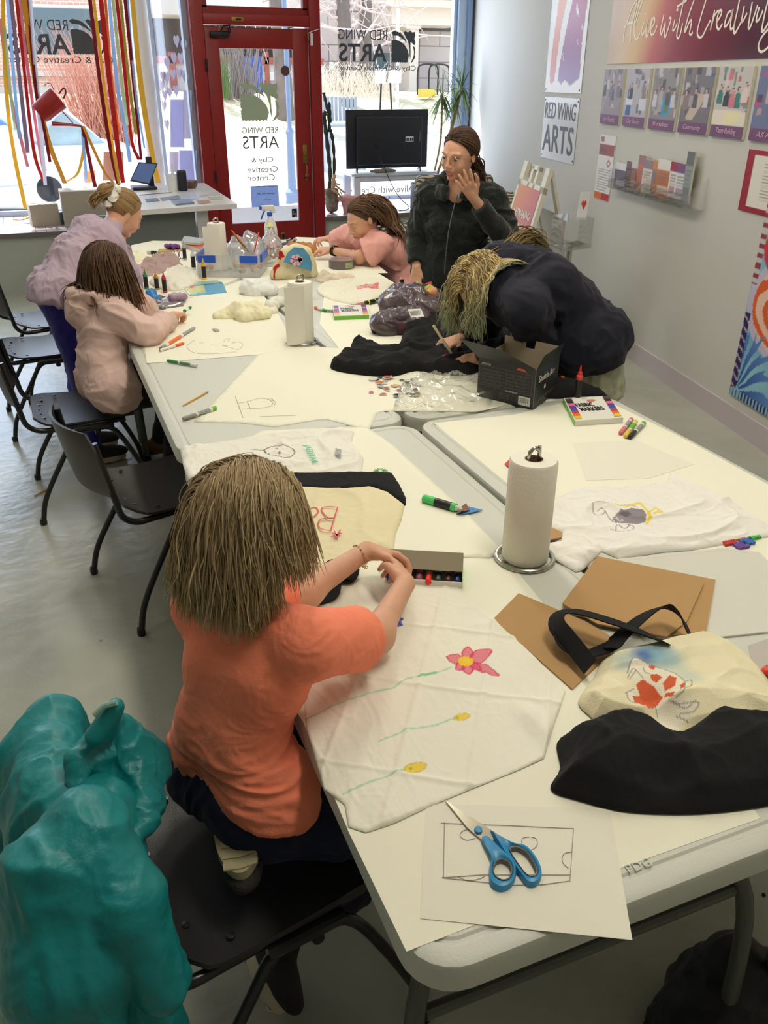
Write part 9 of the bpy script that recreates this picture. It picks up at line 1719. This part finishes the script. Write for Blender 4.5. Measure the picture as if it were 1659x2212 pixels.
# counter desk
Fr, Bk = NA(T(512, 440, 0.92)), NA((1.50, 8.1, 0.92)); Lf = NA(T(240, 458, 0.92)); Lb = Lf+(Bk-Fr)*0.98; dk_ = thing('counter_desk', 'white counter desk left of the red door holding leaflets and a till screen', 'desk', (Fr[0]-0.5, Fr[1]+0.5, 0)); M_dsk = mat('desk_white', (214, 212, 210), 0.3); M_dgr = mat('desk_grey', (120, 126, 124), 0.6)
MB().slab([Lf, Fr, Bk, Lb], (0, 0, -1), 0.035, M_dsk).build('desktop', dk_); dd = U(Bk-Fr); ee = U(Lf-Fr)
g = lambda s_, t_: Fr+ee*s_+dd*t_
MB().prism([tuple(g(0.32, 0.10)[:2]), tuple(g(1.1, 0.10)[:2]), tuple(g(1.1, 0.14)[:2]), tuple(g(0.32, 0.14)[:2])], 0.05, 0.885, M_dgr).build('front_panel', dk_); MB().prism([tuple(g(x, y)[:2]) for x, y in ((0.22, 0.08), (0.31, 0.08), (0.31, 0.2), (0.22, 0.2))], 0, 0.885, M_dsk).build('leg', dk_); MB().prism([tuple(g(x, y)[:2]) for x, y in ((0.22, 1.2), (0.3, 1.2), (0.3, 1.32), (0.22, 1.32))], 0, 0.885, M_dsk).build('leg', dk_)
D = lambda x, y, z=0.921: T(x, y, z)
till = thing('till_screen', 'tilted touch screen on a black stand at the counter', 'screen', D(315, 408)); c_ = NA(D(316, 408)); MB().box(c_+NA((-0.02, 0, 0.012)), (0.2, 0.2, 0.024), M_tv, bev=0.008).box(c_+NA((0.05, 0.03, 0.13)), (0.05, 0.03, 0.24), M_tv, bev=0.006).build('stand', till)
yy = c_[1]-0.04; q4 = [NA(Yp(x, y, yy+dy)) for x, y, dy in ((281, 390, -0.06), (323, 398, -0.06), (341, 353, 0.05), (300, 350, 0.05))]; MB().slab(q4, (0, 1, -0.3), 0.02, M_tv).build('bezel', till); cc_ = np.mean(q4, 0); MB().slab([cc_+(q_-cc_)*0.9+NA((0, -0.002, 0)) for q_ in q4], (0, -1, 0.3), 0.001, mat('screen_glass', (96, 120, 176), 0.1)).build('display', till)
cp = D(375, 412); t = thing('pail', 'small white pail with a scraper on the counter', 'pail', cp); MB().lathe([(0.042, 0), (0.052, 0.13), (0.054, 0.13), (0.05, 0.128)], cp, M_white, 20).build('body', t); MB().slab([(cp[0]-0.01, cp[1], cp[2]+0.1), (cp[0]+0.02, cp[1], cp[2]+0.1), (cp[0]+0.015, cp[1], cp[2]+0.21), (cp[0]+0.002, cp[1], cp[2]+0.21)], (0, -1, 0), 0.003, M_white).build('scraper', t)
cp = D(395, 412); tag(MB().box((cp[0], cp[1], cp[2]+0.08), (0.075, 0.07, 0.16), M_tv, bev=0.012).build('speaker'), 'small black desktop speaker on the counter', 'speaker')
cp = D(412, 406); tag(MB().lathe([(0.04, 0), (0.06, 0.02), (0.068, 0.06), (0.066, 0.06)], cp, mat('patterned_bowl', (130, 100, 90), 0.5, noise=(30, 0.6)), 18).build('bowl'), 'small patterned bowl beside the desktop speaker', 'bowl')
for k, (P, c1, lb) in enumerate((([(300, 422), (360, 416), (372, 416), (305, 421)], (150, 140, 150), 'thin clipboard by the till stand'), ([(313, 430), (340, 428), (345, 434), (317, 437)], (96, 124, 156), 'dark blue leaflet at the left of the leaflets'), ([(345, 428), (385, 422), (390, 430), (350, 434)], (120, 130, 150), 'grey blue leaflet in the middle of the counter'), ([(386, 423), (420, 416), (430, 430), (393, 433)], (190, 200, 216), 'open pale brochure on the counter'), ([(370, 436), (410, 432), (420, 440), (380, 444)], (130, 146, 170), 'small stack of grey cards near the counter edge'), ([(424, 434), (450, 432), (456, 438), (430, 441)], (190, 150, 120), 'tan leaflet near the counter corner'), ([(430, 424), (470, 414), (476, 420), (436, 424)], (206, 208, 214), 'white sheet at the right of the counter'), ([(450, 426), (478, 425), (482, 430), (455, 431)], (190, 206, 170), 'leaflet with a pale green patch'))): tag(MB().slab([D(x, y) for x, y in P], (0, 0, 1), 0.002 if k != 4 else 0.012, mat('leaflet_%d' % k, c1, 0.4, noise=(40, 0.35))).build('leaflet'), lb, 'leaflet')
# boxes and streamers in the left display
def dbox(px, pb, pt, px1, y, dp, lb, m, side=0.0): a_ = Yp(px, pb, y); c_ = Yp(px1, pt, y); return tag(MB().box(((a_[0]+c_[0])/2, y+dp/2, ZS+(c_[2]-a_[2])/2), (c_[0]-a_[0], dp, c_[2]-a_[2]), m, bev=0.003, rz=side).build('box'), lb, 'box')
M_bxg = mat('box_greige', (168, 158, 142), 0.8); dbox(66, 478, 428, 120, 8.62, 0.18, 'smaller greige display box on the left window shelf', M_bxg, 0.12); dbox(140, 482, 402, 222, 8.50, 0.30, 'larger greige display box on the left window shelf', M_bxg, 0.0)
tag(MB().slab([Yp(x, y, 9.1) for x, y in ((222, 390), (268, 390), (266, 328), (224, 328))], (0, 1, 0), 0.06, mat('kraft_pink', (214, 176, 156), 0.8)).build('paper_bag'), 'pinkish paper bag standing behind the red streamers', 'bag')
c_ = NA(Yp(122, 442, 8.75)); c_[2] = ZS+0.055+0.0; tag(MB().lathe([(0.04, -0.055), (0.042, 0.05), (0.039, 0.05)], c_, mat('mug_blue', (170, 200, 232), 0.3), 18).tube([c_+NA((0.04+0.025*sin(q_), 0, 0.03*cos(q_))) for q_ in LS(0, PI, 8)], 0.006, MATS['mug_blue'], 6).build('mug'), 'pale blue mug between the two display boxes', 'mug')
wc = thing('watering_can', 'red watering can tipped over, hanging among the streamers', 'watering can', Yp(110, 230, 8.8)); M_wc = mat('can_red', (156, 34, 30), 0.3); y0 = 8.8; cA, cB = NA(Yp(88, 244, y0)), NA(Yp(126, 212, y0)); d_ = U(cB-cA); Rr = frame(d_, (0, -1, 0)); Rl = NS([Rr[:, 1], Rr[:, 2], Rr[:, 0]], 1); L = NM(cB-cA)
MB().lathe([(0.085, -0.02), (0.09, 0), (0.105, L), (0.1, L+0.004)], cA, M_wc, 26, R=Rl).build('body', wc); MB().tube([Yp(112, 267, y0), Yp(150, 269, y0), Yp(176, 272, y0)], [0.02, 0.013, 0.01], M_wc, 10).build('spout', wc); MB().tube([Yp(134, 240, y0), Yp(158, 266, y0)], 0.005, M_wc, 6).build('brace', wc); MB().tube(spline([Yp(127, 203, y0), Yp(138, 190, y0), Yp(142, 200, y0), Yp(137, 213, y0)], 5), 0.009, M_wc, 8).tube(spline([Yp(96, 184, y0), Yp(108, 180, y0), Yp(117, 196, y0)], 5), 0.003, M_dark, 6).build('handle', wc)
SCOL = {'dark red': (140, 26, 36), 'red': (190, 40, 36), 'yellow': (226, 190, 70), 'gold': (206, 160, 60), 'pale blue': (176, 206, 236), 'mauve': (150, 130, 150), 'pink': (216, 150, 160), 'pale green': (200, 214, 180), 'white': (226, 226, 236), 'orange': (220, 130, 60), 'olive': (180, 170, 80)}
SM = {k: trl('streamer_'+k.replace(' ', '_'), v, 0.35) for k, v in SCOL.items()}
def streamer(P, wd, c, lb, y=8.9):
    Q = spline([Yp(x, yq_, y+0.03*sin(i*1.7+P[0][0])) for i, (x, yq_) in enumerate(P)], 5); mb = MB(); n = len(Q); V = []; F = []
    for i in range(n): a_ = 0.5*sin(i*0.35+P[0][0]); s_ = NA((cos(a_), sin(a_), 0))*wd/2; V += [Q[i]-s_, Q[i]+s_, Q[i]+s_+NA((0, 0.0012, 0)), Q[i]-s_+NA((0, 0.0012, 0))]
    for i in range(n-1):
        for j in range(4): F.append((i*4+j, i*4+(j+1) % 4, i*4+4+(j+1) % 4, i*4+4+j))
    F += [(3, 2, 1, 0), (4*n-4, 4*n-3, 4*n-2, 4*n-1)]; tag(mb.add(V, F, SM[c]).build('streamer'), lb, 'streamer')
for P, wd, c, lb in (([(5, -20), (14, 200), (30, 330), (55, 450)], 0.035, 'yellow', 'leftmost long yellow streamer ending low by the small box'), ([(15, -20), (30, 170), (42, 300)], 0.03, 'pale blue', 'thin pale blue streamer near the far left edge'), ([(0, 40), (20, 190), (45, 300), (60, 360)], 0.03, 'pink', 'pink streamer at the far left ending in a loop'), ([(22, -20), (40, 150), (60, 330)], 0.035, 'mauve', 'mauve streamer left of the watering can'), ([(34, -20), (50, 130), (72, 320), (94, 392)], 0.03, 'red', 'long streamer turning red just left of the watering can'), ([(42, -20), (56, 120), (90, 350), (100, 366)], 0.028, 'pink', 'second pink streamer beside the watering can'), ([(50, -20), (70, 140), (100, 290), (140, 396)], 0.045, 'gold', 'wide gold streamer crossing in front of the watering can'), ([(58, -20), (78, 200), (92, 260), (108, 350)], 0.028, 'dark red', 'dark red streamer hanging behind the watering can'), ([(10, 60), (25, 220), (34, 280)], 0.024, 'pale green', 'short pale green streamer at the left'), ([(64, -20), (80, 190), (98, 400)], 0.035, 'white', 'white streamer ending in front of the car wheel'), ([(192, -20), (215, 170), (240, 330), (255, 400)], 0.034, 'dark red', 'first dark red streamer of the right cluster'), ([(200, -20), (222, 160), (244, 320), (258, 398)], 0.028, 'yellow', 'yellow streamer between two reds in the right cluster'), ([(216, -20), (236, 170), (256, 330), (266, 395)], 0.045, 'red', 'widest red streamer of the right cluster'), ([(226, -20), (240, 150), (256, 290)], 0.024, 'orange', 'thin orange streamer edging the wide red one'), ([(234, -20), (252, 170), (272, 290), (281, 350)], 0.034, 'pale blue', 'pale blue streamer right of the wide red one'), ([(242, -20), (262, 170), (275, 270)], 0.03, 'pale green', 'pale green streamer in the right cluster'), ([(250, -20), (270, 160), (284, 300), (300, 345)], 0.032, 'red', 'red streamer ending above the till screen'), ([(258, -20), (278, 170), (294, 290)], 0.03, 'olive', 'olive streamer in the right cluster'), ([(268, -20), (290, 190), (305, 345)], 0.03, 'dark red', 'last dark red streamer, near the white column'), ([(274, -20), (292, 190), (312, 320)], 0.02, 'pale blue', 'thin pale streamer beside the wide yellow one'), ([(284, -20), (305, 190), (330, 340), (342, 395)], 0.05, 'yellow', 'wide yellow streamer hanging beside the white column'), ([(177, 272), (183, 300), (170, 370), (145, 392)], 0.028, 'yellow', 'yellow streamer pouring from the spout to the left'), ([(178, 272), (186, 310), (205, 400), (212, 415)], 0.035, 'dark red', 'dark red streamer pouring straight down from the spout'), ([(180, 272), (192, 300), (225, 370), (245, 395)], 0.028, 'gold', 'gold streamer pouring from the spout to the right'), ([(178, 274), (180, 310), (186, 380), (182, 392)], 0.028, 'pale blue', 'pale blue streamer pouring from the spout')): streamer(P, wd, c, lb)
for (x0, y0, x1, y1, c, lb) in ((28, 474, 68, 466, 'yellow', 'yellow streamer tail lying on the left shelf'), (46, 480, 110, 478, 'pale blue', 'pale blue streamer tail lying on the left shelf'), (110, 478, 130, 468, 'red', 'red streamer tail lying by the small display box')): tag(MB().ribbon(spline([T(x0, y0, ZS+0.002), T((x0+x1)/2, (y0+y1)/2+3, ZS+0.008), T(x1, y1, ZS+0.003)], 5), 0.03, SM[c]).build('streamer_tail'), lb, 'streamer')
# ================================================================== foreground jacket and floor bag
M_teal = M_cloth('teal_nylon', (14, 134, 138), 0.42, bump=(22, 0.55, 5), sheen=0.0); M_mint = M_cloth('mint_lining', (150, 190, 176), 0.7); jk = thing('jacket', 'teal hooded jacket hung over the back of the nearest chair', 'jacket', (-0.14, 1.15, 0.3))
def Dp(px, py, dpt):
    """photo point at a measured distance along the view"""
    return CAM+ray(px, py)/FPX*dpt
def Lw(x, y, z): return NA((0.18+x*0.9872-y*0.1593, 1.165+x*0.1593+y*0.9872, z))
S = SDF()
for z0, x0, r0 in ((0.725, -0.275, 0.050), (0.66, -0.28, 0.06), (0.57, -0.285, 0.06)): S.chain([Lw(x0, -0.2, z0), Lw(x0-0.04, 0, z0), Lw(x0, 0.17, z0)], [r0, r0, r0], 0, 0.03)
for y in (-0.17, 0.0, 0.14): S.chain([Lw(-0.33, y, 0.70), Lw(-0.37, y, 0.50), Lw(-0.38, y*1.1, 0.22)], [0.05, 0.07, 0.08], 0, 0.03)
S.chain([Lw(-0.27, -0.14, 0.69), Dp(120, 1880, 1.17), Dp(145, 2080, 1.17), Dp(165, 2280, 1.24)], [0.05, 0.062, 0.074, 0.084], 0, 0.04)
S.chain([Dp(185, 1800, 1.20), Dp(262, 1950, 1.18), Dp(350, 2120, 1.22)], [0.055, 0.050, 0.040], 0, 0.02)
S.cone(Dp(215, 1760, 1.30), Dp(240, 1960, 1.24), 0.05, 0.05, 0, 0.03); S.cone(Dp(240, 1960, 1.24), Dp(320, 2230, 1.34), 0.045, 0.06, 0, 0.03)
S.mesh('shell', 0.005, M_teal, jk, disp=lambda V, N: CL(folds(V*NA((1.2, 1.2, 0.6)), 9, 1.2), -0.5, 1)*0.013+folds(V*NA((1, 1, 0.7))+4, 20)*0.003)
S = SDF(); hc_ = Dp(228, 1690, 1.33); rim = [Dp(x, y, d_+0.04) for x, y, d_ in ((165, 1640, 1.27), (200, 1600, 1.30), (240, 1560, 1.32), (275, 1620, 1.33), (305, 1700, 1.31), (315, 1770, 1.27), (280, 1820, 1.23), (210, 1830, 1.22), (165, 1770, 1.24))]
for i in range(len(rim)): S.cone(rim[i], rim[(i+1) % len(rim)], 0.013, 0.013, 0, 0.01); S.cone(rim[i]*0.72+hc_*0.28+_f*0.035, rim[(i+1) % len(rim)]*0.72+hc_*0.28+_f*0.035, 0.026, 0.026, 0, 0.02); S.cone(rim[i]*0.35+hc_*0.65+_f*0.07, rim[(i+1) % len(rim)]*0.35+hc_*0.65+_f*0.07, 0.035, 0.035, 0, 0.02)
S.ell(hc_+_f*0.09, (0.075, 0.075, 0.06), None, 0, 0.02); S.mesh('hood', 0.004, M_teal, jk, disp=lambda V, N: folds(V, 12, 1.0)*0.010+folds(V+3, 24)*0.003)
S = SDF(); S.cone(Dp(228, 1570, 1.33), Dp(250, 1525, 1.30), 0.022, 0.010); S.cone(Dp(205, 1590, 1.30), Dp(250, 1528, 1.30), 0.016, 0.008); S.mesh('collar', 0.004, M_teal, jk); MB().tube([Dp(204, 1545, 1.285), Dp(225, 1525, 1.285), Dp(252, 1517, 1.285)], 0.005, M_mint, 8).build('zip_edge', jk, label='pale mint zip edge')
SDF().ell(Dp(262, 1850, 1.30), (0.03, 0.03, 0.055), None, 0, 0.01).mesh('lining', 0.004, M_cloth('pale_fleece', (190, 190, 176), 0.95, bump=(90, 0.8)), jk, disp=fd(0.006, 30, 1), label='pale fleece lining')
SDF().chain([Dp(60, 2080, 1.44), Dp(40, 2250, 1.5)], [0.045, 0.05]).chain([Dp(320, 2150, 1.46), Dp(340, 2250, 1.5)], [0.03, 0.04]).mesh('mint_panel', 0.006, M_mint, jk, disp=fd(0.008, 9, 2), label='mint inner panel')
S = SDF(); q0 = T(1560, 2190, 0.05); q1 = T(1660, 2190, 0.05); q2 = T(1500, 2230, 0.04)
fb2 = thing('backpack', 'black bag with a looped handle on the floor at the lower right', 'bag', q0); S.cone(q0, q1, 0.10, 0.11, 0, 0.04).cone(q2, q0, 0.08, 0.1, 0, 0.04).cone(NA(q0)+NA((0.03, 0.02, 0)), NA(q0)+NA((0.04, 0.02, 0.09)), 0.08, 0.06, 0, 0.03)
S.mesh('body', 0.007, M_cloth('black_nylon', (16, 16, 17), 0.6), fb2, disp=fd(0.018, 8, 3), cuts=[((0, 0, 0.002), (0, 0, -1))]); strap(fb2, [T(1545, 2170, 0.12), T(1560, 2130, 0.13), T(1610, 2120, 0.13), T(1660, 2150, 0.11), T(1700, 2200, 0.08)], 0.022, 'handle', MATS['black_nylon'])
# crumbs on the floor
for (x, y, c, lb) in ((1497, 2075, (190, 160, 100), 'larger tan crumb on the floor under the near table'), (1495, 2090, (190, 160, 100), 'smaller tan crumb on the floor under the near table'), (1598, 1979, (30, 28, 24), 'dark speck on the floor, left of two'), (1650, 1933, (30, 28, 24), 'dark speck on the floor, right of two at the frame edge')): p_ = T(x, y, 0.003); tag(SDF().ell(p_, (0.005, 0.005, 0.003)).mesh('crumb', 0.0015, mat('crumb_%d' % c[0], c, 0.8)), lb, 'crumb')
